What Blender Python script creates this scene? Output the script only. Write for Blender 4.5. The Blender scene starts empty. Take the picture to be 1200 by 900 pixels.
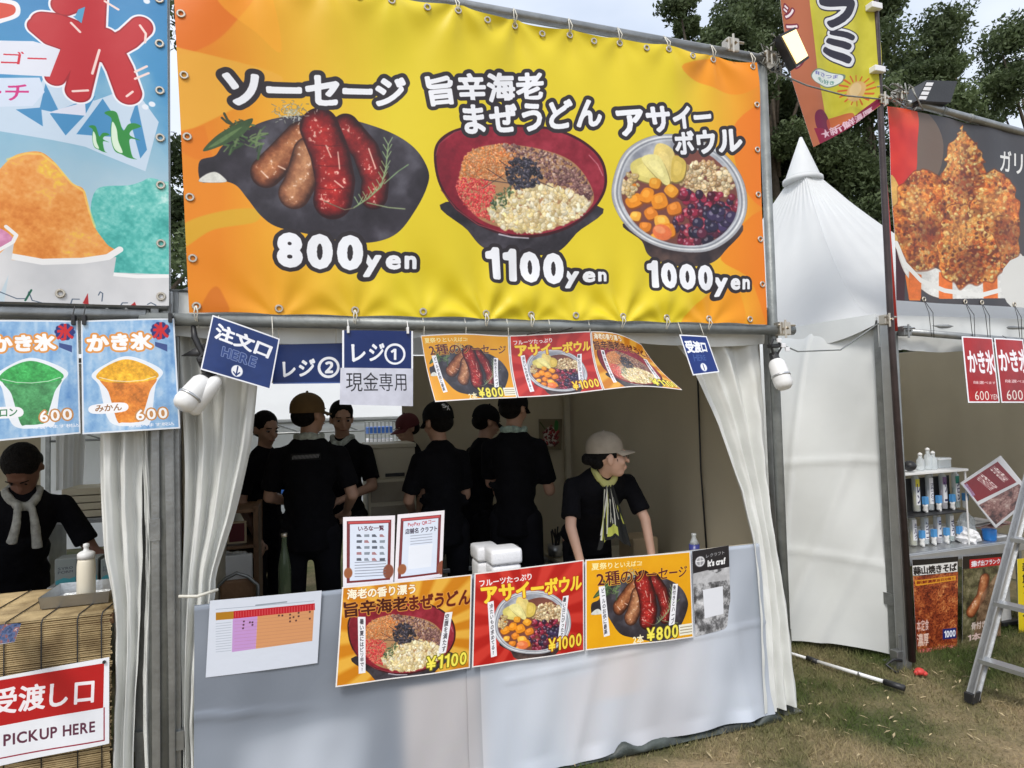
import bpy, bmesh, math, random
import numpy as np
from mathutils import Vector, Matrix
PI = math.pi
R = math.radians
SC = bpy.context.scene
COL = SC.collection

# ------------------------------------------------------------------ camera
CF, CYAW, CPITCH, CROLL = 731.417, .3188, .0415, -.0271
CC = np.array([.4923, -2.7052, 1.6034])
def _axes():
    cy, sy, cp, sp = math.cos(CYAW), math.sin(CYAW), math.cos(CPITCH), math.sin(CPITCH)
    f = np.array([sy*cp, cy*cp, sp]); r = np.array([cy, -sy, 0.]); u = np.cross(r, f)
    c, s = math.cos(CROLL), math.sin(CROLL)
    return c*r+s*u, -s*r+c*u, f
AR, AU, AF = _axes()
cam = bpy.data.cameras.new('camera')
camo = bpy.data.objects.new('camera', cam); COL.objects.link(camo)
cam.sensor_width = 36; cam.lens = CF/1200*36; cam.clip_end = 2000; cam.clip_start = .05
M4 = Matrix(((AR[0], AU[0], -AF[0], CC[0]), (AR[1], AU[1], -AF[1], CC[1]), (AR[2], AU[2], -AF[2], CC[2]), (0, 0, 0, 1)))
camo.matrix_world = M4
SC.camera = camo
# surveying helpers: where a line of sight through a photograph pixel meets a plane of the place
def ray(x, y): return AF+(x-600)/CF*AR-(y-450)/CF*AU
def at(x, y, Y=0.): d = ray(x, y); return Vector(CC+d*(Y-CC[1])/d[1])
def atz(x, y, z=0.): d = ray(x, y); return Vector(CC+d*(z-CC[2])/d[2])
def atx(x, y, X): d = ray(x, y); return Vector(CC+d*(X-CC[0])/d[0])
def pj(P):
    d = np.asarray(P, float)-CC
    return (600+CF*(d@AR)/(d@AF), 450-CF*(d@AU)/(d@AF))

# ------------------------------------------------------------------ light
SUN_EL, SUN_AZ = R(52), R(215)      # azimuth measured from +Y towards +X
w = bpy.data.worlds.new('World'); SC.world = w; w.use_nodes = True
nt = w.node_tree; nt.nodes.clear()
out = nt.nodes.new('ShaderNodeOutputWorld'); bgn = nt.nodes.new('ShaderNodeBackground')
sky = nt.nodes.new('ShaderNodeTexSky'); sky.sky_type = 'NISHITA'; sky.sun_disc = False
sky.sun_elevation = SUN_EL; sky.sun_rotation = SUN_AZ
sky.dust_density = 3.5; sky.air_density = 1.2
tc = nt.nodes.new('ShaderNodeTexCoord')
mp = nt.nodes.new('ShaderNodeMapping'); mp.inputs['Scale'].default_value = (1, 1, 2.6)
nz = nt.nodes.new('ShaderNodeTexNoise'); nz.inputs['Scale'].default_value = 2.2; nz.inputs['Detail'].default_value = 5; nz.inputs['Roughness'].default_value = .5
rp = nt.nodes.new('ShaderNodeValToRGB'); rp.color_ramp.elements[0].position = .3; rp.color_ramp.elements[1].position = .72
rp.color_ramp.elements[0].color = (5.6, 6.3, 7.5, 1); rp.color_ramp.elements[1].color = (9.0, 9.3, 9.9, 1)
mx = nt.nodes.new('ShaderNodeMix'); mx.data_type = 'RGBA'; mx.inputs[0].default_value = .8
nt.links.new(tc.outputs['Generated'], mp.inputs[0]); nt.links.new(mp.outputs[0], nz.inputs['Vector'])
nt.links.new(nz.outputs[0], rp.inputs[0]); nt.links.new(sky.outputs[0], mx.inputs[6]); nt.links.new(rp.outputs[0], mx.inputs[7])
nt.links.new(mx.outputs[2], bgn.inputs[0]); bgn.inputs[1].default_value = .1
nt.links.new(bgn.outputs[0], out.inputs[0])
sl = bpy.data.lights.new('sun', 'SUN'); sl.energy = 1.5; sl.angle = R(16); sl.color = (1, .96, .9)
so = bpy.data.objects.new('sun', sl); COL.objects.link(so)
sd = Vector((math.sin(SUN_AZ)*math.cos(SUN_EL), math.cos(SUN_AZ)*math.cos(SUN_EL), math.sin(SUN_EL)))
so.rotation_euler = sd.to_track_quat('Z', 'Y').to_euler()
SC.view_settings.view_transform = 'Standard'; SC.view_settings.look = 'None'
SC.view_settings.gamma = 1; SC.view_settings.exposure = .55
SC.cycles.max_bounces = 6; SC.cycles.diffuse_bounces = 4; SC.cycles.transparent_max_bounces = 12
SC.cycles.use_denoising = True
# ------------------------------------------------------------------ print shop: flat print is painted into arrays
def homog(src, dst):
    A = []
    for (x, y), (u, v) in zip(src, dst):
        A.append([x, y, 1, 0, 0, 0, -u*x, -u*y]); A.append([0, 0, 0, x, y, 1, -v*x, -v*y])
    h = np.linalg.solve(np.array(A, float), np.array(dst, float).reshape(-1))
    return np.append(h, 1).reshape(3, 3)
def ap(H, x, y):
    d = H[2, 0]*x+H[2, 1]*y+H[2, 2]
    return (H[0, 0]*x+H[0, 1]*y+H[0, 2])/d, (H[1, 0]*x+H[1, 1]*y+H[1, 2])/d
def c3(c): return np.array(c[:3], np.float32)/255.
def vnoise(w, h, cell, seed):
    rg = np.random.RandomState(seed)
    gw, gh = int(w/cell)+3, int(h/cell)+3
    g = rg.rand(gh, gw).astype(np.float32)
    x = np.arange(w)/cell; y = np.arange(h)/cell
    xi = x.astype(int); yi = y.astype(int); fx = x-xi; fy = y-yi
    fx = fx*fx*(3-2*fx); fy = fy*fy*(3-2*fy)
    a = g[yi][:, xi]*(1-fx)+g[yi][:, xi+1]*fx; b = g[yi+1][:, xi]*(1-fx)+g[yi+1][:, xi+1]*fx
    return (a*(1-fy)[:, None]+b*fy[:, None]).astype(np.float32)
def fbm(w, h, cell, seed, o=4, k=.55):
    s = 0; a = 1; t = 0
    for i in range(o):
        s = s+a*vnoise(w, h, max(cell/2**i, 1.3), seed+i*17); t += a; a *= k
    s = s/t
    return np.clip((s-.5)*1.7+.5, 0, 1)
def ramp(v, stops):
    p = [q[0] for q in stops]; c = np.array([q[1][:3] for q in stops], np.float32)/255.
    return np.stack([np.interp(v, p, c[:, i]) for i in range(3)], -1).astype(np.float32)
def catmull(P, n=6):
    P = np.asarray(P, float); N = len(P); o = []
    for i in range(N):
        a, b, c, d = P[i-1], P[i], P[(i+1) % N], P[(i+2) % N]
        for k in range(n):
            t = k/n
            o.append(.5*((2*b)+(c-a)*t+(2*a-5*b+4*c-d)*t*t+(3*b-a-3*c+d)*t**3))
    return np.array(o)
def fillmask(P, x0, y0, w, h, ss=3):
    """anti-aliased even-odd polygon coverage"""
    m = np.zeros((h, w), np.float32); n = len(P)
    X, Y = P[:, 0]-x0, P[:, 1]-y0; X2, Y2 = np.roll(X, -1), np.roll(Y, -1)
    xs = np.arange(w)
    for r in range(h*ss):
        yy = (r+.5)/ss
        k = ((Y <= yy) & (Y2 > yy)) | ((Y2 <= yy) & (Y > yy))
        if not k.any(): continue
        c = np.sort(X[k]+(yy-Y[k])*(X2[k]-X[k])/(Y2[k]-Y[k]))
        row = m[r//ss]
        for a, b in zip(c[0::2], c[1::2]):
            ia, ib = max(int(math.floor(a)), 0), min(int(math.ceil(b)), w)
            if ib <= ia: continue
            seg = np.clip(np.minimum(xs[ia:ib]+1, b)-np.maximum(xs[ia:ib], a), 0, 1)
            row[ia:ib] += seg/ss
    return np.clip(m, 0, 1)
# glyphs: outlines of the built-in font turned into signed distance fields
GL = {}; GE = 112; GB = 30; GN = GE+2*GB
def edt(m):
    BIG = 1e4; n, k = m.shape
    d = np.where(m, 0, BIG).astype(np.float32)
    for i in range(1, n): d[i] = np.minimum(d[i], d[i-1]+1)
    for i in range(n-2, -1, -1): d[i] = np.minimum(d[i], d[i+1]+1)
    d2 = np.minimum(d, 200)**2; o = np.full_like(d2, 1e9)
    for s in range(-60, 61):
        a, b = max(0, s), min(k, k+s)
        o[:, a:b] = np.minimum(o[:, a:b], d2[:, a-s:b-s]+s*s)
    return np.sqrt(o)
def make_glyphs(chars):
    chars = sorted(set(c for c in chars if c not in ' \n' and c not in GL))
    cu = bpy.data.curves.new('type', 'FONT'); cu.body = '\n'.join(chars); cu.size = 1; cu.space_line = 2.0; cu.resolution_u = 3
    ob = bpy.data.objects.new('type', cu); COL.objects.link(ob)
    dg = bpy.context.evaluated_depsgraph_get(); dg.update()
    me = ob.evaluated_get(dg).to_mesh(); me.calc_loop_triangles()
    co = np.zeros(len(me.vertices)*3, np.float32); me.vertices.foreach_get('co', co); co = co.reshape(-1, 3)[:, :2]
    tr = np.zeros(len(me.loop_triangles)*3, np.int32); me.loop_triangles.foreach_get('vertices', tr); tr = tr.reshape(-1, 3)
    T = co[tr]; cy = T[:, :, 1].mean(1)
    # line pitch is measured: rows are separated by gaps
    lead = 2.0
    ys = np.sort(cy)[::-1]
    row = np.round((-cy+.33)/lead).astype(int)
    for i, ch in enumerate(chars):
        t = T[row == i].copy()
        if len(t) == 0: continue
        t[:, :, 1] += i*lead
        x0, x1, y0, y1 = t[:, :, 0].min(), t[:, :, 0].max(), t[:, :, 1].min(), t[:, :, 1].max()
        m = np.zeros((GN, GN), bool)
        q = t*GE; q[:, :, 0] += GB-x0*GE; q[:, :, 1] = GN-GB-(q[:, :, 1]+.2*GE)   # origin: ink left, baseline .2 up
        for a, b, c in q:
            xa, xb = int(max(0, min(a[0], b[0], c[0]))), int(min(GN, max(a[0], b[0], c[0])+2))
            ya, yb = int(max(0, min(a[1], b[1], c[1]))), int(min(GN, max(a[1], b[1], c[1])+2))
            if xb <= xa or yb <= ya: continue
            gx, gy = np.meshgrid(np.arange(xa, xb)+.5, np.arange(ya, yb)+.5)
            e = [(b[0]-a[0])*(gy-a[1])-(b[1]-a[1])*(gx-a[0]), (c[0]-b[0])*(gy-b[1])-(c[1]-b[1])*(gx-b[0]), (a[0]-c[0])*(gy-c[1])-(a[1]-c[1])*(gx-c[0])]
            m[ya:yb, xa:xb] |= ((e[0] >= 0) & (e[1] >= 0) & (e[2] >= 0)) | ((e[0] <= 0) & (e[1] <= 0) & (e[2] <= 0))
        f = (edt(~m)-edt(m))/GE
        for _ in range(3): f[1:-1, 1:-1] = (f[1:-1, 1:-1]*4+f[:-2, 1:-1]+f[2:, 1:-1]+f[1:-1, :-2]+f[1:-1, 2:])/8
        GL[ch] = (f, x1-x0, y0, y1)      # >0 inside ; em units
    ob.evaluated_get(dg).to_mesh_clear(); bpy.data.objects.remove(ob); bpy.data.curves.remove(cu)
def layout(s, sp=.1, vertical=False):
    o = []; x = 0; y = 0
    for ch in s:
        if ch == ' ': x += .3; y -= .5; continue
        if ch not in GL: continue
        f, gw, y0, y1 = GL[ch]
        if vertical: o.append((ch, -gw/2, y-.8)); y -= 1.0
        else:
            wide = ord(ch) > 0x2000
            if wide: o.append((ch, x+max(0, (.92-gw)/2), 0)); x += .98+sp-.1
            else: o.append((ch, x, 0)); x += gw+sp
    xs0 = min(a[1] for a in o); xs1 = max(a[1]+GL[a[0]][1] for a in o)
    ys0 = min(a[2]+GL[a[0]][2] for a in o); ys1 = max(a[2]+GL[a[0]][3] for a in o)
    return o, xs0, xs1, ys0, ys1
class Cv:
    def __init__(s, w, h, quad, bg=(255, 255, 255), rgba=False):
        s.w, s.h = w, h
        s.q = [(quad[i], quad[i+1]) for i in (0, 2, 4, 6)]
        s.H = homog(s.q, [(0, 0), (w, 0), (w, h), (0, h)])
        s.im = np.zeros((h, w, 3), np.float32)+c3(bg)
        s.al = np.zeros((h, w), np.float32) if rgba else None
        s.clip = None; s.sd = 1; s.rg = random.Random(5)
    def T(s, pts):
        P = np.array(pts, float).reshape(-1, 2); x, y = ap(s.H, P[:, 0], P[:, 1]); return np.stack([x, y], 1)
    def put(s, x0, y0, m, col, a=1.):
        h, w = m.shape
        if h <= 0 or w <= 0: return
        sl = (slice(y0, y0+h), slice(x0, x0+w)); m = m*a
        if s.clip is not None: m = m*s.clip[sl]
        c = col[sl] if isinstance(col, np.ndarray) and col.ndim == 3 else c3(col)
        s.im[sl] += (c-s.im[sl])*m[..., None]
        if s.al is not None: s.al[sl] = np.maximum(s.al[sl], m)
    def bb(s, x0, y0, x1, y1, pad=2):
        return max(0, int(x0-pad)), max(0, int(y0-pad)), min(s.w, int(x1+pad)+1), min(s.h, int(y1+pad)+1)
    def mask(s, pts, smooth=True, canvas=False):
        P = np.array(pts, float).reshape(-1, 2) if canvas else s.T(pts)
        if smooth: P = catmull(P)
        return fillmask(P, 0, 0, s.w, s.h)
    def poly(s, pts, col, a=1., smooth=False, canvas=False):
        P = np.array(pts, float).reshape(-1, 2) if canvas else s.T(pts)
        if smooth: P = catmull(P)
        x0, y0, x1, y1 = s.bb(P[:, 0].min(), P[:, 1].min(), P[:, 0].max(), P[:, 1].max())
        if x1 <= x0 or y1 <= y0: return
        s.put(x0, y0, fillmask(P, x0, y0, x1-x0, y1-y0), col, a)
    def rect(s, u0, v0, u1, v1, col, a=1.):      # fractions of the canvas
        x0, y0, x1, y1 = int(u0*s.w), int(v0*s.h), int(math.ceil(u1*s.w)), int(math.ceil(v1*s.h))
        x0, y0 = max(0, x0), max(0, y0); x1, y1 = min(s.w, x1), min(s.h, y1)
        s.put(x0, y0, np.ones((y1-y0, x1-x0), np.float32), col, a)
    def ellc(s, cx, cy, rx, ry, rot, col, a=1., soft=1.):       # canvas pixels
        r = max(rx, ry)+soft
        x0, y0, x1, y1 = s.bb(cx-r, cy-r, cx+r, cy+r)
        if x1 <= x0 or y1 <= y0: return
        X, Y = np.meshgrid(np.arange(x0, x1)-cx, np.arange(y0, y1)-cy)
        c, n = math.cos(rot), math.sin(rot)
        u, v = (X*c+Y*n)/rx, (-X*n+Y*c)/ry
        q = np.sqrt(u*u+v*v)
        s.put(x0, y0, np.clip(.5+(1-q)*min(rx, ry)/soft, 0, 1).astype(np.float32), col, a)
    def sc(s, x, y):
        a = s.T([(x, y), (x+1, y), (x, y+1)]); return abs(a[1, 0]-a[0, 0]), abs(a[2, 1]-a[0, 1])
    def ell(s, x, y, rx, ry, rot, col, a=1., soft=1.):          # photo pixels
        c = s.T([(x, y)])[0]; k = s.sc(x, y)
        s.ellc(c[0], c[1], rx*k[0], ry*k[1], rot, col, a, soft*k[0])
    def line(s, pts, wd, col, a=1., canvas=False):
        P = np.array(pts, float).reshape(-1, 2) if canvas else s.T(pts)
        if not canvas: wd = wd*s.sc(*pts[0])[0]
        r = wd/2
        x0, y0, x1, y1 = s.bb(P[:, 0].min()-r, P[:, 1].min()-r, P[:, 0].max()+r, P[:, 1].max()+r)
        if x1 <= x0 or y1 <= y0: return
        X, Y = np.meshgrid(np.arange(x0, x1), np.arange(y0, y1)); d = np.full(X.shape, 1e9, np.float32)
        for (ax, ay), (bx, by) in zip(P[:-1], P[1:]):
            L = (bx-ax)**2+(by-ay)**2+1e-6; t = np.clip(((X-ax)*(bx-ax)+(Y-ay)*(by-ay))/L, 0, 1)
            d = np.minimum(d, np.hypot(X-ax-t*(bx-ax), Y-ay-t*(by-ay)))
        s.put(x0, y0, np.clip(r-d+.5, 0, 1), col, a)
    def text(s, st, q, col, wt=.03, outs=(), sp=.1, vertical=False, a=1.):
        """q: 8 numbers, the ink box corners in photo pixels (TL TR BR BL); or 5: top edge and height"""
        if len(q) == 5: q = (q[0], q[1], q[2], q[3], q[2], q[3]+q[4], q[0], q[1]+q[4])
        o, xs0, xs1, ys0, ys1 = layout(st, sp, vertical)
        Q = s.T(q); e = wt
        Hi = homog([tuple(p) for p in Q], [(xs0, ys1), (xs1, ys1), (xs1, ys0), (xs0, ys0)])
        Hf = np.linalg.inv(Hi)
        emw = np.hypot(*(Q[1]-Q[0]))/(xs1-xs0); emh = np.hypot(*(Q[3]-Q[0]))/(ys1-ys0); em = math.sqrt(emw*emh)
        for (ow, oc) in list(outs)+[(0, col)]:
            for ch, px, py in o:
                f, gw, g0, g1 = GL[ch]; pad = wt+ow+.03
                cx = np.array([px-pad, px+gw+pad, px+gw+pad, px-pad]); cy = np.array([py+g0-pad, py+g0-pad, py+g1+pad, py+g1+pad])
                X, Y = ap(Hf, cx, cy); x0, y0, x1, y1 = s.bb(X.min(), Y.min(), X.max(), Y.max(), 1)
                if x1 <= x0 or y1 <= y0: continue
                gx, gy = np.meshgrid(np.arange(x0, x1)+.5, np.arange(y0, y1)+.5)
                u, v = ap(Hi, gx, gy)
                sx = np.clip(GB+(u-px)*GE-.5, 0, GN-1.01); sy = np.clip(GN-GB-((v-py)+.2)*GE-.5, 0, GN-1.01)
                i, j = sy.astype(int), sx.astype(int); fy, fx = sy-i, sx-j
                d = (f[i, j]*(1-fx)+f[i, j+1]*fx)*(1-fy)+(f[i+1, j]*(1-fx)+f[i+1, j+1]*fx)*fy
                m = np.clip((-d+wt+ow)*em+.5, 0, 1) if False else np.clip((d+wt+ow)*em+.5, 0, 1)
                s.put(x0, y0, m.astype(np.float32), oc, a)
    def scatter(s, pts, n, rmin, rmax, cols, asp=(.6, 1.), hl=.35, dark=.35, seed=1, a=1., smooth=True):
        """lots of little lumps inside a photo-pixel polygon: each has a dark rim, a body and a light spot"""
        m = s.mask(pts, smooth); ys, xs = np.nonzero(m > .5)
        if len(xs) == 0: return
        rg = random.Random(seed); k = s.sc(*np.array(pts, float).reshape(-1, 2).mean(0))[0]
        for _ in range(n):
            i = rg.randrange(len(xs)); x, y = xs[i], ys[i]; r = rg.uniform(rmin, rmax)*k
            ry = r*rg.uniform(*asp); rot = rg.uniform(0, PI); c = np.array(rg.choice(cols), float); c = c*rg.uniform(.85, 1.12)
            s.ellc(x+.12*r, y+.18*r, r*1.12, ry*1.15, rot, tuple(c*(1-dark)), a*.8, 1)
            s.ellc(x, y, r, ry, rot, tuple(np.clip(c, 0, 255)), a, 1)
            if hl: s.ellc(x-.25*r, y-.3*ry, r*.4, ry*.35, rot, tuple(np.clip(c+(255-c)*hl*1.6, 0, 255)), a*.8, 1.5)
    def blit(s, sp, q, a=1.):
        if len(q) == 4: q = (q[0], q[1], q[2], q[1], q[2], q[3], q[0], q[3])
        Q = s.T(q)
        im, al = sp.im, sp.al; W = np.hypot(*(Q[1]-Q[0]))
        while im.shape[1] > 1.9*W and im.shape[1] > 8:
            h2, w2 = im.shape[0]//2*2, im.shape[1]//2*2
            pm = im*al[..., None] if False else im
            im = (pm[0:h2:2, 0:w2:2]+pm[1:h2:2, 0:w2:2]+pm[0:h2:2, 1:w2:2]+pm[1:h2:2, 1:w2:2])/4
            al = (al[0:h2:2, 0:w2:2]+al[1:h2:2, 0:w2:2]+al[0:h2:2, 1:w2:2]+al[1:h2:2, 1:w2:2])/4
        h, w = al.shape
        Hi = homog([tuple(p) for p in Q], [(0, 0), (w, 0), (w, h), (0, h)])
        x0, y0, x1, y1 = s.bb(Q[:, 0].min(), Q[:, 1].min(), Q[:, 0].max(), Q[:, 1].max(), 0)
        if x1 <= x0 or y1 <= y0: return
        gx, gy = np.meshgrid(np.arange(x0, x1)+.5, np.arange(y0, y1)+.5); u, v = ap(Hi, gx, gy); u -= .5; v -= .5
        ok = (u > 0) & (v > 0) & (u < w-1.01) & (v < h-1.01); u = np.clip(u, 0, w-1.01); v = np.clip(v, 0, h-1.01)
        i, j = v.astype(int), u.astype(int); fy, fx = (v-i), (u-j)
        A = (al[i, j]*(1-fx)+al[i, j+1]*fx)*(1-fy)+(al[i+1, j]*(1-fx)+al[i+1, j+1]*fx)*fy
        fx = fx[..., None]; fy = fy[..., None]
        I = (im[i, j]*(1-fx)+im[i, j+1]*fx)*(1-fy)+(im[i+1, j]*(1-fx)+im[i+1, j+1]*fx)*fy
        m = (A*ok*a)[..., None]; sl = (slice(y0, y1), slice(x0, x1))
        if s.clip is not None: m = m*s.clip[sl][..., None]
        s.im[sl] += (I-s.im[sl])*m
        if s.al is not None: s.al[sl] = np.maximum(s.al[sl], m[..., 0])
    def image(s, name, soften=0):
        im = np.clip(s.im, 0, 1)
        b = bpy.data.images.new(name, s.w, s.h, alpha=False)
        px = np.ones((s.h, s.w, 4), np.float32); px[..., :3] = im[::-1]
        b.pixels.foreach_set(px.ravel()); b.update()
        return b
# ------------------------------------------------------------------ artwork
ALLTEXT = ('ウブツソーセージ旨辛海老まぜうどんアサイボル0123456789yenYEN¥注文口HERE↓レ①②現金専用受渡しPICKU氷かきゴチみンメロ'
           '2種のフルツたっぷり海老の香り漂う夏祭りといえばコ!暑い夏にはピリ辛で空腹を満たす冷たいもの求めてる?火照った体にぴったりビールのお供に最高骨付きよハーブ本'
           '蒜山焼きそば揚げ出フランク本ガリカ唐ミ単価いろな一覧店舗名クラトQR PayayIt\'scrafSXひるぜん丼定食受渡先SYROFMシブハワソゴ東海味選べます税込当日分限り#さつまも好でとろ新鮮濃厚★')
make_glyphs(ALLTEXT)
def own_glyph(ch, pts, wd):
    P = np.array(pts, float)*GE; P[:, 0] += GB; P[:, 1] = GN-GB-(P[:, 1]+.2*GE)
    m = fillmask(P, 0, 0, GN, GN, 1) > .5; f = (edt(~m)-edt(m))/GE
    GL[ch] = (f, wd, 0., .73)
own_glyph('1', [(.17, 0), (.28, 0), (.28, .73), (.19, .73), (.13, .64), (0, .61), (0, .53), (.17, .53)], .28)
WH = (238, 240, 246); DK = (46, 40, 44)

def sp_udon():
    x0, y0, x1, y1 = 500, 140, 716, 306; k = 3
    c = Cv((x1-x0)*k, (y1-y0)*k, (x0, y0, x1, y0, x1, y1, x0, y1), (60, 20, 25), rgba=True)
    n = fbm(c.w, c.h, 60, 3)
    c.poly([(522, 240), (548, 272), (566, 291), (590, 299), (630, 300), (655, 296), (676, 275), (700, 243)], ramp(n, [(0, (38, 34, 40)), (1, (70, 66, 74))]), smooth=True)
    rim = [(508, 190), (512, 170), (530, 156), (560, 149), (600, 147), (645, 151), (680, 165), (703, 185), (711, 208), (708, 230), (692, 252), (665, 270), (630, 279), (595, 278), (560, 266), (532, 247), (514, 220)]
    c.poly(rim, (62, 18, 26), smooth=True)
    ins = [(608+(x-608)*.97, 213+(y-213)*.955) for x, y in rim]
    c.poly(ins, ramp(np.clip(n*.6+np.linspace(.1, .5, c.w)[None, :], 0, 1), [(0, (112, 20, 38)), (.5, (138, 28, 46)), (1, (160, 50, 66))]), smooth=True)
    c.clip = c.mask(ins)
    food = [(538, 225), (543, 190), (560, 176), (590, 171), (630, 176), (668, 190), (690, 215), (695, 240), (668, 262), (625, 273), (585, 268), (556, 254)]
    c.poly(food, (176, 132, 92), smooth=True)
    c.scatter([(538, 210), (545, 185), (565, 175), (600, 172), (602, 200), (575, 215), (545, 222)], 900, .8, 2.0, [(226, 132, 60), (232, 150, 84), (205, 108, 52), (222, 160, 110)], (.3, .7), seed=2)
    c.scatter([(590, 171), (640, 180), (670, 195), (690, 215), (692, 235), (650, 215), (610, 195)], 620, .7, 2.0, [(178, 140, 120), (140, 98, 90), (120, 80, 78), (200, 168, 150), (95, 60, 62)], (.4, 1), hl=.2, seed=3)
    c.scatter([(640, 205), (670, 200), (692, 222), (690, 240), (660, 228), (640, 222)], 260, .7, 2.0, [(96, 60, 62), (130, 90, 88), (160, 120, 112)], seed=31, hl=.15)
    c.scatter([(535, 215), (560, 212), (580, 222), (572, 250), (582, 262), (558, 254), (540, 238)], 700, .7, 1.8, [(226, 52, 58), (240, 92, 84), (205, 40, 48), (245, 130, 110)], (.25, .6), seed=4, hl=.2)
    c.scatter([(572, 250), (590, 232), (620, 218), (655, 221), (686, 235), (690, 245), (665, 262), (625, 273), (590, 268)], 900, 1.3, 3.6, [(228, 208, 158), (240, 224, 182), (214, 188, 132), (236, 214, 150), (245, 235, 205)], (.35, .9), seed=5, dark=.2, hl=.3)
    c.scatter([(576, 240), (592, 222), (606, 214), (600, 232), (584, 250)], 40, 1, 3, [(78, 100, 60), (110, 128, 84), (60, 78, 52)], (.3, .6), seed=6)
    c.scatter([(592, 200), (605, 188), (625, 190), (634, 205), (630, 218), (612, 222), (598, 218)], 260, 1, 3.4, [(38, 36, 48), (58, 54, 66), (28, 26, 34), (74, 70, 84)], (.2, .7), seed=7, hl=.25)
    for a in [((567, 213), (598, 217), .9), ((570, 200), (592, 214), .8), ((585, 190), (605, 205), .9), ((600, 182), (610, 200), .8), ((628, 190), (640, 184), .8), ((565, 224), (590, 207), .6), ((632, 215), (648, 222), .8)]:
        c.line([a[0], a[1]], a[2], (44, 40, 50), .9)
    c.clip = None
    c.line([(690, 184), (700, 195), (706, 208)], 1.2, (214, 140, 150), .7)
    c.line([(516, 226), (534, 248), (560, 265), (595, 276)], .9, (190, 90, 100), .7)
    c.line([(585, 276), (600, 279), (620, 280)], 1.6, (225, 225, 235), .8)
    c.line([(510, 186), (514, 172), (532, 158), (562, 150)], .7, (190, 100, 110), .6)
    return c
def sp_acai():
    x0, y0, x1, y1 = 712, 154, 884, 318; k = 3
    c = Cv((x1-x0)*k, (y1-y0)*k, (x0, y0, x1, y0, x1, y1, x0, y1), (70, 60, 60), rgba=True)
    n = fbm(c.w, c.h, 50, 13)
    c.poly([(735, 262), (752, 285), (762, 302), (795, 313), (830, 311), (850, 296), (866, 262)], ramp(n, [(0, (44, 36, 40)), (1, (92, 72, 66))]), smooth=True)
    rim = [(717, 235), (720, 205), (732, 180), (755, 165), (785, 160), (820, 165), (850, 182), (870, 208), (877, 237), (872, 262), (855, 283), (828, 296), (790, 295), (755, 284), (731, 264)]
    def scl(p, a, b=None): return [(797+(x-797)*a, 229+(y-229)*(b or a)) for x, y in p]
    c.poly(rim, (168, 170, 176), smooth=True)
    c.poly(scl(rim, .965), (222, 224, 226), smooth=True); c.poly(scl(rim, .935), (138, 142, 152), smooth=True)
    c.poly(scl(rim, .91), (196, 200, 206), smooth=True); c.poly(scl(rim, .885), ramp(n, [(0, (140, 144, 156)), (1, (206, 208, 212))]), smooth=True)
    inn = scl(rim, .86, .88); c.clip = c.mask(inn)
    c.poly([(728, 215), (760, 190), (820, 178), (862, 215), (868, 262), (820, 292), (760, 282), (730, 250)], (120, 70, 60), smooth=True)
    c.scatter([(800, 200), (830, 190), (856, 206), (860, 228), (830, 232), (806, 225), (795, 212)], 330, 1.6, 3.6, [(206, 176, 128), (222, 196, 150), (180, 142, 96), (232, 214, 172)], (.6, 1), seed=14, dark=.4)
    c.scatter([(800, 225), (835, 228), (864, 232), (864, 262), (835, 286), (795, 284), (788, 250)], 130, 3, 5.5, [(118, 26, 50), (150, 38, 66), (84, 18, 40), (176, 60, 80), (60, 34, 60)], (.8, 1), seed=15, hl=.3)
    c.scatter([(822, 254), (848, 244), (862, 258), (845, 280), (812, 288)], 34, 4, 7, [(42, 36, 62), (60, 48, 84), (36, 28, 48), (92, 34, 58)], (.85, 1), seed=16, hl=.25)
    for p, col in [([(738, 195), (758, 188), (774, 214), (768, 219), (744, 212)], (222, 208, 118)), ([(768, 172), (788, 180), (788, 212), (776, 216), (764, 196)], (228, 206, 124)), ([(788, 186), (803, 192), (800, 212), (786, 214)], (218, 190, 90)),
                   ([(750, 190), (770, 186), (784, 214), (776, 218)], (236, 226, 150))]:
        c.poly([(x+1.3, y+2) for x, y in p], (130, 110, 60), smooth=True); c.poly(p, col, smooth=True)
        q = np.mean(p, 0); c.poly([(q[0]+(x-q[0])*.55-1, q[1]+(y-q[1])*.55-1) for x, y in p], tuple(np.clip(np.array(col)+18, 0, 255)), .8, smooth=True)
    rg = random.Random(3)
    for i, (x, y, r) in enumerate([(742, 238, 10), (762, 252, 9), (738, 222, 7), (757, 232, 10), (772, 238, 11), (786, 226, 9), (766, 218, 7), (776, 262, 10), (756, 268, 8), (790, 246, 9), (744, 256, 7), (782, 272, 11), (768, 281, 7)]):
        a = rg.uniform(0, 1.5); P = [(x+r*math.cos(a+j*PI/2+rg.uniform(-.2, .2)), y+r*.9*math.sin(a+j*PI/2+rg.uniform(-.2, .2))) for j in range(4)]
        col = rg.choice([(238, 158, 40), (232, 142, 30), (244, 176, 64), (222, 128, 34)])
        c.poly([(px+1.2, py+1.8) for px, py in P], (140, 74, 20), smooth=True); c.poly(P, col, smooth=True)
        c.poly([(x-1+(px-x)*.5, y-2+(py-y)*.5) for px, py in P], tuple(np.clip(np.array(col)+30, 0, 255)), .85, smooth=True)
    c.ell(776, 274, 12, 9, .3, (232, 120, 70)); c.ell(773, 271, 7, 4, .3, (246, 160, 110), .8)
    c.scatter([(728, 212), (740, 205), (748, 222), (738, 232), (728, 226)], 30, 2, 4, [(210, 180, 120), (226, 200, 150)], seed=19)
    c.clip = None
    return c
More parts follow.
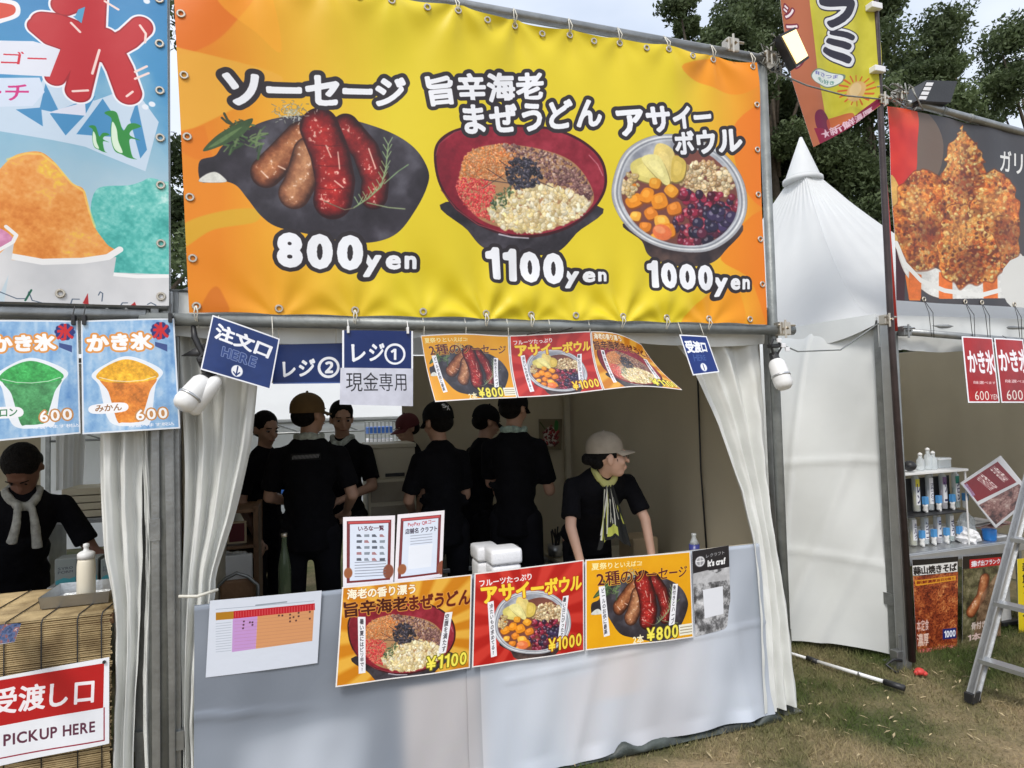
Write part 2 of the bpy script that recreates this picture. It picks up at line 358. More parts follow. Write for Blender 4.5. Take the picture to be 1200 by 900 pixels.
def sausage(c, pts, wd, dark, mid, lite, seed):
    """a glossy tube along pts: cross-section runs dark, mid, lite; skin is mottled"""
    P = c.T(pts); k = c.sc(*pts[0])[0]; W = wd*k
    X, Y = np.meshgrid(np.arange(c.w), np.arange(c.h)); d = np.full(X.shape, 1e9, np.float32); sgn = np.zeros(X.shape, np.float32)
    for (ax, ay), (bx, by) in zip(P[:-1], P[1:]):
        L = (bx-ax)**2+(by-ay)**2; t = np.clip(((X-ax)*(bx-ax)+(Y-ay)*(by-ay))/L, 0, 1)
        e = np.hypot(X-ax-t*(bx-ax), Y-ay-t*(by-ay)); cr = ((bx-ax)*(Y-ay)-(by-ay)*(X-ax))/math.sqrt(L)
        b = e < d; d = np.where(b, e, d); sgn = np.where(b, cr, sgn)
    n = fbm(c.w, c.h, 26, seed, 5, .65); n2 = fbm(c.w, c.h, 8, seed+5, 3)
    q = np.clip(1-(d/W)**2, 0, 1)**.5*.9+.12*(n-.5)*2+.1*np.clip(sgn/W, -1, 1)
    col = ramp(np.clip(q, 0, 1), [(0, dark), (.35, dark), (.75, mid), (1, lite)])
    sp = (np.clip((n2-.7)*9, 0, 1)*np.clip((n-.5)*6, 0, 1)*np.clip((q-.66)*5, 0, 1)*.75)[..., None]; col = col*(1-sp)+sp*c3((255, 228, 208))
    m = np.clip(W-d+.5, 0, 1).astype(np.float32)
    c.put(0, 0, m, col)
def sp_pan():
    x0, y0, x1, y1 = 230, 118, 506, 292; k = 3
    c = Cv((x1-x0)*k, (y1-y0)*k, (x0, y0, x1, y0, x1, y1, x0, y1), (60, 56, 60), rgba=True)
    n = fbm(c.w, c.h, 120, 23)
    c.poly([(234, 192), (252, 185), (262, 172), (290, 152), (325, 139), (370, 136), (410, 141), (455, 156), (485, 176), (501, 202), (500, 222), (486, 250), (465, 276), (436, 286), (400, 284), (360, 276), (325, 268), (306, 255), (290, 235), (276, 219), (256, 214), (236, 216)],
           ramp(n, [(0, (36, 32, 38)), (.6, (54, 50, 58)), (1, (92, 90, 100))]), smooth=True)
    c.poly([(234, 216), (240, 208), (252, 204), (262, 210), (264, 216)], (222, 222, 214), smooth=True)
    sausage(c, [(352, 162), (330, 185), (312, 203)], 19, (48, 22, 16), (134, 74, 44), (206, 140, 92), 41)
    sausage(c, [(362, 180), (352, 215), (345, 228)], 19, (58, 30, 22), (146, 92, 62), (214, 156, 110), 42)
    sausage(c, [(405, 150), (428, 178), (440, 212), (438, 232)], 16, (40, 10, 14), (104, 20, 22), (164, 40, 38), 43)
    sausage(c, [(374, 150), (386, 180), (393, 215), (390, 236)], 23, (46, 8, 12), (128, 20, 22), (190, 44, 38), 44)
    for y in (171, 195, 222): c.line([(366, y), (386, y+2), (410, y+1)], .9, (70, 10, 12), .6)
    for p in [((382, 172), (388, 186)), ((396, 180), (398, 200)), ((432, 176), (440, 200)), ((326, 196), (334, 200)), ((392, 214), (402, 222)), ((306, 202), (314, 210))]:
        c.line(list(p), 1.6, (250, 220, 200), .75)
    rg = random.Random(4)
    for i in range(46):
        a = rg.uniform(2.2, 4.6); x, y = 292+rg.uniform(-22, 22), 158+rg.uniform(-16, 16); L = rg.uniform(6, 18)
        col = rg.choice([(58, 84, 50), (82, 112, 66), (44, 62, 42), (106, 128, 84)])
        c.line([(x, y), (x+L*math.cos(a)*.6, y-L*math.sin(a)*.4), (x+L*math.cos(a), y-L*math.sin(a))], rg.uniform(1, 3), col, .9)
    c.poly([(238, 180), (252, 163), (272, 150), (296, 140), (286, 158), (262, 172)], (62, 86, 52), smooth=True)
    c.poly([(244, 176), (262, 162), (284, 150), (262, 168)], (96, 122, 76), smooth=True)
    for i in range(140):
        x, y = 340+rg.gauss(0, 9), 131+rg.gauss(0, 5); a = rg.uniform(0, PI); L = 3.2
        c.line([(x, y), (x+L*math.cos(a), y+L*math.sin(a))], .8, rg.choice([(226, 230, 222), (196, 202, 190), (150, 156, 140)]), .9)
    tw = [(455, 172), (452, 200), (446, 222), (430, 236), (414, 246)]
    c.line(tw, 1.6, (126, 146, 104)); c.line([(414, 246), (404, 248), (380, 238)], 1.2, (112, 104, 84))
    c.line([(430, 240), (455, 246), (474, 248)], 1.4, (134, 148, 112)); c.line([(450, 218), (466, 204), (478, 196)], 1.4, (124, 150, 110))
    for (ax, ay), (bx, by) in zip(tw[:-1], tw[1:]):
        for t in (0, .3, .6):
            x, y = ax+(bx-ax)*t, ay+(by-ay)*t
            for s in (-1, 1): c.line([(x, y), (x+s*5, y-9)], 1.1, (142, 168, 120), .9)
    return c
def sp_chicken():
    x0, y0, x1, y1 = 1040, 140, 1200, 350; k = 3
    c = Cv((x1-x0)*k, (y1-y0)*k, (x0, y0, x1, y0, x1, y1, x0, y1), (120, 60, 20), rgba=True)
    def crust(p, seed, br=1.):
        W, H = c.w, c.h; rg = np.random.RandomState(seed)
        n = fbm(W, H, 34, seed, 5, .7); n2 = fbm(W, H, 9, seed+3, 3, .7); n3 = fbm(W, H, 50, seed+9, 2)
        r = 1-np.abs(2*n2-1); v = np.clip(.5*n+.28*r+.3*n3-.12, 0, 1)*br
        Q = np.array(p, float); ctr = Q.mean(0)+np.array([-2, -4]); r2 = random.Random(seed)
        P2 = []
        for a_, b_ in zip(Q, np.roll(Q, -1, 0)):
            for t_ in (0, .25, .5, .75): P2.append(a_+(b_-a_)*t_+np.array([r2.uniform(-3, 3), r2.uniform(-3.4, 3)]))
        P2 = np.array(P2)
        c.poly(ctr+(P2-ctr)*1.03, (110, 46, 20), .6, smooth=True)
        c.poly(P2, ramp(np.clip(v*1.05, 0, 1), [(0, (80, 28, 12)), (.3, (170, 74, 26)), (.48, (226, 126, 44)), (.7, (250, 184, 92)), (1, (255, 230, 170))]), smooth=True)
        c.clip = c.mask(P2, True)
        for rr_, n_, a_, cols_ in ((9, 60, .35, [(255, 196, 104), (240, 148, 58), (110, 38, 14), (92, 30, 12)]), (4.2, 170, .5, [(246, 150, 58), (222, 104, 32), (255, 206, 120), (122, 44, 16)]), (2.3, 420, .6, [(250, 168, 74), (255, 222, 144), (200, 90, 30), (96, 34, 12), (236, 134, 50)])):
            c.scatter([tuple(q_) for q_ in p], n_, rr_*.45, rr_, cols_, (.45, .95), hl=.12, dark=.45, seed=seed+int(rr_*10), a=a_*br)
        c.ell(float(ctr[0]-6), float(ctr[1]-12), 14, 20, .2, (255, 206, 120), .28, 12); c.ell(float(ctr[0]+10), float(ctr[1]+24), 20, 16, .2, (96, 30, 10), .42, 14)
        c.clip = None
    cup = [(1048, 285), (1058, 318), (1080, 338), (1110, 350), (1190, 352), (1200, 338), (1200, 300), (1180, 300), (1120, 318), (1070, 300)]
    c.poly(cup, (214, 214, 210), smooth=True)
    for x in (1072, 1110, 1160): c.poly([(x-7, 318), (x+9, 322), (x+9, 352), (x-7, 352)], (220, 110, 40))
    c.poly([(1046, 290), (1040, 270), (1043, 205), (1060, 240), (1070, 300)], (216, 170, 90), smooth=True)
    crust([(1050, 290), (1046, 250), (1052, 222), (1066, 204), (1088, 200), (1112, 206), (1122, 240), (1120, 280), (1100, 310), (1070, 318)], 61, .86)
    crust([(1104, 240), (1108, 200), (1112, 175), (1122, 160), (1130, 148), (1140, 160), (1150, 175), (1156, 195), (1160, 240), (1140, 262)], 62, 1.04)
    crust([(1140, 240), (1150, 205), (1168, 198), (1184, 210), (1192, 240), (1196, 275), (1190, 310), (1165, 325), (1140, 300)], 63, .86)
    crust([(1102, 300), (1102, 270), (1110, 248), (1130, 238), (1150, 248), (1156, 270), (1174, 305), (1165, 328), (1130, 336), (1108, 322)], 64, 1.02)
    rg = random.Random(9)
    for _ in range(60):
        x, y = rg.uniform(1050, 1190), rg.uniform(165, 325)
        c.clip = c.al
        c.ell(x, y, rg.uniform(.8, 2.2), rg.uniform(.6, 1.6), rg.uniform(0, 3), rg.choice([(250, 214, 150), (92, 36, 14), (236, 168, 80), (110, 50, 20)]), .55, .8)
    c.clip = None
    return c
def sp_ice(dome, body, cup=True, seed=5):
    """a tall clear cup of shaved ice in its own frame, 100 x 130"""
    c = Cv(300, 390, (0, 0, 100, 0, 100, 130, 0, 130), (240, 246, 250), rgba=True)
    n = fbm(c.w, c.h, 40, seed, 5, .65); n2 = fbm(c.w, c.h, 8, seed+3, 3)
    D = np.array(dome, float); B = np.array(body, float)
    c.poly([(2, 40), (22, 22), (48, 10), (75, 18), (98, 36), (88, 60), (80, 122), (68, 127), (34, 127), (20, 110), (12, 60)], (240, 244, 250), .95, smooth=True)
    c.poly([(16, 44), (24, 70), (34, 118), (42, 122), (60, 122), (68, 116), (80, 70), (86, 44)], ramp(np.clip(n*.7+n2*.3, 0, 1), [(0, tuple(B*.72)), (.5, tuple(B)), (1, tuple(np.clip(B*1.22+14, 0, 255)))]), smooth=True)
    c.poly([(8, 42), (22, 26), (48, 15), (74, 24), (92, 40), (84, 50), (50, 54), (18, 51)], ramp(np.clip(n*.6+n2*.4, 0, 1), [(0, tuple(D*.75)), (.5, tuple(D)), (1, tuple(np.clip(D*1.2+20, 0, 255)))]), smooth=True)
    c.line([(12, 44), (30, 50), (50, 52), (72, 50), (88, 44)], 1.3, (245, 250, 245), .7)
    return c
def soften(c, n, grain=.03, seed=3):
    for _ in range(n): c.im[1:-1, 1:-1] = (c.im[1:-1, 1:-1]*3+c.im[:-2, 1:-1]+c.im[2:, 1:-1]+c.im[1:-1, :-2]+c.im[1:-1, 2:])/7
    c.im *= (1-grain+2*grain*fbm(c.w, c.h, 60, seed, 5, .8))[..., None]; return c
U, A, PN = soften(sp_udon(), 3, .10), soften(sp_acai(), 3, .08, 5), soften(sp_pan(), 3, .12, 7)

BY = -.065      # the big banner hangs in this plane, just in front of its pipes
BX = [(at(px_, 300, BY).x, z_) for px_, z_ in ((0, 0),)] and [(at(203, 18, BY).x, 3.404), (at(888.5, 75, BY).x, 3.404), (at(898, 380, BY).x, 2.008), (at(222, 368, BY).x, 2.008)]
def art_banner():
    q = []
    for x, z in BX: q += list(pj((x, BY, z)))
    c = Cv(1760, 900, q, (222, 208, 70))
    W, H = c.w, c.h
    X = np.linspace(0, 1, W)[None, :].repeat(H, 0); Y = np.linspace(0, 1, H)[:, None].repeat(W, 1)
    # yellow ground that turns orange at both ends
    t = np.clip(np.maximum((.30-X)/.26, (X-.80)/.2), 0, 1)+.05*(fbm(W, H, 300, 2)-.5)
    c.im = ramp(t, [(0, (226, 204, 40)), (.3, (230, 192, 44)), (.75, (234, 162, 36)), (1, (230, 136, 26))])
    c.poly([(195, -30), (300, -20), (275, 30), (240, 60), (203, 62)], (228, 112, 20), .8, smooth=True)
    c.poly([(195, 60), (215, 62), (330, 90), (290, 120), (230, 152), (200, 160)], (236, 176, 60), .85, smooth=True)
    c.poly([(255, 0), (300, 40), (330, 60), (310, -20)], (250, 172, 40), .6, smooth=True)
    c.poly([(200, 160), (240, 150), (250, 190), (230, 190), (205, 178)], (226, 124, 20), .8)
    c.poly([(215, 266), (260, 250), (300, 247), (300, 262), (250, 272), (215, 292)], (214, 172, 44), .8, smooth=True)
    c.poly([(236, 368), (244, 345), (254, 337), (262, 348), (268, 368)], (206, 110, 22), .8, smooth=True)
    c.poly([(800, 75), (830, 100), (870, 110), (900, 90), (900, 60)], (240, 140, 20), .75, smooth=True)
    c.poly([(860, 150), (900, 130), (900, 240), (870, 215)], (236, 118, 24), .75, smooth=True)
    c.poly([(845, 300), (880, 330), (900, 380), (900, 250)], (232, 120, 16), .7, smooth=True)
    c.poly([(800, 383), (830, 345), (860, 330), (870, 383)], (238, 140, 18), .6, smooth=True)
    for _ in range(5): c.im[1:-1, 1:-1] = (c.im[1:-1, 1:-1]*2+c.im[:-2, 1:-1]+c.im[2:, 1:-1]+c.im[1:-1, :-2]+c.im[1:-1, 2:])/6
    c.blit(PN, (230, 118, 506, 292)); c.blit(U, (500, 140, 716, 306)); c.blit(A, (712, 154, 884, 318))
    B = (.17, DK)
    c.text('ソーセージ', (262, 86, 475, 93, 472, 124, 268, 124), WH, .05, [(.13, DK)])
    c.text('旨辛海老', (499, 92, 636, 84, 637, 116, 505, 126), WH, .045, [(.13, DK)], sp=.14)
    c.text('まぜうどん', (542, 126, 704, 117, 704, 149, 546, 159), WH, .045, [(.13, DK)], sp=.16)
    c.text('アサイー', (722, 131, 832, 125, 834, 150, 728, 162), WH, .05, [(.13, DK)], sp=.12)
    c.text('ボウル', (789, 158, 868, 150, 870, 178, 792, 183), WH, .05, [(.13, DK)], sp=.14)
    for big, sm, q1, q2 in (('800', 'yen', (327, 277, 423, 281, 422, 316, 328, 312), (426, 301, 487, 303, 487, 322, 426, 325)),
                            ('1100', 'yen', (571, 293, 659, 299, 659, 332, 573, 326), (662, 319, 710, 321, 710, 335, 663, 338)),
                            ('1000', 'yen', (760, 308, 834, 313, 834, 340, 761, 336), (838, 327, 878, 329, 878, 344, 838, 348))):
        c.text(sm, q2, WH, .045, [(.15, DK)], sp=.2); c.text(big, q1, WH, .062, [(.095, DK)], sp=.2)
    return c
def art_ice_banner():
    q = []
    for x, z in ((-1.75, 3.44), (.0, 3.44), (.0, 2.035), (-1.75, 2.035)): q += list(pj((x, -.06, z)))
    c = Cv(1300, 1070, q, (70, 140, 190)); W, H = c.w, c.h
    n = fbm(W, H, 200, 7, 5)
    Y = np.linspace(0, 1, H)[:, None].repeat(W, 1)
    c.im = ramp(np.clip(Y*1.15+.25*(n-.5), 0, 1), [(0, (46, 122, 180)), (.45, (72, 146, 196)), (.6, (140, 184, 208)), (1, (190, 206, 216))])
    c.poly([(-90, 120), (40, 118), (60, 80), (110, 118), (155, 100), (186, 143), (170, 200), (100, 172), (0, 155), (-90, 150)], (196, 214, 232))
    for p in [[(55, 100), (72, 135), (48, 130)], [(60, 135), (95, 120), (112, 112), (100, 135), (78, 160)], [(120, 115), (150, 160), (90, 158)], [(152, 140), (160, 118), (172, 175), (164, 185)], [(20, 130), (50, 128), (52, 150)]]: c.poly(p, (70, 140, 190))
    c.poly([(58, 134), (100, 120), (101, 136)], (216, 220, 236))
    # the big red ice character built of sausage-like strokes, white keyline
    K = [([(110, -8), (108, 40), (92, 108)], 26), ([(52, 28), (70, 30), (92, 38)], 28), ([(45, 32), (60, 45), (88, 55), (66, 92)], 22), ([(122, 45), (140, 80), (150, 108)], 30), ([(165, 32), (150, 45), (120, 60)], 26), ([(75, 8), (88, 2), (100, 8)], 26)]
    for ww, col in ((9, (236, 238, 246)), (4, (160, 28, 38)), (0, (190, 40, 48))):
        for pts, wd in K: c.line(pts, wd+ww, col)
    for p in [((84, 28), (94, 38)), ((122, 0), (138, 10)), ((164, 30), (171, 40), (170, 50)), ((116, 58), (108, 86)), ((86, 108), (103, 106)), ((148, 112), (155, 107)), ((158, 84), (172, 78)), ((158, 92), (174, 86))]:
        c.line(list(p), 3, (244, 216, 210))
    c.poly([(92, 12), (100, 8), (96, 28), (88, 22)], (90, 160, 200))
    c.poly([(-90, 45), (40, 50), (72, 60), (60, 92), (-90, 82)], (222, 226, 238)); c.poly([(-90, 92), (48, 93), (54, 110), (40, 126), (-90, 128)], (210, 222, 240), smooth=False)
    c.text('ゴー', (6, 61, 56, 64, 56, 78, 2, 76), (206, 40, 60), .01)
    c.text('ーチ', (-22, 100, 36, 101, 34, 120, -22, 118), (206, 50, 130), .015)
    c.text('マン', (-60, 61, 0, 62, -2, 77, -60, 76), (206, 40, 60), .01)
    c.poly([(-20, 0), (18, 2), (24, 18), (8, 26), (-20, 30)], (236, 236, 240), smooth=True); c.poly([(-20, 4), (14, 6), (18, 16), (4, 22), (-20, 24)], (210, 74, 52), smooth=True)
    for x, y in ((178, 122), (170, 125), (172, 2)): c.ell(x, y, 4, 3, .3, (230, 236, 246))
    # two plain green penguins
    for dx, s in ((0, 1.), (-26, .55)):
        def g(x, y): return (140+dx+(x-140)*s, 186+(y-186)*s) if s < 1 else (x, y)
        P = [(122, 132), (128, 129), (136, 131), (140, 142), (144, 152), (150, 145), (158, 144), (165, 148), (154, 152), (152, 158), (164, 164), (152, 162), (152, 172), (155, 183), (160, 186), (150, 184), (142, 180), (134, 176), (130, 165), (129, 150), (130, 138)]
        c.poly([(g(x, y)[0], g(x, y)[1]-(8 if s < 1 else 0)) for x, y in P], (46, 138, 62), smooth=True)
        c.poly([(g(x, y)[0], g(x, y)[1]-(8 if s < 1 else 0)) for x, y in [(131, 142), (136, 150), (138, 164), (143, 178), (134, 174), (130, 160)]], (216, 236, 214), smooth=True)
    # mounds of shaved ice in paper cups
    def mound(p, stops, seed, cell=46):
        c.poly(p, ramp(np.clip(.75*fbm(W, H, cell*2, seed, 5, .68)+.3*fbm(W, H, 9, seed+4, 3)-.03, 0, 1), stops), smooth=True)
    mound([(106, 240), (112, 222), (125, 217), (150, 216), (165, 212), (175, 208), (190, 212), (215, 225), (215, 330), (130, 330), (122, 290), (108, 262)], [(0, (48, 146, 140)), (.4, (82, 180, 172)), (.7, (126, 204, 196)), (1, (206, 236, 232))], 5)
    mound([(-60, 300), (-40, 230), (-5, 205), (15, 186), (32, 180), (50, 180), (66, 192), (84, 214), (98, 222), (104, 245), (110, 265), (124, 285), (132, 296), (60, 306), (-10, 304)], [(0, (206, 116, 40)), (.35, (226, 146, 66)), (.6, (234, 166, 92)), (.8, (238, 192, 70)), (1, (250, 224, 150))], 9)
    c.line([(10, 188), (32, 181), (50, 182), (66, 194), (84, 215), (98, 224), (104, 247), (110, 265)], 3, (246, 214, 110), .6)
    cu = ramp(n, [(0, (186, 188, 192)), (1, (222, 222, 224))])
    c.poly([(126, 318), (215, 322), (215, 380), (118, 380)], cu); c.line([(128, 320), (160, 323), (215, 323)], 5, (236, 236, 236))
    c.poly([(14, 305), (70, 309), (135, 300), (128, 345), (120, 362), (4, 362)], cu); c.line([(10, 300), (50, 307), (95, 305), (125, 300), (139, 291)], 9, (232, 232, 232))
    mound([(-60, 290), (-30, 266), (0, 268), (16, 280), (10, 290), (-20, 300)], [(0, (170, 90, 130)), (1, (226, 160, 196))], 33)
    c.poly([(-60, 300), (0, 298), (18, 282), (12, 320), (0, 345), (-60, 345)], cu); c.line([(-40, 300), (0, 293), (16, 284), (20, 276), (8, 266)], 5, (234, 234, 234))
    # skyline sketch along the foot
    for pts in ([(0, 342), (20, 350), (32, 350), (34, 342), (38, 352), (62, 358)], [(82, 356), (84, 350), (92, 350)], [(114, 345), (116, 341), (119, 343), (118, 352)], [(140, 357), (142, 354), (148, 354)], [(172, 356), (176, 354), (182, 357)]): c.line(pts, 1.2, (60, 78, 100))
    c.poly([(96, 355), (102, 343), (103, 357)], (170, 40, 44)); c.poly([(150, 359), (157, 353), (160, 361)], (170, 40, 44)); c.line([(30, 352), (37, 340)], 2.5, (30, 90, 70))
    return c
def art_ice_poster(kind):
    q = (95, 376, 204, 373, 211, 502, 97, 509) if kind else (-16, 375, 91, 376, 94, 508, -14, 518)
    c = Cv(440, 520, q, (150, 190, 226)); n = fbm(c.w, c.h, 70, 3+kind, 5, .7); n2 = vnoise(c.w, c.h//6+1, 14, 8).repeat(6, 0)[:c.h]
    c.im = ramp(np.clip(n*.6+n2*.4, 0, 1), [(0, (92, 142, 200)), (.5, (146, 186, 224)), (1, (206, 224, 240))])
    if kind: c.blit(sp_ice((244, 178, 40), (226, 132, 48), seed=8), (105, 410, 192, 409, 194, 499, 108, 501))
    else: c.blit(sp_ice((60, 170, 84), (74, 150, 92), seed=18), (-8, 413, 82, 412, 84, 500, -6, 506))
    o = 0 if kind else -111; e = 0 if kind else 2
    c.text('かき氷', (103+o, 392+e, 176+o, 390+e, 178+o, 408+e, 104+o, 411+e), (250, 250, 250), .06, [(.1, (226, 150, 70))], sp=.12)
    rg = random.Random(2)
    for i in range(10): c.ell(188+o+8*math.cos(i*.63), 387+e+7*math.sin(i*.63), 3.4, 3, 0, (30, 40, 110))
    c.ell(188+o, 387+e, 8, 8, 0, (34, 44, 120)); c.text('氷', (180+o, 379+e, 197+o, 378+e, 197+o, 396+e, 180+o, 397+e), (206, 28, 36), .05)
    c.poly([(182+o, 400+e), (196+o, 403+e), (196+o, 411+e), (182+o, 405+e)], (60, 80, 140))
    if kind:
        c.poly([(108, 474), (146, 471), (147, 481), (109, 484)], (246, 246, 250), smooth=True); c.text('みかん', (112, 474, 143, 472, 143, 480, 112, 482), (150, 100, 50), .02)
    else:
        c.poly([(-14, 479), (24, 477), (26, 488), (-12, 490)], (246, 246, 250), smooth=True); c.text('メロン', (-10, 480, 22, 478, 22, 487, -10, 489), (40, 120, 70), .02)
    c.text('600', (160+o, 480+e, 195+o, 477+e, 196+o, 489+e, 161+o, 492+e), (250, 250, 250), .025, [(.09, (200, 140, 80))], sp=.2)
    c.text('味選べます税込', (152+o, 497+e, 204+o, 494+e, 204+o, 498+e, 152+o, 501+e), (236, 240, 250), .02)
    for a in ((0, 0, 1, .012), (0, .988, 1, 1), (0, 0, .014, 1), (.986, 0, 1, 1)): c.rect(*a, (226, 232, 240))
    return c
NB = (22, 48, 112)
def frame(c, f, col=WH):
    g = f*c.h/c.w
    for a in ((0, 0, 1, f), (0, 1-f, 1, 1), (0, 0, g, 1), (1-g, 0, 1, 1)): c.rect(*a, col)
def art_order():
    q = (249, 369, 328, 397, 317, 457, 235, 433); c = Cv(480, 360, q, (34, 56, 112)); c.im *= (.93+.14*fbm(480, 360, 120, 3))[..., None]; frame(c, .025)
    c.text('注文口', (256, 379, 320, 405, 314, 420, 252, 396), WH, .045, sp=.12)
    c.text('HERE', (263, 407, 302, 420, 299, 430, 261, 417), (50, 72, 130), .03, [(.05, (120, 136, 180))], sp=.2)
    c.ell(279, 435, 7, 7, 0, WH); c.line([(280, 430), (278, 440)], 1.8, (34, 56, 112)); c.line([(275, 436), (278, 440), (282, 437)], 1.6, (34, 56, 112)); return c
def art_reg2():
    q = (318, 404, 402, 402, 402, 449, 320, 450); c = Cv(420, 235, q, (20, 44, 100))
    c.text('レジ', (331, 424, 368, 421, 366, 440, 332, 442), WH, .04, sp=.14); c.text('②', (372, 419, 397, 419, 397, 442, 372, 443), WH, .03)
    c.rect(0, .97, 1, 1, (70, 96, 160)); return c
def art_reg1():
    q = (401, 387, 484, 388, 484, 432, 401, 432); c = Cv(420, 230, q, (16, 40, 98)); c.rect(0, 0, .025, 1, WH); c.rect(.975, 0, 1, 1, WH)
    c.text('レジ', (412, 403, 450, 403, 448, 422, 413, 424), WH, .035, sp=.14); c.text('①', (450, 403, 475, 403, 474, 427, 451, 427), WH, .02); return c
def art_note():
    q = (399, 431, 484, 432, 484, 476, 398, 474); c = Cv(420, 225, q, (206, 208, 222)); c.im *= (.95+.08*fbm(420, 225, 60, 5))[..., None]
    c.text('現金専用', (405, 436, 475, 437, 476, 458, 405, 459), (40, 40, 48), .0, sp=.1); return c
def art_pickup_small():
    q = (796, 392, 828, 394, 843, 436, 812, 440); c = Cv(230, 300, q, (24, 50, 120)); frame(c, .03)
    c.text('受渡口', (802, 399, 826, 401, 829, 412, 806, 413), WH, .05, sp=.1)
    c.text('HERE', (812, 415, 826, 416, 828, 422, 814, 423), (60, 86, 150), .02); c.ell(825, 430, 3.6, 5, 0, WH); c.line([(824, 427), (826, 433)], 1, (24, 50, 120)); return c
def art_pickup():
    q = (-30, 799, 128, 770, 128, 871, -32, 904); c = Cv(640, 410, q, WH)
    c.poly([(-24, 801), (122, 777), (121, 829), (-26, 855)], (184, 30, 34)); c.line([(-26, 893), (122, 867), (122, 829)], 1.6, (150, 40, 60))
    c.line([(-26, 893), (-26, 850)], 1.6, (150, 40, 60))
    c.text('受渡し口', (-10, 808, 110, 795, 109, 823, -12, 838), (246, 240, 244), .03, sp=.12)
    c.text('PICKUP HERE', (4, 861, 111, 845, 111, 857, 4, 874), (96, 52, 72), .03, sp=.16); return c
def rays(c, cx, cy, a, b, n=14, al=.8):
    P = c.T([(cx, cy)])[0]; X, Y = np.meshgrid(np.arange(c.w)-P[0], np.arange(c.h)-P[1]); t = np.arctan2(Y, X)
    v = .5+.5*np.sin(t*n+.6*np.sin(3*t)); v = np.clip((v-.5)*2+.5, 0, 1); c.im = ramp(v, [(0, a), (1, b)])
def strip(c, q, s):
    c.poly([(q[i], q[i+1]) for i in (0, 2, 4, 6)], (240, 240, 244))
    Q = np.array(q, float).reshape(4, 2); m = Q.mean(0); q2 = list((m+(Q-m)*np.array([.55, .92])).reshape(-1)); c.text(s, q2, (40, 36, 46), .02, vertical=True)
def art_menu(kind, q, hang=False):
    """the three dish posters; the art is authored once against the counter copies and re-used on the hanging strip"""
    w_, h_ = (600, 480) if not hang else (460, 380)
    Q0 = {'udon': (401, 688, 553, 673, 551, 783, 393, 805), 'acai': (556, 672, 683, 657, 685, 763, 551, 782), 'sausage': (686, 656, 808, 647, 812, 747, 686, 762)}[kind]
    c = Cv(w_, h_, Q0, (220, 150, 40))
    if kind == 'udon':
        rays(c, 480, 745, (206, 128, 20), (232, 176, 66), 16)
        c.blit(U, (402, 703, 538, 694, 535, 803, 402, 812)); q_ = 0
        c.text('海老の香り漂う', (407, 691, 486, 684, 486, 695, 407, 702), (250, 244, 220), .04, [(.05, (190, 110, 30))])
        c.text('旨辛海老', (403, 706, 476, 698, 478, 714, 404, 723), (70, 20, 14), .03, [(.05, (210, 140, 60))]); c.text('まぜうどん', (479, 698, 553, 690, 551, 707, 480, 714), (96, 26, 16), .04, [(.05, (220, 150, 60))])
        strip(c, (419, 722, 428, 722, 428, 788, 420, 789), '暑い夏にはピリ辛で!'); strip(c, (521, 717, 530, 716, 522, 764, 513, 765), '空腹を満たす')
        c.text('¥1100', (500, 769, 547, 763, 546, 778, 499, 785), (250, 236, 90), .025, [(.06, (120, 110, 20))], sp=.16)
    elif kind == 'acai':
        rays(c, 615, 725, (178, 24, 20), (206, 54, 44), 15)
        c.blit(A, (572, 693, 672, 682, 672, 772, 573, 784))
        c.text('フルーツたっぷり', (561, 680, 621, 672, 621, 679, 562, 687), (246, 240, 240), .03)
        c.text('アサイーボウル', (563, 687, 681, 674, 680, 690, 566, 706), (250, 216, 60), .05, [(.04, (180, 60, 20))])
        strip(c, (570, 705, 577, 703, 580, 768, 573, 770), '冷たいもの求めてる?'); strip(c, (658, 698, 665, 697, 659, 747, 652, 748), '暑い日にぴったり')
        c.text('¥1000', (641, 748, 681, 741, 681, 756, 641, 763), (250, 220, 70), .03, [(.06, (140, 60, 10))], sp=.16)
    else:
        c.im = ramp(fbm(w_, h_, 200, 4), [(0, (224, 152, 10)), (1, (236, 172, 20))])
        c.blit(PN, (692, 668, 808, 659, 806, 752, 690, 760))
        c.text('夏祭りといえばコ!', (693, 660, 751, 657, 751, 663, 693, 668), (250, 240, 180), .02)
        c.text('2種のソーセージ', (698, 670, 804, 663, 803, 676, 700, 687), (86, 22, 34), .018, [(.03, (236, 180, 60))])
        strip(c, (701, 687, 708, 686, 714, 744, 707, 746), 'ビールのお供に最高'); strip(c, (787, 684, 793, 684, 789, 731, 782, 733), '骨付きとハーブ')
        c.text('2本', (741, 745, 753, 743, 753, 753, 741, 755), (250, 240, 200), .03); c.text('¥800', (757, 736, 793, 731, 793, 746, 757, 751), (246, 232, 90), .03, [(.05, (90, 80, 20))], sp=.16)
        c.poly([(794, 732), (812, 730), (812, 743), (795, 745)], (240, 238, 220))
        for i in range(3): c.line([(796, 735+i*3.4), (810, 733.4+i*3.4)], 1, (120, 100, 70), .7)
    frame(c, .012 if not hang else .015, (236, 232, 230))
    return c
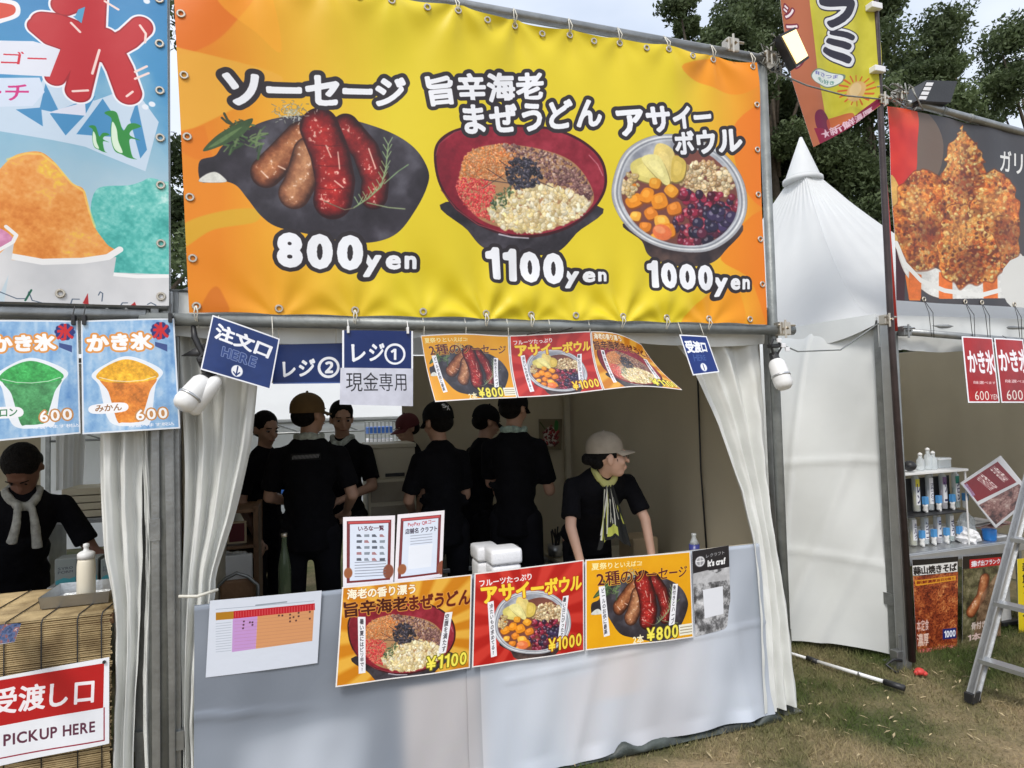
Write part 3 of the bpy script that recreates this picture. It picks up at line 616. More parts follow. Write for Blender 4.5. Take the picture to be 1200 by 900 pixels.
def art_schedule():
    q = (246, 704, 377, 692, 372, 777, 241, 794); c = Cv(640, 430, q, (214, 220, 232))
    c.poly([(253, 718, ), (275, 716), (275, 725), (253, 727)], (176, 122, 30))
    c.poly([(274, 716), (369, 707), (369, 715), (274, 725)], (188, 24, 40)); c.poly([(273, 725), (302, 722), (300, 760), (272, 764)], (196, 150, 208)); c.poly([(302, 722), (368, 715), (366, 751), (300, 760)], (214, 152, 104))
    for i in range(30): c.line([(276+i*3.15, 717-i*.28), (276+i*3.15, 723-i*.28)], .8, (230, 130, 130), .6)
    for x, y in ((286, 728), (285.5, 732), (285, 736), (293, 729), (296, 729), (296, 732), (327, 721), (331, 721), (340, 720), (344, 723), (340, 724), (340, 728), (347, 727), (350, 718), (350, 722), (363, 717), (363, 725)): c.ell(x, y, 1, 1, 0, (60, 30, 40))
    for i in range(12): c.line([(253, 731+i*3), (271, 729+i*3)], .6, (150, 160, 175), .7)
    c.line([(300, 709), (336, 705)], 1.6, (120, 130, 140), .7); c.line([(253, 714), (368, 704)], .7, (150, 160, 175), .8)
    for i in range(9): c.line([(275, 728+i*4), (366, 719+i*4)], .4, (160, 100, 90), .35)
    return c
def art_pay(k):
    q = (402, 606, 463, 604, 461, 683, 402, 688) if k == 0 else (466, 603, 521, 598, 518, 676, 462, 683)
    c = Cv(300, 400, q, (232, 226, 230)); o = (0, 0) if k == 0 else (63, -5)
    c.rect(.07, .06, .93, .95, (112, 30, 34)); c.rect(.13, .11, .87, .92, (214, 222, 236))
    c.ell(408+o[0], 672+o[1], 5, 6, 0, (150, 84, 40)); c.ell(455+o[0], 670+o[1], 6, 8, 0, (130, 66, 40)); c.rect(.1, .07, .9, .1, (190, 60, 60))
    if k == 0:
        c.text('支払いろな一覧', (420, 617, 450, 616, 450, 622, 420, 623), (80, 30, 50), .03)
        rg = random.Random(4)
        for r in range(5):
            for i in range(4): c.poly([(418+i*9, 627+r*7), (418+i*9+rg.uniform(3, 7), 626.7+r*7), (424+i*9, 630+r*7), (418+i*9, 630+r*7)], rg.choice([(50, 54, 66), (110, 120, 130), (150, 90, 90)]), .8)
        for r in range(6): c.line([(416, 662+r*3.2-2), (452, 660+r*3.2-2)], .9, (100, 104, 120), .7)
    else:
        c.text('PayPay QRコード', (478, 613, 510, 609, 510, 614, 478, 618), (176, 40, 50), .02); c.text('店舗名 クラフト', (475, 620, 512, 616, 512, 622, 475, 626), (50, 40, 60), .03)
        for r in range(4): c.line([(481, 628+r*3.2), (506, 625.5+r*3.2)], .7, (110, 112, 130), .7)
        # the square code of the original is left out: a plain white field with a thin rule
        c.poly([(479, 640), (507, 637), (505, 664), (478, 667)], (226, 230, 238))
    return c
def art_monochrome():
    q = (812, 646, 854, 640, 857, 735, 815, 745); c = Cv(260, 500, q, (150, 150, 150)); n = fbm(260, 500, 46, 8, 5, .7)
    c.im = ramp(n, [(0, (50, 50, 52)), (.45, (120, 120, 122)), (.6, (170, 170, 172)), (1, (220, 220, 222))])
    c.poly([(812, 646), (854, 640), (855, 665), (812, 672)], (40, 38, 42)); c.ell(821, 658, 5.5, 6, 0, (216, 216, 220)); c.ell(821, 658, 4, 4.5, 0, (150, 150, 154)); c.line([(817, 658), (825, 657)], 1, (230, 230, 230)); c.line([(821, 653), (821, 663)], .8, (230, 230, 230))
    c.text("It's craf", (830, 657, 850, 654, 850, 661, 830, 664), (236, 236, 236), .06); c.text('レクラフト', (828, 650, 849, 646, 849, 650, 828, 654), (190, 190, 194), .0)
    c.poly([(813, 672), (830, 668), (840, 672), (856, 664), (856, 680), (813, 684)], (196, 196, 198), .8)
    c.poly([(824, 691), (847, 687), (848, 719), (826, 724)], (226, 228, 234)); return c
def art_flag():
    q = (918, 0, 1026, 0, 1030, 120, 950, 174)
    q = ()
    for x, z in ((3.085, 4.6), (3.79, 4.6), (3.80, 3.20), (3.30, 3.06)):
        q += tuple(pj((x, .1, z)))
    return q
def art_nobori(q):
    c = Cv(520, 1000, q, (214, 206, 60)); W, H = c.w, c.h
    c.im = ramp(fbm(W, H, 120, 4), [(0, (198, 190, 44)), (1, (222, 214, 76))])
    c.poly([(880, -120), (945, -120), (955, 0), (962, 70), (968, 130), (990, 200), (900, 200)], (190, 112, 78), smooth=False)
    c.text('シーメン', (927, -14, 937, -14, 950, 70, 940, 72), (244, 232, 236), .04, [(.1, (130, 40, 60))], vertical=True)
    c.text('ミ', (978, 14, 1004, 16, 1000, 60, 972, 52), (52, 50, 66), .05, [(.1, (52, 50, 66)), (.07, WH)])
    c.text('ラ', (965, -50, 1003, -52, 1004, 4, 972, 8), (52, 50, 66), .05, [(.1, (52, 50, 66)), (.07, WH)])
    c.poly([(954, 84), (960, 74), (972, 70), (986, 74), (994, 78), (990, 88), (976, 94), (960, 93)], (120, 140, 120), smooth=True); c.poly([(955, 84), (961, 75), (972, 71.5), (986, 75), (992, 79), (989, 87), (976, 92.5), (960, 92)], (230, 238, 234), smooth=True)
    c.text('#さつま', (959, 74, 988, 76, 987, 81, 959, 81), (120, 120, 190), .02); c.text('も好き', (962, 83, 984, 84, 984, 89, 962, 90), (90, 150, 140), .02)
    # plain sunburst where the original has a character
    for i in range(16):
        a = i/16*2*PI; c.line([(1006+11*math.cos(a), 98+12*math.sin(a)), (1006+19*math.cos(a), 98+20*math.sin(a))], 1.6, (214, 96, 40), .9)
    c.ell(1006, 99, 12, 13, 0, (226, 186, 120)); c.ell(1005, 97, 8, 9, 0, (236, 206, 150))
    c.poly([(953, 140), (956, 130), (964, 127), (972, 132), (976, 142), (972, 152), (956, 154)], (122, 34, 72), smooth=True); c.poly([(970, 138), (985, 130), (1000, 128), (1000, 140), (975, 150)], (206, 90, 60), .8, smooth=True)
    c.poly([(951, 152), (975, 150), (1030, 112), (1032, 122), (990, 150), (955, 172)], (150, 34, 70)); c.text('★新鮮濃厚', (956, 155, 1022, 122, 1024, 129, 960, 164), (236, 200, 214), .03)
    return c
CHQ = [(at(1040, 128, .165).x, at(1060, 128, .165).z), (5.9, at(1200, 160, .165).z+.0), (5.9, at(1170, 362, .165).z), (at(1050, 352, .165).x, at(1050, 352, .165).z)]
def art_chicken():
    q = ()
    for x, z in CHQ: q += tuple(pj((x, .165, z)))
    c = Cv(1180, 850, q, (60, 58, 62)); n = fbm(c.w, c.h, 240, 4, 4)
    X = np.linspace(0, 1, c.w)[None, :]
    c.im = ramp(np.clip(n*.5+X*.3, 0, 1), [(0, (86, 72, 64)), (.4, (66, 64, 68)), (1, (48, 50, 56))])
    c.poly([(1038, 128), (1082, 130), (1105, 165), (1100, 205), (1072, 212), (1040, 210)], (120, 100, 86), .8, smooth=True)
    c.poly([(1030, 125), (1072, 128), (1074, 170), (1070, 208), (1030, 216)], ramp(n, [(0, (190, 30, 30)), (.5, (226, 60, 40)), (1, (240, 110, 60))]), smooth=True)
    c.poly([(1036, 240), (1060, 300), (1060, 360), (1036, 360)], (60, 20, 30)); c.poly([(1060, 322), (1078, 330), (1080, 352), (1066, 352)], (226, 120, 40))
    c.blit(soften(sp_chicken(), 3, .14, 9), (1040, 140, 1200, 350)); c.line([(1048, 285), (1058, 308), (1080, 328), (1110, 340), (1150, 346), (1190, 335), (1205, 310)], 5, (226, 226, 222))
    c.poly([(1196, 300), (1340, 330), (1340, 400), (1190, 365)], (214, 214, 210), smooth=True)
    c.text('ガリカラ', (1173, 176, 1232, 184, 1232, 210, 1173, 200), (226, 226, 224), .02, sp=.06)
    return c
def art_red(k):
    q = [(1127, 394, 1163, 396, 1171, 472, 1134, 472), (1165, 396, 1196, 398, 1202, 472, 1173, 472)][k]
    c = Cv(230, 400, q, (160, 24, 30)); c.im *= (.9+.2*fbm(230, 400, 120, 4+k))[..., None]; o = k*36.5
    c.text('かき氷', (1132+o, 410, 1163+o, 411, 1167+o, 438, 1136+o, 437), (240, 236, 240), .035, sp=.06)
    c.text('味選べます', (1140+o, 446, 1166+o, 447, 1166+o, 450, 1140+o, 450), (230, 200, 200), .02)
    c.text('600', (1141+o, 458, 1158+o, 458, 1159+o, 469, 1142+o, 469), (240, 230, 220), -.005, sp=.1); c.text('YEN', (1160+o, 462, 1170+o, 462, 1170+o, 468, 1160+o, 468), (236, 226, 220), .0, sp=.1)
    frame(c, .018); return c
def art_tilt():
    q = (1128, 562, 1172, 535, 1200, 582, 1168, 616); c = Cv(360, 460, q, (200, 200, 202))
    c.poly([(1132, 563), (1169, 541), (1186, 566), (1148, 586)], (122, 22, 32)); c.text('1000', (1131, 564, 1135, 562, 1146, 578, 1142, 581), (160, 150, 190), .02)
    c.text('ひるぜん定食', (1145, 556, 1152, 551, 1170, 570, 1163, 574), (236, 220, 214), .02); c.text('蒜山焼丼', (1161, 548, 1166, 545, 1180, 562, 1175, 565), (236, 220, 214), .02)
    n = fbm(c.w, c.h, 40, 6, 5, .7); c.poly([(1150, 590), (1188, 568), (1197, 582), (1168, 612)], ramp(n, [(0, (50, 34, 36)), (.5, (130, 90, 84)), (1, (200, 180, 170))])); return c
def art_yakisoba():
    q = (1069, 656, 1123, 652, 1121, 760, 1074, 770); c = Cv(300, 560, q, (20, 18, 20)); n = fbm(c.w, c.h, 44, 6, 5, .75); n2 = fbm(c.w, c.h, 10, 9, 3)
    c.poly([(1069, 678), (1123, 672), (1121, 760), (1074, 770)], ramp(.6*n+.4*(1-abs(2*n2-1)), [(0, (44, 12, 10)), (.4, (112, 38, 22)), (.7, (176, 88, 44)), (1, (236, 186, 120))]))
    c.poly([(1069, 664), (1122, 659), (1122, 672), (1070, 677)], (226, 224, 220)); c.text('蒜山焼きそば', (1070, 666, 1121, 661, 1121, 671, 1071, 676), (26, 22, 24), .045)
    c.poly([(1072, 683), (1120, 677), (1120, 683), (1073, 690)], (220, 150, 40)); c.text('新鮮濃厚当日分限り', (1074, 684, 1118, 679, 1118, 682, 1074, 688), (120, 20, 10), .03)
    c.poly([(1105, 740), (1120, 738), (1120, 749), (1105, 751)], (30, 40, 110)); c.text('1000', (1107, 742, 1119, 740, 1119, 747, 1107, 749), WH, .04)
    c.text('本格定食', (1074, 731, 1088, 729, 1088, 741, 1074, 743), (226, 190, 180), .02); c.text('味選べます', (1076, 762, 1118, 756, 1118, 760, 1076, 766), (240, 120, 120), .03); c.text('濃厚', (1074, 746, 1088, 744, 1088, 757, 1075, 759), (236, 206, 190), .02); return c
def art_frank():
    q = (1128, 652, 1176, 648, 1172, 745, 1127, 757); c = Cv(280, 520, q, (24, 16, 16)); n = fbm(c.w, c.h, 36, 5, 5, .75)
    c.poly([(1129, 668), (1175, 662), (1172, 745), (1127, 757)], ramp(n, [(0, (40, 34, 24)), (.5, (92, 88, 58)), (1, (150, 140, 110))])); 
    sausage(c, [(1154, 680), (1150, 700), (1138, 718)], 6, (90, 40, 20), (170, 96, 56), (226, 160, 110), 44)
    c.poly([(1150, 700), (1172, 668), (1172, 745), (1140, 748)], ramp(n, [(0, (90, 60, 44)), (1, (190, 150, 120))]), .7)
    c.poly([(1136, 656), (1173, 653), (1173, 663), (1136, 667)], (190, 22, 30)); c.text('揚げ出フランク', (1138, 658, 1172, 655, 1172, 661, 1138, 665), WH, .04)
    c.text('骨付き', (1138, 731, 1156, 728, 1156, 736, 1138, 739), (230, 210, 200), .02); c.text('1本800', (1134, 744, 1168, 738, 1168, 746, 1134, 752), (230, 200, 190), .03); return c
# ------------------------------------------------------------------ materials
def _nd(nt, t, **k):
    n = nt.nodes.new(t)
    for a, b in k.items(): setattr(n, a, b)
    return n
def mat(name, col, rough=.6, metal=0., var=.12, scale=8., bump=.15, bscale=60., trans=0., spec=.5, emis=None, es=0, coat=0., detail=4., col2=None, bdist=.01):
    m = bpy.data.materials.new(name); m.use_nodes = True; nt = m.node_tree; b = nt.nodes['Principled BSDF']; L = nt.links.new
    b.inputs['Roughness'].default_value = rough; b.inputs['Metallic'].default_value = metal; b.inputs['Specular IOR Level'].default_value = spec
    if coat: b.inputs['Coat Weight'].default_value = coat; b.inputs['Coat Roughness'].default_value = .12
    tc = _nd(nt, 'ShaderNodeTexCoord')
    n = _nd(nt, 'ShaderNodeTexNoise'); n.inputs['Scale'].default_value = scale; n.inputs['Detail'].default_value = detail; L(tc.outputs['Object'], n.inputs['Vector'])
    r = _nd(nt, 'ShaderNodeValToRGB'); r.color_ramp.elements[0].position = .3; r.color_ramp.elements[1].position = .7
    c = np.array(col[:3]); c2 = np.array(col2[:3]) if col2 else None
    r.color_ramp.elements[0].color = (*(c*(1-var)), 1); r.color_ramp.elements[1].color = (*(c2 if col2 else np.clip(c*(1+var), 0, 1)), 1)
    L(n.outputs[0], r.inputs[0]); L(r.outputs[0], b.inputs['Base Color'])
    if bump:
        n2 = _nd(nt, 'ShaderNodeTexNoise'); n2.inputs['Scale'].default_value = bscale; n2.inputs['Detail'].default_value = 3; L(tc.outputs['Object'], n2.inputs['Vector'])
        bp = _nd(nt, 'ShaderNodeBump'); bp.inputs['Strength'].default_value = bump; bp.inputs['Distance'].default_value = bdist
        L(n2.outputs[0], bp.inputs['Height']); L(bp.outputs[0], b.inputs['Normal'])
    if trans:
        t = _nd(nt, 'ShaderNodeBsdfTranslucent'); L(r.outputs[0], t.inputs[0]); mx = _nd(nt, 'ShaderNodeMixShader'); mx.inputs[0].default_value = trans
        L(b.outputs[0], mx.inputs[1]); L(t.outputs[0], mx.inputs[2]); L(mx.outputs[0], nt.nodes['Material Output'].inputs[0])
    if emis: b.inputs['Emission Color'].default_value = (*emis, 1); b.inputs['Emission Strength'].default_value = es
    return m
def glass(name, col, rough=.05, alpha=.35):
    m = mat(name, col, rough, var=.02, bump=0); nt = m.node_tree; b = nt.nodes['Principled BSDF']
    t = _nd(nt, 'ShaderNodeBsdfTransparent'); t.inputs[0].default_value = (*[min(1, .6+.4*c) for c in col], 1)
    mx = _nd(nt, 'ShaderNodeMixShader'); mx.inputs[0].default_value = alpha
    nt.links.new(t.outputs[0], mx.inputs[1]); nt.links.new(b.outputs[0], mx.inputs[2]); nt.links.new(mx.outputs[0], nt.nodes['Material Output'].inputs[0]); return m
def pmat(cv, name, rough=.4, trans=0., bump=.1, bscale=25., spec=.4, gain=1., coat=0.):
    """material of a print: the painted picture is the base colour and nothing else"""
    m = bpy.data.materials.new(name); m.use_nodes = True; nt = m.node_tree; b = nt.nodes['Principled BSDF']; L = nt.links.new
    b.inputs['Roughness'].default_value = rough; b.inputs['Specular IOR Level'].default_value = spec
    if coat: b.inputs['Coat Weight'].default_value = coat; b.inputs['Coat Roughness'].default_value = .15
    im = _nd(nt, 'ShaderNodeTexImage'); im.image = cv.image(name); im.interpolation = 'Linear'; im.extension = 'EXTEND'
    src = im.outputs[0]
    L(src, b.inputs['Base Color'])
    tc = _nd(nt, 'ShaderNodeTexCoord'); n = _nd(nt, 'ShaderNodeTexNoise'); n.inputs['Scale'].default_value = bscale; L(tc.outputs['Object'], n.inputs['Vector'])
    bp = _nd(nt, 'ShaderNodeBump'); bp.inputs['Strength'].default_value = bump; bp.inputs['Distance'].default_value = .01; L(n.outputs[0], bp.inputs['Height']); L(bp.outputs[0], b.inputs['Normal'])
    if trans:
        t = _nd(nt, 'ShaderNodeBsdfTranslucent'); L(src, t.inputs[0]); mx = _nd(nt, 'ShaderNodeMixShader'); mx.inputs[0].default_value = trans
        L(b.outputs[0], mx.inputs[1]); L(t.outputs[0], mx.inputs[2]); L(mx.outputs[0], nt.nodes['Material Output'].inputs[0])
    return m
M = {}
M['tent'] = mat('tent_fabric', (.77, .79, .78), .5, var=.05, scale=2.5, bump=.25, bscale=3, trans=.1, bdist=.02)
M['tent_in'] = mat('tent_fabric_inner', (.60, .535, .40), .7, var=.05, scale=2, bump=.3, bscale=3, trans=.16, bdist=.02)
M['tentfar'] = mat('tent_fabric_far', (.87, .88, .88), .6, var=.03, scale=2, bump=.3, bscale=4, trans=.4, bdist=.02)
M['curtain'] = mat('curtain_fabric', (.78, .79, .76), .45, var=.05, scale=4, bump=.35, bscale=14, trans=.1)
M['steel'] = mat('galvanised_steel', (.30, .31, .31), .42, .75, var=.18, scale=14, bump=.15)
M['steeldk'] = mat('dull_pipe_steel', (.24, .255, .25), .5, .45, var=.22, scale=12, bump=.2)
M['alu'] = mat('aluminium', (.52, .53, .54), .38, .8, var=.1, scale=9, bump=.1)
M['white'] = mat('white_plastic', (.78, .78, .77), .4, var=.03, bump=.05)
M['foam'] = mat('white_foam', (.82, .82, .84), .55, var=.02, bump=.2, bscale=90)
M['black'] = mat('black_plastic', (.02, .02, .022), .45, var=.2, bump=.1)
M['dark'] = mat('dark_painted_pole', (.05, .035, .035), .4, .2, var=.3)
M['string'] = mat('white_twine', (.7, .68, .6), .8, var=.1)
M['eyelet'] = mat('brass_eyelet', (.55, .5, .42), .35, .9, var=.1, bump=0)
M['paper'] = mat('white_paper', (.8, .8, .82), .6, var=.02, bump=.05)
M['tee'] = mat('black_tshirt', (.006, .006, .008), .95, spec=.12, var=.3, scale=8, bump=.9, bscale=9, bdist=.03)
M['trouser'] = mat('black_trousers', (.010, .010, .013), .95, spec=.12, var=.2, bump=.3, bscale=20)
M['shoe'] = mat('dark_shoes', (.02, .02, .02), .6)
M['hair'] = mat('black_hair', (.008, .007, .007), .75, spec=.15, var=.5, scale=60, bump=1.2, bscale=90)
M['skin'] = mat('skin', (.46, .27, .19), .5, var=.08, scale=14, bump=.08, bscale=160)
M['wood'] = mat('brown_wood', (.22, .12, .06), .6, var=.3, scale=5, bump=.2)
M['card'] = mat('cardboard', (.42, .32, .2), .8, var=.1, scale=6)
M['blue'] = mat('blue_tarpaulin', (.03, .12, .42), .5, var=.15, scale=5)
M['cream'] = mat('cream_plastic', (.78, .72, .58), .4, var=.03, bump=.03)
M['beige'] = mat('beige_box', (.55, .50, .38), .6, var=.06, scale=3)
M['clear'] = glass('clear_plastic', (.85, .9, .92), .1, .45)
M['lamp'] = mat('lamp_glass_lit', (.9, .8, .5), .3, var=0, bump=0, emis=(1, .66, .25), es=.95)
M['red'] = mat('red_plastic', (.6, .05, .04), .5, var=.1)
M['trayst'] = mat('stainless_tray', (.55, .56, .56), .28, .9, var=.08)
# ------------------------------------------------------------------ mesh builder
class MB:
    def __init__(s): s.v = []; s.f = []; s.mi = []; s.uv = None
    def add(s, vs, fs, mi=0):
        o = len(s.v); s.v += [tuple(map(float, p)) for p in vs]; s.f += [tuple(i+o for i in f) for f in fs]; s.mi += [mi]*len(fs); return s
    def box(s, a, b, mi=0, M_=None, bev=0.):
        (x0, y0, z0), (x1, y1, z1) = a, b
        if bev:
            e = min(bev, abs(x1-x0)/3, abs(y1-y0)/3, abs(z1-z0)/3); vs = []; bm = bmesh.new()
            bmesh.ops.create_cube(bm, size=1); bmesh.ops.scale(bm, vec=(x1-x0, y1-y0, z1-z0), verts=bm.verts); bmesh.ops.translate(bm, vec=((x0+x1)/2, (y0+y1)/2, (z0+z1)/2), verts=bm.verts)
            bmesh.ops.bevel(bm, geom=bm.edges[:], offset=e, segments=2, profile=.6, affect='EDGES')
            vs = [(M_ @ v.co if M_ else v.co) for v in bm.verts]; bm.verts.index_update(); fs = [[v.index for v in f.verts] for f in bm.faces]; bm.free()
            return s.add(vs, fs, mi)
        vs = [Vector(p) for p in ((x0, y0, z0), (x1, y0, z0), (x1, y1, z0), (x0, y1, z0), (x0, y0, z1), (x1, y0, z1), (x1, y1, z1), (x0, y1, z1))]
        if M_: vs = [M_ @ p for p in vs]
        return s.add(vs, [(0, 3, 2, 1), (4, 5, 6, 7), (0, 1, 5, 4), (1, 2, 6, 5), (2, 3, 7, 6), (3, 0, 4, 7)], mi)
    def tube(s, pts, r, n=10, mi=0, cap=True, flat=None):
        P = [Vector(p) for p in pts]; N = len(P); rr = r if isinstance(r, (list, tuple)) else [r]*N
        vs = []; up = None
        for i in range(N):
            d = (P[min(i+1, N-1)]-P[max(i-1, 0)]).normalized()
            a = Vector((0, 0, 1)) if abs(d.z) < .9 else Vector((0, 1, 0))
            if up is not None: a = up
            x = d.cross(a); x = x.normalized() if x.length > 1e-5 else d.orthogonal().normalized(); y = x.cross(d).normalized(); up = y
            for k in range(n):
                t = 2*PI*k/n; vs.append(P[i]+x*math.cos(t)*rr[i]+y*math.sin(t)*rr[i])
        fs = [(i*n+k, i*n+(k+1) % n, (i+1)*n+(k+1) % n, (i+1)*n+k) for i in range(N-1) for k in range(n)]
        if cap: fs += [tuple(range(n))[::-1], tuple((N-1)*n+k for k in range(n))]
        return s.add(vs, fs, mi)
    def lathe(s, prof, n=16, c=(0, 0, 0), M_=None, mi=0):
        vs = []; c = Vector(c)
        for r, z in prof:
            for k in range(n):
                t = 2*PI*k/n; p = Vector((r*math.cos(t), r*math.sin(t), z)); vs.append((M_ @ p if M_ else p)+c)
        N = len(prof); fs = [(i*n+k, i*n+(k+1) % n, (i+1)*n+(k+1) % n, (i+1)*n+k) for i in range(N-1) for k in range(n)]
        fs += [tuple(range(n))[::-1], tuple((N-1)*n+k for k in range(n))]
        return s.add(vs, fs, mi)
    def prism(s, poly, d, mi=0):
        """closed planar outline extruded by vector d"""
        P = [Vector(p) for p in poly]; d = Vector(d); n = len(P)
        return s.add(P+[p+d for p in P], [tuple(range(n))[::-1], tuple(range(n, 2*n))]+[(i, (i+1) % n, n+(i+1) % n, n+i) for i in range(n)], mi)
    def grid(s, f, nu, nv, mi=0, thick=0., two=None):
        P = [[Vector(f(i/nu, j/nv)) for i in range(nu+1)] for j in range(nv+1)]
        w = nu+1; vs = [p for r in P for p in r]; fs = [(j*w+i, (j+1)*w+i, (j+1)*w+i+1, j*w+i+1) for j in range(nv) for i in range(nu)]
        o = len(s.v); s.add(vs, fs, mi)
        if s.uv is None: s.uv = {}
        for j in range(nv+1):
            for i in range(nu+1): s.uv[o+j*w+i] = (i/nu, 1-j/nv)
        if thick:
            bk = []
            for j in range(nv+1):
                for i in range(nu+1):
                    a = P[j][min(i+1, nu)]-P[j][max(i-1, 0)]; b = P[min(j+1, nv)][i]-P[max(j-1, 0)][i]; nn = a.cross(b)
                    nn = nn.normalized() if nn.length > 1e-9 else Vector((0, -1, 0))
                    bk.append(P[j][i]+nn*thick)
            fb = [(j*w+i, j*w+i+1, (j+1)*w+i+1, (j+1)*w+i) for j in range(nv) for i in range(nu)]
            m2 = mi if two is None else two; ob = len(s.v); s.add(bk, fb, m2)
            for j in range(nv+1):
                for i in range(nu+1): s.uv[ob+j*w+i] = (i/nu, 1-j/nv)
            ring = [i for i in range(nu+1)]+[j*w+nu for j in range(1, nv+1)]+[nv*w+i for i in range(nu-1, -1, -1)]+[j*w for j in range(nv-1, 0, -1)]
            n = len(ring); orr = len(s.v); s.v += [s.v[o+i] for i in ring]+[s.v[ob+i] for i in ring]
            for k in range(n):
                b = (k+1) % n; s.f.append((orr+k, orr+b, orr+n+b, orr+n+k)); s.mi.append(m2)
        return s
    def build(s, name, mats, parent=None, smooth=False, org=None):
        me = bpy.data.meshes.new(name)
        og = Vector(org) if org is not None else (Vector(ROOT[parent.name]) if parent is not None and parent.name in ROOT else Vector((0, 0, 0)))
        me.from_pydata([(x-og.x, y-og.y, z-og.z) for x, y, z in s.v], [], s.f); me.update()
        for m in (mats if isinstance(mats, (list, tuple)) else [mats]): me.materials.append(m)
        me.polygons.foreach_set('material_index', s.mi)
        if smooth: me.polygons.foreach_set('use_smooth', [True]*len(s.f))
        if s.uv:
            l = me.uv_layers.new(name='UVMap'); vi = np.zeros(len(me.loops), np.int32); me.loops.foreach_get('vertex_index', vi)
            l.data.foreach_set('uv', np.array([s.uv.get(i, (0, 0)) for i in vi], np.float32).ravel())
        o = bpy.data.objects.new(name, me); COL.objects.link(o)
        if parent is not None: o.parent = parent; ROOT[o.name] = tuple(og)
        elif org is not None: o.location = org; ROOT[o.name] = tuple(og)
        return o
ROOT = {}
def tag(o, label, cat, group=None, kind=None):
    if label: o['label'] = label
    if cat: o['category'] = cat
    if group: o['group'] = group
    if kind: o['kind'] = kind
    return o
def thing(name, label, cat, loc=(0, 0, 0), group=None):
    o = bpy.data.objects.new(name, None); COL.objects.link(o); o.location = loc; o.empty_display_size = .1; ROOT[o.name] = tuple(loc)
    return tag(o, label, cat, group)
def struct(name, mb, m, smooth=False): o = mb.build(name, m, smooth=smooth); o['kind'] = 'structure'; return o
def lerp(a, b, t): return a+(b-a)*t
def bilin(Q, u, v): return (Q[0]*(1-u)+Q[1]*u)*(1-v)+(Q[3]*(1-u)+Q[2]*u)*v
def qpf(q, Y, bulge=0., wave=0., k=3., ph=0.):
    """surface through four photograph pixels that stand in plane(s) Y"""
    Ys = Y if isinstance(Y, (tuple, list)) else (Y,)*4
    Q = [at(q[i*2], q[i*2+1], Ys[i]) for i in range(4)]
    def f(u, v):
        p = bilin(Q, u, v); p.y -= bulge*4*u*(1-u)+wave*math.sin(k*2*PI*u+ph+v*1.3)*(.4+.6*v); return p
    return f
def sheet(name, label, cat, f, cv, nu=12, nv=8, thick=.0012, rough=.4, group=None, parent=None, back='paper', **kw):
    m = MB().grid(f, nu, nv, 0, thick, 1)
    og = f(.5, 1)
    o = m.build(name, [pmat(cv, name+'_print', rough, **kw), M[back]], parent, smooth=True, org=None if parent else og)
    if label: tag(o, label, cat, group)
    return o
def nz1(x, s=0): return math.sin(x*1.7+s)+.5*math.sin(x*3.9+1.3*s)+.3*math.sin(x*8.3+2.1*s)
# ------------------------------------------------------------------ ground and grass
def ground_mat(name, blade=False):
    m = bpy.data.materials.new(name); m.use_nodes = True; nt = m.node_tree; b = nt.nodes['Principled BSDF']; L = nt.links.new
    g = _nd(nt, 'ShaderNodeNewGeometry')
    n = _nd(nt, 'ShaderNodeTexNoise'); n.inputs['Scale'].default_value = 1.5; n.inputs['Detail'].default_value = 6; n.inputs['Roughness'].default_value = .62; L(g.outputs['Position'], n.inputs['Vector'])
    # greener where nobody walks: near the tent feet
    r = _nd(nt, 'ShaderNodeValToRGB'); e = r.color_ramp.elements; e[0].position = .36; e[1].position = .62
    if blade: e[0].color = (.085, .12, .035, 1); e[1].color = (.36, .29, .17, 1)
    else: e[0].color = (.075, .085, .038, 1); e[1].color = (.27, .21, .13, 1)
    sx = _nd(nt, 'ShaderNodeSeparateXYZ'); L(g.outputs['Position'], sx.inputs[0]); mr = _nd(nt, 'ShaderNodeMapRange'); mr.inputs[1].default_value = -1.0; mr.inputs[2].default_value = .25; mr.inputs[3].default_value = .09; mr.inputs[4].default_value = -.10; L(sx.outputs[1], mr.inputs[0])
    ad = _nd(nt, 'ShaderNodeMath', operation='ADD'); L(n.outputs[0], ad.inputs[0]); L(mr.outputs[0], ad.inputs[1]); L(ad.outputs[0], r.inputs[0])
    n2 = _nd(nt, 'ShaderNodeTexNoise'); n2.inputs['Scale'].default_value = 70; n2.inputs['Detail'].default_value = 3; L(g.outputs['Position'], n2.inputs['Vector'])
    mx = _nd(nt, 'ShaderNodeMix', data_type='RGBA', blend_type='MULTIPLY'); mx.inputs[0].default_value = .55
    rr = _nd(nt, 'ShaderNodeValToRGB'); rr.color_ramp.elements[0].position = .3; rr.color_ramp.elements[1].position = .7; rr.color_ramp.elements[0].color = (.45, .45, .42, 1); rr.color_ramp.elements[1].color = (1.3, 1.25, 1.15, 1)
    L(n2.outputs[0], rr.inputs[0]); L(r.outputs[0], mx.inputs[6]); L(rr.outputs[0], mx.inputs[7]); L(mx.outputs[2], b.inputs['Base Color'])
    b.inputs['Roughness'].default_value = .95; b.inputs['Specular IOR Level'].default_value = .15
    return m
def gh(x, y): return .012*math.sin(2.1*x+.7)*math.sin(1.7*y)+.008*math.sin(5.3*x)*math.cos(4.1*y)-.01
g = MB(); nx = 130; xs = [-5+13*i/nx for i in range(nx+1)]; ys = [-3.6+12*i/nx for i in range(nx+1)]
xs = [-600, -60, -15]+xs+[20, 60, 600]; ys = [-200, -30]+ys+[14, 40, 120, 900]
vs = [(x, y, gh(x, y)) for y in ys for x in xs]; W_ = len(xs)
g.add(vs, [(j*W_+i, j*W_+i+1, (j+1)*W_+i+1, (j+1)*W_+i) for j in range(len(ys)-1) for i in range(W_-1)])
struct('ground', g, ground_mat('dry_turf'), True)
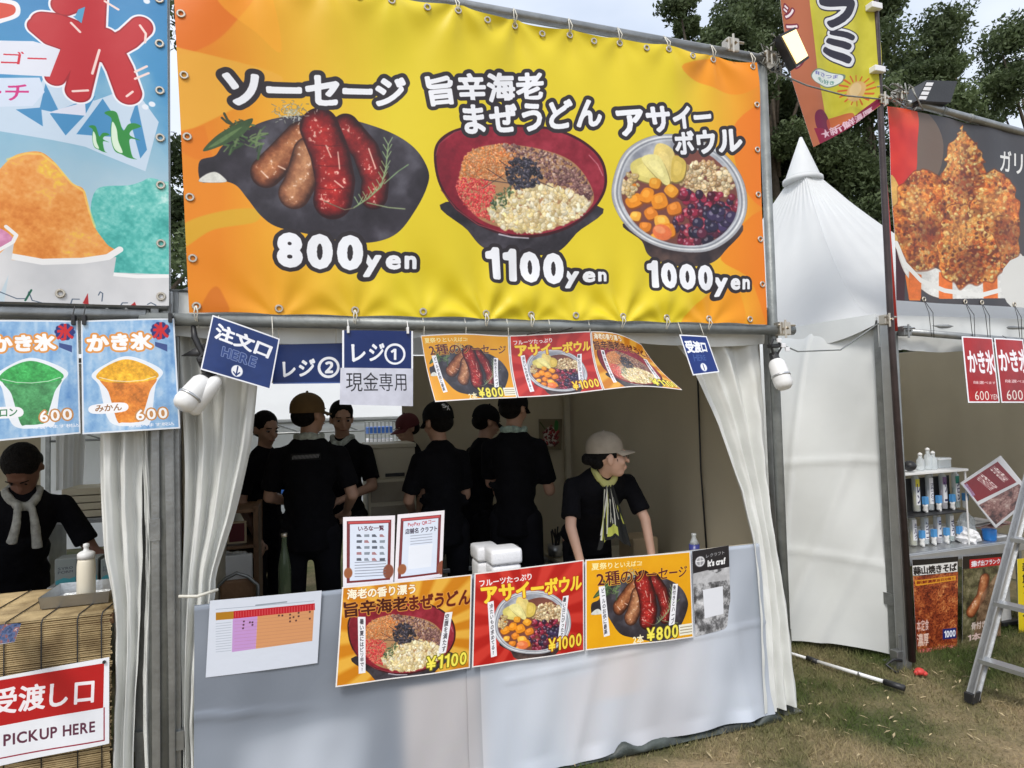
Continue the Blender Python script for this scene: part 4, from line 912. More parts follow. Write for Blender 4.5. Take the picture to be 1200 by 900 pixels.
def grass():
    rg = np.random.RandomState(3); n = 190000
    x = rg.uniform(.6, 5.6, n); y = -1.9+3.6*rg.rand(n)**.9
    f = .5+.5*np.sin(1.9*x+.4)*np.sin(2.3*y+1.1)+.35*np.sin(5.1*x+2*y)+.25*rg.randn(n)
    green = (y > -.15-.25*np.sin(3*x)) & (y < .9)
    keep = (f > .18) | green; x, y, f, green = x[keep], y[keep], f[keep], green[keep]; n = len(x)
    h = rg.uniform(.008, .022, n)+.022*np.clip(f, 0, 1)*rg.rand(n)+green*rg.uniform(0, .03, n); w = rg.uniform(.0012, .0028, n); a = rg.uniform(0, PI, n); lx = rg.randn(n)*.6*h; ly = rg.randn(n)*.6*h
    z = .012*np.sin(2.1*x+.7)*np.sin(1.7*y)+.008*np.sin(5.3*x)*np.cos(4.1*y)-.013
    V = np.zeros((n, 3, 3), np.float32); V[:, 0] = np.stack([x-w*np.cos(a), y-w*np.sin(a), z], 1); V[:, 1] = np.stack([x+w*np.cos(a), y+w*np.sin(a), z], 1); V[:, 2] = np.stack([x+lx, y+ly, z+h], 1)
    me = bpy.data.meshes.new('grass'); me.vertices.add(n*3); me.vertices.foreach_set('co', V.ravel()); me.loops.add(n*3); me.loops.foreach_set('vertex_index', np.arange(n*3, dtype=np.int32))
    me.polygons.add(n); me.polygons.foreach_set('loop_start', np.arange(0, n*3, 3, dtype=np.int32)); me.update(); me.validate()
    me.materials.append(ground_mat('grass_blades', True)); o = bpy.data.objects.new('grass', me); COL.objects.link(o)
    tag(o, 'short dry grass with green and straw patches in front of the tents', 'grass', kind='stuff')
grass()
def litter():
    rg = random.Random(5); m = MB()
    for _ in range(900):
        x, y = rg.uniform(.8, 5.4), rg.uniform(-1.8, .6); a = rg.uniform(0, PI); L_ = rg.uniform(.008, .03); w_ = rg.uniform(.002, .006); z = gh(x, y)+rg.uniform(.004, .02); c_, s_ = math.cos(a), math.sin(a); dz = rg.uniform(-.006, .006)
        m.add([(x-c_*L_, y-s_*L_, z-dz), (x+s_*w_, y-c_*w_, z+.002), (x+c_*L_, y+s_*L_, z+dz), (x-s_*w_, y+c_*w_, z+.003)], [(0, 1, 2, 3)])
    o = m.build('dry_litter', mat('dry_straw', (.42, .34, .2), .9, var=.5, scale=6, bump=0)); tag(o, 'scattered straw and dry leaf litter on the trampled grass', 'litter', kind='stuff')
litter()
# ------------------------------------------------------------------ trees beyond
M['leafA'] = mat('leaves_dark', (.065, .10, .038), .7, var=.4, scale=.8, bump=0, trans=.35, col2=(.15, .20, .085))
M['bark'] = mat('bark', (.09, .07, .05), .9, var=.3, scale=12, bump=.5, bscale=20)
def tree(x, y, h, rad, label, seed, nleaf=9000, low=.35, ls=.085):
    rg = np.random.RandomState(seed); r = random.Random(seed); nleaf = int(nleaf*2.7); ls *= .62; t = thing('broadleaf_tree', label, 'tree', (x, y, 0), 'trees behind the tents')
    m = MB(); m.tube([(x, y, -.1), (x+.1, y, h*.3), (x-.1, y+.1, h*.6), (x, y, h*.85)], [.2, .16, .11, .04], 9)
    cs = []
    for i in range(34):
        a = r.uniform(0, 2*PI); zz = r.uniform(low, 1.); k = math.sin(min(1, (1-zz)*1.5+.28)*PI/2)
        q = rad*k*r.uniform(.25, 1.); cs.append((x+q*math.cos(a), y+q*math.sin(a)*.8, h*zz, r.uniform(.32, .62)*rad*.62))
        if i % 3 == 0: m.tube([(x, y, h*zz*.7), (x+q*.5*math.cos(a), y+q*.4*math.sin(a), h*zz*.85), cs[-1][:3]], [.06, .04, .015], 6)
    m.build('trunk', M['bark'], t, True)
    C = np.array(cs); k = rg.randint(0, len(C), nleaf); d = rg.randn(nleaf, 3); d /= np.linalg.norm(d, axis=1)[:, None]
    rr = C[k, 3]*rg.rand(nleaf)**.45*(1+.35*np.sin(5*d[:, 0]+C[k, 0]*7)*np.sin(4*d[:, 2]+k)); p = C[k, :3]+d*rr[:, None]*np.array([1, 1, .75])
    n = nleaf; a = rg.randn(n, 3); a /= np.linalg.norm(a, axis=1)[:, None]; b = np.cross(a, rg.randn(n, 3)); b /= np.linalg.norm(b, axis=1)[:, None]
    s = (ls*rg.uniform(.6, 1.3, n))[:, None]; V = np.stack([p-a*s, p-b*s*.45, p+a*s, p+b*s*.45], 1)-np.array([x, y, 0])
    me = bpy.data.meshes.new('crown'); me.vertices.add(n*4); me.vertices.foreach_set('co', V.astype(np.float32).ravel()); me.loops.add(n*4); me.loops.foreach_set('vertex_index', np.arange(n*4, dtype=np.int32))
    me.polygons.add(n); me.polygons.foreach_set('loop_start', np.arange(0, n*4, 4, dtype=np.int32)); me.update(); me.validate(); me.materials.append(M['leafA'])
    o = bpy.data.objects.new('crown', me); COL.objects.link(o); o.parent = t; return t
tree(9.5, 9.6, 11.4, 1.7, 'rounded dark tree just right of the big yellow banner', 1, 22000, .3, .10)
tree(11.9, 9.9, 12.9, 2.2, 'bushy tree left of the yellow feather flag', 2, 26000, .25, .10)
tree(14.8, 9.6, 14.6, 2.7, 'tallest bushy tree behind the yellow feather flag', 3, 34000, .25, .11)
tree(17.9, 9.6, 12.6, 2.2, 'wide tree behind the fried chicken banner', 8, 24000, .3, .11)
tree(21.0, 9.6, 12.6, 2.3, 'thin airy tree at the right edge above the banner pipe', 4, 15000, .3, .11)
tree(10.6, 12.4, 8.6, 3.4, 'low dark tree filling the gap over the white tent peak', 5, 26000, .1, .12)
tree(15.0, 13.2, 9.6, 3.8, 'low dark tree behind the pole of the feather flag', 6, 26000, .1, .12)
tree(12.9, 11.6, 10.4, 3.2, 'dark tree between the white peak and the flag pole', 11, 26000, .08, .12)
tree(18.2, 12.6, 10.0, 3.4, 'dark tree low behind the chicken banner', 12, 22000, .1, .12)
tree(-2.4, 9.6, 10.4, 2.4, 'dark tree seen in the slit left of the yellow banner', 7, 20000, .15, .10)
# ------------------------------------------------------------------ main tent
EH, TD = 2.10, 2.72; TW = 2.85
def leg(t, x, y, z1=2.1, w=.022, m='steel'):
    b = MB().box((x-w, y-w, 0), (x+w, y+w, z1), bev=.004); b.box((x-.06, y-.06, 0), (x+.06, y+.06, .008)); b.box((x-w-.012, y-w-.012, .35), (x+w+.012, y+w+.012, .42)); return b.build('leg', M[m], t)
def pyramid(x0, y0, x1, y1, apex, eh, sag=.35, cap=True):
    cx, cy, cz = apex; m = MB(); n = 14
    cor = [(x0, y0), (x1, y0), (x1, y1), (x0, y1)]
    for k in range(4):
        a, b = cor[k], cor[(k+1) % 4]
        def f(u, v, a=a, b=b):
            px, py = lerp(a[0], b[0], u), lerp(a[1], b[1], u); q = v; s = .03
            z = cz+(eh-cz)*(q-sag*q*(1-q)*1.7) if False else lerp(cz, eh, 1-(1-q)**(1+sag*2.2))
            r = s+(1-s)*q; return Vector((lerp(cx, px, r), lerp(cy, py, r), z+.01*math.sin(u*37)*math.sin(q*PI)*(1-q)+.012*math.sin(u*75)*math.exp(-((q-.10)/.09)**2)))
        m.grid(f, n*4, n*2)
    for k in range(0):
        a = cor[k]; m.tube([Vector((lerp(cx, a[0], .03+.97*q), lerp(cy, a[1], .03+.97*q), lerp(cz, eh, 1-(1-q)**(1+sag*2.2))+.006)) for q in [i/14 for i in range(15)]], .007, 6)
    return m
def skirt(x0, y0, x1, y1, eh, drop, sides=(0, 1, 2, 3), amp=.02, out=.02):
    m = MB(); cor = [(x0-out, y0-out), (x1+out, y0-out), (x1+out, y1+out), (x0-out, y1+out)]
    for k in sides:
        a, b = cor[k], cor[(k+1) % 4]
        def f(u, v, a=a, b=b):
            px, py = lerp(a[0], b[0], u), lerp(a[1], b[1], u); L_ = math.hypot(b[0]-a[0], b[1]-a[1]); nx_, ny_ = (b[1]-a[1])/L_, -(b[0]-a[0])/L_
            d = amp*v*nz1(u*L_*5, k); return Vector((px+nx_*d, py+ny_*d, eh-v*(drop+.03*abs(math.sin(u*L_*3.2)))))
        m.grid(f, 50, 4, thick=.002)
    return m
T = thing('market_tent', 'white pyramid market tent of the sausage and udon stall', 'tent', (TW/2, TD/2, 0))
for x, y in ((.0, .03), (TW, .03), (0, TD), (TW, TD)): leg(T, x, y)
m = MB()
for a, b in (((0, .03), (TW, .03)), ((0, TD), (TW, TD)), ((0, .03), (0, TD)), ((TW, .03), (TW, TD))): m.tube([(a[0], a[1], EH-.04), (b[0], b[1], EH-.04)], .018)
m.build('eave_rail', M['steel'], T, True)
for c in ((0, .03), (TW, .03), (0, TD), (TW, TD)): MB().tube([(c[0], c[1], EH-.02), (TW/2, TD/2, 3.22)], .016, 8).build('rafter', M['steel'], T, True)
pyramid(-.03, 0, TW+.03, TD+.03, (TW/2, TD/2, 3.3), EH+.01, .3).build('roof', M['tent'], T, True)
skirt(0, .03, TW, TD, EH, .17, (0,), .018, .015).build('front_valance', M['curtain'], T, True)
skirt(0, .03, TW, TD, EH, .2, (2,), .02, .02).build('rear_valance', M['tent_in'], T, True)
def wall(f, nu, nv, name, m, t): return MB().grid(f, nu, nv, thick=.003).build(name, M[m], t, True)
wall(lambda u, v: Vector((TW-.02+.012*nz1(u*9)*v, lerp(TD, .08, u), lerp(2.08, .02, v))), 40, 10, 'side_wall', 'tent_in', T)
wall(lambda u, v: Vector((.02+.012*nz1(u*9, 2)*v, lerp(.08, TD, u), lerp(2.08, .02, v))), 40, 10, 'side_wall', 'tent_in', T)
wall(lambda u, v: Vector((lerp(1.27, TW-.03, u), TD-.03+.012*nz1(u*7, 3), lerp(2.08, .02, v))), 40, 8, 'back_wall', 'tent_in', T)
MB().box((TW-.10, TD-.12, 0), (TW-.055, TD-.075, 2.06), bev=.004).build('inner_pole', M['beige'], T)
MB().tube([(TW-.04, .62, 2.06), (TW-.045, .62, 1.2), (TW-.04, .6, .7)], .006, 6).build('power_cable', M['black'], T, True)
def curtain(name, prof, nf, parent, mname='curtain', seed=0, nu=90, nv=46, gath=None):
    """prof: rows (z, left x, right x, y, fold depth) from top to bottom"""
    Z = [p[0] for p in prof][::-1]; cols = [[p[k] for p in prof][::-1] for k in (1, 2, 3, 4)]
    r = random.Random(seed); ph = [r.uniform(0, 6) for _ in range(4)]
    def f(u, v):
        z = lerp(prof[0][0], prof[-1][0], v); xl, xr, y, am = (float(np.interp(z, Z, c)) for c in cols)
        uu = u+.025*math.sin(7*u+ph[0])+.02*math.sin(3*z+5*u)
        fold = math.sin(2*PI*nf*uu+ph[1]+.5*math.sin(2.2*z+ph[2])); fold = math.copysign(abs(fold)**.8, fold)
        fine = .22*math.sin(2*PI*nf*2.3*uu+ph[3]+z*1.5)
        s = .004*math.sin(z*31+u*9)*math.sin(u*17)
        return Vector((lerp(xl, xr, u)+.006*math.sin(z*6+ph[0]), y+am*(fold+fine)+s, z))
    o = MB().grid(f, nu, nv, thick=.002).build(name, M[mname], parent, True); return o
def X0(px, py, Y=0.): return at(px, py, Y).x
# left curtain (tied back) and right curtain of this tent; X from the photograph's outlines
curtain('curtain', [(2.06, X0(207, 372), X0(318, 372), .06, .030), (1.78, X0(210, 430), X0(303, 430), .06, .03), (1.5, X0(213, 505), X0(292, 505), .05, .032), (1.2, X0(214, 590), X0(272, 590), .05, .028), (.98, X0(214, 655), X0(252, 655), .04, .022), (.9, X0(213, 680), X0(252, 680), .04, .022), (.62, X0(212, 760), X0(236, 760), .02, .02), (.42, X0(211, 820), X0(228, 820), .02, .018), (.04, X0(214, 900), X0(236, 900), .02, .02)], 3.2, T, seed=2)
curtain('curtain', [(2.06, X0(770, 385), X0(895, 385), .07, .026), (1.85, X0(810, 430), X0(898, 430), .06, .028), (1.5, X0(846, 520), X0(905, 520), .05, .03), (1.15, X0(873, 600), X0(908, 600), .03, .026), (.9, X0(879, 660), X0(906, 660), -.02, .02), (.5, X0(882, 750), X0(915, 750), -.05, .02), (.06, X0(885, 828), X0(924, 832), -.06, .02)], 3.4, T, seed=5)
tie = MB().tube([(X0(214, 668)-.01, -.02, .93), (X0(232, 668), -.03, .925), (X0(252, 664)+.01, .0, .935)], .006, 6).build('curtain_tie', M['string'], T, True)
# ------------------------------------------------------------------ left tent
T2 = thing('market_tent', 'white market tent of the shaved ice stall, cut by the left edge', 'tent', (-1.5, 1.36, 0))
for x, y in ((-.115, .09), (-2.95, .03), (-.115, TD), (-2.95, TD)): leg(T2, x, y, w=.03)
pyramid(-2.98, 0, -.085, TD+.03, (-1.53, TD/2, 3.3), EH+.01, .3).build('roof', M['tent'], T2, True)
skirt(-2.95, .03, -.115, TD, EH, .17, (0,), .018, .015).build('front_valance', M['curtain'], T2, True)
m = MB()
for a, b in (((-2.95, .03), (-.115, .03)), ((-2.95, TD), (-.115, TD))): m.tube([(a[0], a[1], EH-.04), (b[0], b[1], EH-.04)], .018)
m.build('eave_rail', M['steel'], T2, True)
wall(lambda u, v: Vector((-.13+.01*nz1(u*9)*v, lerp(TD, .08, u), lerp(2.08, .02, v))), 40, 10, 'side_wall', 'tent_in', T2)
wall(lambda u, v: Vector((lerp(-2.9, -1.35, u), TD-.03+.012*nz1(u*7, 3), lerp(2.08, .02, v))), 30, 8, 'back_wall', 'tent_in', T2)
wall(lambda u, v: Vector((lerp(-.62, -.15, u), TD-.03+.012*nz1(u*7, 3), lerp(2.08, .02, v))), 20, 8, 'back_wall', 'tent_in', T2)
curtain('curtain', [(2.04, X0(112, 515), X0(168, 515), .0, .026), (1.5, X0(116, 515), X0(168, 515), .0, .026), (1.1, X0(120, 610), X0(167, 610), .0, .024), (.93, X0(130, 670), X0(163, 668), .0, .018), (.6, X0(134, 780), X0(160, 780), .0, .02), (.05, X0(134, 900), X0(158, 900), .0, .02)], 2.2, T2, seed=9)
curtain('curtain', [(2.04, X0(168, 515), X0(179, 515), .0, .012), (.93, X0(169, 668), X0(177, 668), .0, .01), (.05, X0(169, 900), X0(179, 900), .0, .012)], 1.2, T2, seed=4, nu=20)
# the galvanised posts between the two tents
P1 = MB().box((X0(179, 600), -.03, 0), (X0(189, 600), .03, 2.1), bev=.006)
P1.box((X0(190.5, 600), -.015, 0), (X0(205, 600), .05, 2.1), bev=.008)
P1.box((X0(178.3, 600), -.036, 1.15), (X0(189.6, 600), .036, 1.23))
tag(P1.build('tent_post', M['steel'], org=(X0(195, 600), 0, 0)), 'paired grey square posts between the two left stalls', 'post')
# ------------------------------------------------------------------ right tent
T3 = thing('market_tent', 'white tent with pointed peak at the right, behind the fried chicken banner', 'tent', (5.1, 2.0, 0))
RX0, RX1, RY0, RY1 = 3.9, 6.35, .25, 3.8
for x, y in ((RX0, RY0), (RX1, RY0), (RX0, RY1), (RX1, RY1)): leg(T3, x, y, w=.032)
pyramid(RX0-.05, RY0-.02, RX1+.03, RY1+.03, (5.03, 2.0, 3.82), 2.12, .27).build('roof', M['tentfar'], T3, True)
MB().lathe([(.17, 3.72), (.15, 3.76), (.10, 3.9), (.045, 4.05), (.012, 4.14)], 20, (5.03, 2.0, 0)).build('peak_cap', M['tentfar'], T3, True)
MB().lathe([(.178, 3.70), (.182, 3.715), (.178, 3.735)], 20, (5.03, 2.0, 0)).build('peak_ring', M['tentfar'], T3, True)
skirt(RX0-.03, RY0, RX1, RY1, 2.13, .2, (0,), .02, .02).build('valance', M['tent'], T3, True)
MB().grid(lambda u, v: Vector((RX0-.055-(.02+.10*u)*v+.02*v*math.sin(u*17), lerp(RY0-.02, RY1, u), 2.135+.01*math.sin(u*9)-v*(.07+.75*min(u, .35)*(1-.6*u)+.012*math.sin(u*23)))), 60, 8, thick=.003).build('valance', M['tent'], T3, True)
m = MB()
for a, b in (((RX0, RY0), (RX1, RY0)), ((RX0, RY1), (RX1, RY1)), ((RX0, RY0), (RX0, RY1)), ((RX1, RY0), (RX1, RY1))): m.tube([(a[0], a[1], 2.07), (b[0], b[1], 2.07)], .018)
m.build('eave_rail', M['steel'], T3, True)
def sidef(u, v):
    # a loose side sheet that flares out towards the middle stall
    B_ = [(3.905, .26), (3.5, .72), (3.1, 1.2), (2.95, 1.9)]; A_ = [(3.93, .30), (3.86, .75), (3.84, 1.3), (3.84, 2.4)]
    k = u*3; i = min(2, int(k)); t = k-i; e = v**.62
    a = (lerp(A_[i][0], A_[i+1][0], t), lerp(A_[i][1], A_[i+1][1], t)); b = (lerp(B_[i][0], B_[i+1][0], t), lerp(B_[i][1], B_[i+1][1], t))
    x, y = lerp(a[0], b[0], e), lerp(a[1], b[1], e)
    d = .010*math.sin(9*u+7*v)+.030*math.sin(13*(u+.75*v))*v*(1-.4*v)+.006*math.sin(29*u-13*v+2*math.sin(5*v))+.010*math.exp(-((v-.42-.05*u)/.010)**2)+.008*math.exp(-((v-.74+.06*u)/.012)**2)+.016*math.exp(-((u-.34-.03*v)/.012)**2)+.022*math.exp(-((u*1.0-.10-.42*(v-.35))/.03)**2)*min(1, max(0, (v-.25)*4))+.020*math.exp(-((u-.05-.5*(v-.62))/.028)**2)*min(1, max(0, (v-.5)*5))
    return Vector((x-d*.7, y-d*.7, lerp(2.09, .035+.02*math.sin(u*9), v)))
MB().grid(sidef, 110, 90, thick=.003).build('side_sheet', M['tent'], T3, True)
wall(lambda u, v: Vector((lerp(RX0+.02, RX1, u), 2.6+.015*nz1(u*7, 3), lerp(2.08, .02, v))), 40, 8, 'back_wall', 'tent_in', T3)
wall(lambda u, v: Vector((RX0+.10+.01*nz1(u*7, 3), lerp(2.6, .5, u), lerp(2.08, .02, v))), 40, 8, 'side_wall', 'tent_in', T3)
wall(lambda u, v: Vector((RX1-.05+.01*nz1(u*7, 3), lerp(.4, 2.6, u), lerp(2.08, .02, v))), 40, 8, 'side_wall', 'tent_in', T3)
MB().tube([(RX0+.1, 2.55, 1.98), (RX1, 2.55, 1.96)], .03, 8).build('inner_rail', M['beige'], T3, True)
curtain('curtain', [(2.06, 3.97, 4.12, .36, .02), (1.6, 3.99, 4.09, .36, .02), (1.25, 4.0, 4.03, .36, .012), (.05, 4.0, 4.02, .36, .01)], 2, T3, seed=7, nu=30)
MB().box((RX0-.06, RY0-.1, 0), (RX0-.01, RY0-.04, 2.1), bev=.005).build('corner_profile', M['alu'], T3)
# ------------------------------------------------------------------ far white tent seen through the open back
T4 = thing('frame_tent', 'white frame tent seen through the open back of the middle stall', 'tent', (.6, 7.4, 0))
for x in (-2.4, 4.0):
    for y in (6.0, 8.8): leg(T4, x, y, 1.54)
MB().grid(lambda u, v: Vector((lerp(4.1, -2.5, u), lerp(5.9, 7.4, v), lerp(1.56, 3.0, v)-.04*math.sin(PI*v))), 20, 8).grid(lambda u, v: Vector((lerp(4.1, -2.5, u), lerp(7.4, 8.9, v), lerp(3.0, 1.56, v))), 20, 8).build('roof', M['tentfar'], T4, True)
wall(lambda u, v: Vector((lerp(-2.4, 4.0, u), 7.9+.04*nz1(u*14), lerp(1.9, .02, v))), 60, 8, 'back_wall', 'tentfar', T4)
m = MB()
for z in (1.52, 1.38): m.tube([(-2.4, 6.0, z), (4.0, 6.0, z)], .014, 8)
for i in range(9):
    x = -2.2+i*.75; m.tube([(x, 6.0, 1.52), (x+.37, 6.0, 1.38)], .009, 6)
m.build('truss', M['steel'], T4, True)
MB().grid(lambda u, v: Vector((lerp(-2.4, 4.0, u), 6.02+.012*nz1(u*30), lerp(1.56, 1.44, v)+.01*math.sin(u*60))), 80, 2, thick=.003).build('valance', M['tentfar'], T4, True)
T5 = thing('market_tent', 'white roofed tent behind the slit left of the yellow banner', 'tent', (-2.3, 5.4, 0))
pyramid(-3.6, 4.1, -.7, 6.7, (-2.1, 5.2, 3.95), 2.2, .5).build('roof', M['tentfar'], T5, True)
for x, y in ((-3.6, 4.1), (-.7, 4.1), (-.7, 6.7), (-3.6, 6.7)): leg(T5, x, y, 2.2)
wall(lambda u, v: Vector((lerp(-3.6, -.7, u), 6.5, lerp(2.2, .02, v))), 20, 4, 'back_wall', 'tentfar', T5)
# ------------------------------------------------------------------ pipe frames that carry the banners
M['wire'] = mat('grey_wire', (.22, .22, .2), .6, .2, var=.8, scale=30)
def clampm(m, p, s=.035):
    x, y, z = p; m.box((x-s, y-s*.8, z-s), (x+s, y+s*.8, z+s), bev=.006); m.tube([(x-s*1.3, y-.02, z+s*.5), (x+s*1.9, y-.02, z+s*.5)], .007, 6); m.tube([(x, y-s*1.6, z), (x, y+s*1.2, z)], .008, 6)
    m.tube([(x-s*.4, y-s*1.2, z-s*1.5), (x-s*.4, y-s*1.2, z+s*1.2)], .006, 6)
TPZ = 3.446
PF = thing('banner_frame', 'grey steel pipe frame that holds the big yellow food banner', 'frame', (TW, -.03, 0))
MB().tube([(TW, .0, 0), (TW-.005, -.02, 3.48)], .024, 14).build('upright_pipe', M['steeldk'], PF, True)
MB().tube([(-.03, .0, 0), (-.03, .02, 3.5)], .024, 14).build('upright_pipe', M['steeldk'], PF, True)
MB().tube([(-.1, -.03, TPZ+.004), (1.2, -.03, TPZ-.003), (TW+.06, -.03, TPZ)], .024, 14).build('top_pipe', M['steel'], PF, True)
MB().tube([(-.1, -.04, 1.985), (1.4, -.04, 1.982), (TW+.1, -.04, 1.985)], .025, 14).build('bottom_pipe', M['steeldk'], PF, True)
for p in ((TW+.02, -.05, 1.99), (TW+.02, -.04, TPZ), (TW-.22, -.04, TPZ+.03)):
    m = MB(); clampm(m, p); m.build('pipe_clamp', M['eyelet'], PF)
m = MB(); rg = random.Random(8)
for k in range(22):
    a = Vector((TW+.05+rg.gauss(0, .035), -.06+rg.gauss(0, .03), TPZ-.02+rg.gauss(0, .04))); b = a+Vector((rg.gauss(0, .045), rg.gauss(0, .03), rg.gauss(0, .05)))
    m.tube([a, (a+b)/2+Vector((rg.gauss(0, .03), 0, rg.gauss(0, .03))), b], .0035, 5)
m.build('wire_bundle', M['wire'], PF, True)
LF = thing('banner_frame', 'grey steel pipe frame that holds the blue shaved ice banner', 'frame', (-1.5, -.03, 0))
MB().tube([(-2.9, -.04, 2.0), (-.08, -.04, 1.998)], .022, 12).build('bottom_pipe', M['steel'], LF, True)
MB().tube([(-2.9, -.02, 2.05), (-.012, -.02, 2.035)], .013, 10).build('edge_pipe', M['steel'], LF, True)
MB().tube([(-2.9, -.03, 3.5), (-.06, -.03, 3.5)], .022, 12).build('top_pipe', M['steel'], LF, True)
MB().tube([(-.07, .0, 0), (-.07, .02, 3.5)], .015, 12).build('upright_pipe', M['steeldk'], LF, True)
# ------------------------------------------------------------------ the big banner
Bq = [Vector((x, BY, z)) for x, z in BX]
tiesT = [.006, .105, .205, .305, .41, .51, .61, .705, .80, .90, .994]; tiesB = [.01, .12, .23, .335, .44, .52, .60, .69, .78, .87, .96]
def sagf(u, T_):
    for a, b in zip(T_[:-1], T_[1:]):
        if a <= u <= b: return math.sin(PI*(u-a)/(b-a))
    return 0
def bannerf(u, v):
    p = bilin(Bq, u, v); e = math.exp(-v*9); e2 = math.exp(-(1-v)*14)
    p.z -= .014*sagf(u, tiesT)*e; p.z += .006*sagf(u, tiesB)*e2
    y = .0
    for i, t in enumerate(tiesT[1:-1]):      # fans of creases below each tie
        dx = (u-t)*2.8; d = math.hypot(dx, v*1.4)+.02; a = math.atan2(dx, v*1.4+.02); y += (.013 if i in (3, 4, 8) else .006)*math.exp(-d*3.2)*math.sin(a*6+i)*min(1, d*7)
    for i, t in enumerate(tiesB[1:-1]):
        dx = (u-t)*2.8; d = math.hypot(dx, (1-v)*1.4)+.02; a = math.atan2(dx, (1-v)*1.4+.02); y += (.02 if i in (3, 6) else .007)*math.exp(-d*4)*math.sin(a*8+2*i)*min(1, d*7)
    y += .010*math.sin(u*17+1+1.4*v)*(1-v*.6)+.006*math.sin(u*33+v*3)*(1-v)**1.4+.005*math.sin(v*9+u*6)
    y += .006*sagf(u, tiesT)*e
    p.y = BY-y; return p
BN = sheet('food_banner', 'wide yellow and orange vinyl banner with sausage, udon and acai bowl prices', 'banner', bannerf, art_banner(), 260, 120, .002, .42, bump=.12, bscale=9., spec=.35, trans=.03)
def eyemesh():
    m = MB(); n = 12
    def ring(u, v): a = 2*PI*u; b = 2*PI*v; r = .0125+.0045*math.cos(b); return Vector((r*math.cos(a), .003*math.sin(b), r*math.sin(a)))
    m.grid(ring, n, 6); m.uv = None; o = m.build('eyelet', M['eyelet']); me = o.data; bpy.data.objects.remove(o); return me
EYE = eyemesh()
def eyelet(parent, f, u, v, off=-.004):
    p = f(u, v); o = bpy.data.objects.new('eyelet', EYE); COL.objects.link(o); o.parent = parent; og = Vector(ROOT[parent.name]); o.location = p-og+Vector((0, off, 0)); return p
def tiestr(parent, p, q, r=.0025, knot=True):
    """a loop of twine from an eyelet round the pipe"""
    m = MB(); p, q = Vector(p), Vector(q); c = (p+q)/2; d = Vector((.006, -.034, 0))
    m.tube([p+Vector((0, -.008, 0)), c+d, q+Vector((0, -.03, 0)), q+Vector((.004, 0, .03 if q.z > p.z else -.03)), q+Vector((-.006, -.028, 0)), c+d*.8+Vector((-.012, 0, 0)), p+Vector((-.003, -.008, 0))], r, 5)
    return m.build('tie_string', M['string'], parent, True)
for i, t in enumerate(tiesT):
    p = eyelet(BN, bannerf, min(max(t, .012), .988), .02)
    if i % 1 == 0: tiestr(BN, p, (p.x, -.03, TPZ))
for t in (.055, .155, .255, .36, .46, .56, .655, .755, .85): eyelet(BN, bannerf, t, .02)
for i, t in enumerate(tiesB):
    p = eyelet(BN, bannerf, min(t, .985), .982)
    if i in (0, 2, 4, 5, 7, 8, 9): tiestr(BN, p, (p.x, -.04, 1.985))
for v in (.17, .34, .51, .68, .85):
    eyelet(BN, bannerf, .008, v); eyelet(BN, bannerf, .992, v)
# ------------------------------------------------------------------ the blue banner
def icef(u, v):
    x = lerp(-1.75, .0, u); z = lerp(3.44, 2.035, v); y = .008*math.sin(u*19)+.006*math.sin(u*7+v*5)+.004*math.sin(u*41)*(1-v); return Vector((x, -.06-y, z))
IB = sheet('shaved_ice_banner', 'pale blue banner with a red ice character and mounds of shaved ice', 'banner', icef, art_ice_banner(), 120, 60, .002, .4, bump=.12, bscale=9., spec=.35)
for v in (.03, .155, .28, .41, .54, .67, .83, .975): eyelet(IB, icef, .985, v)
for u in (.2, .4, .6, .8): eyelet(IB, icef, u, .975)
# ------------------------------------------------------------------ things hung from the bottom pipe
def clip(parent, p, m_='black', s=1.):
    x, y, z = p; return MB().box((x-.006*s, y-.012, z-.016*s), (x+.006*s, y+.012, z+.02*s), bev=.002).tube([(x, y-.01, z+.02*s), (x, y+.01, z+.055*s)], .002, 5).build('clip', M[m_], parent)
for k, lab in ((0, 'shaved ice poster with the green melon cup'), (1, 'shaved ice poster with the orange mikan cup')):
    q = (95, 376, 204, 373, 211, 502, 97, 509) if k else (-16, 375, 91, 376, 94, 508, -14, 518)
    f = qpf(q, -.075, .01, .004, 1.5, k); o = sheet('menu_poster', lab, 'poster', f, art_ice_poster(k), 14, 12, rough=.25, group='shaved ice posters under the left pipe', coat=.3)
    for u in (.04, .96): clip(o, f(u, .0)+Vector((0, 0, .0)))
f = qpf((249, 369, 328, 397, 317, 457, 235, 433), (-.09, -.10, -.10, -.09), .012, .003, 1); o = sheet('order_sign', 'dark blue tilted order sign with a down arrow, leftmost under the yellow banner', 'sign', f, art_order(), 12, 10, rough=.3, thick=.002, group='blue signs under the pipe')
for u in (.1, .9):
    p = f(u, .03); MB().tube([p, (p.x-.005, -.06, 2.0)], .0018, 5).build('tie_string', M['string'], o, True)
f = qpf((318, 404, 402, 402, 402, 449, 320, 450), .0, .0, .003, 1); o = sheet('register_sign', 'blue register sign with a circled 2 set behind the hanging signs', 'sign', f, art_reg2(), 10, 8, rough=.35, thick=.002, group='blue signs under the pipe')
for u in (.1, .9): p = f(u, 0); MB().tube([p, (p.x, -.02, 2.0)], .0018, 5).build('tie_string', M['string'], o, True)
f = qpf((401, 387, 484, 388, 484, 432, 401, 432), -.075, .006, .002, 1); o = sheet('register_sign', 'blue register sign with a circled 1 above a handwritten white note', 'sign', f, art_reg1(), 10, 6, rough=.3, thick=.002, group='blue signs under the pipe')
f2 = qpf((399, 431, 484, 432, 484, 476, 398, 474), -.08, .008, .004, 1.4); n_ = sheet('handwritten_note', None, None, f2, art_note(), 12, 8, rough=.5, parent=o); n_['label'] = 'white paper with handwritten black characters'
for u in (.08, .92): clip(o, f(u, 0), 'white', .8)
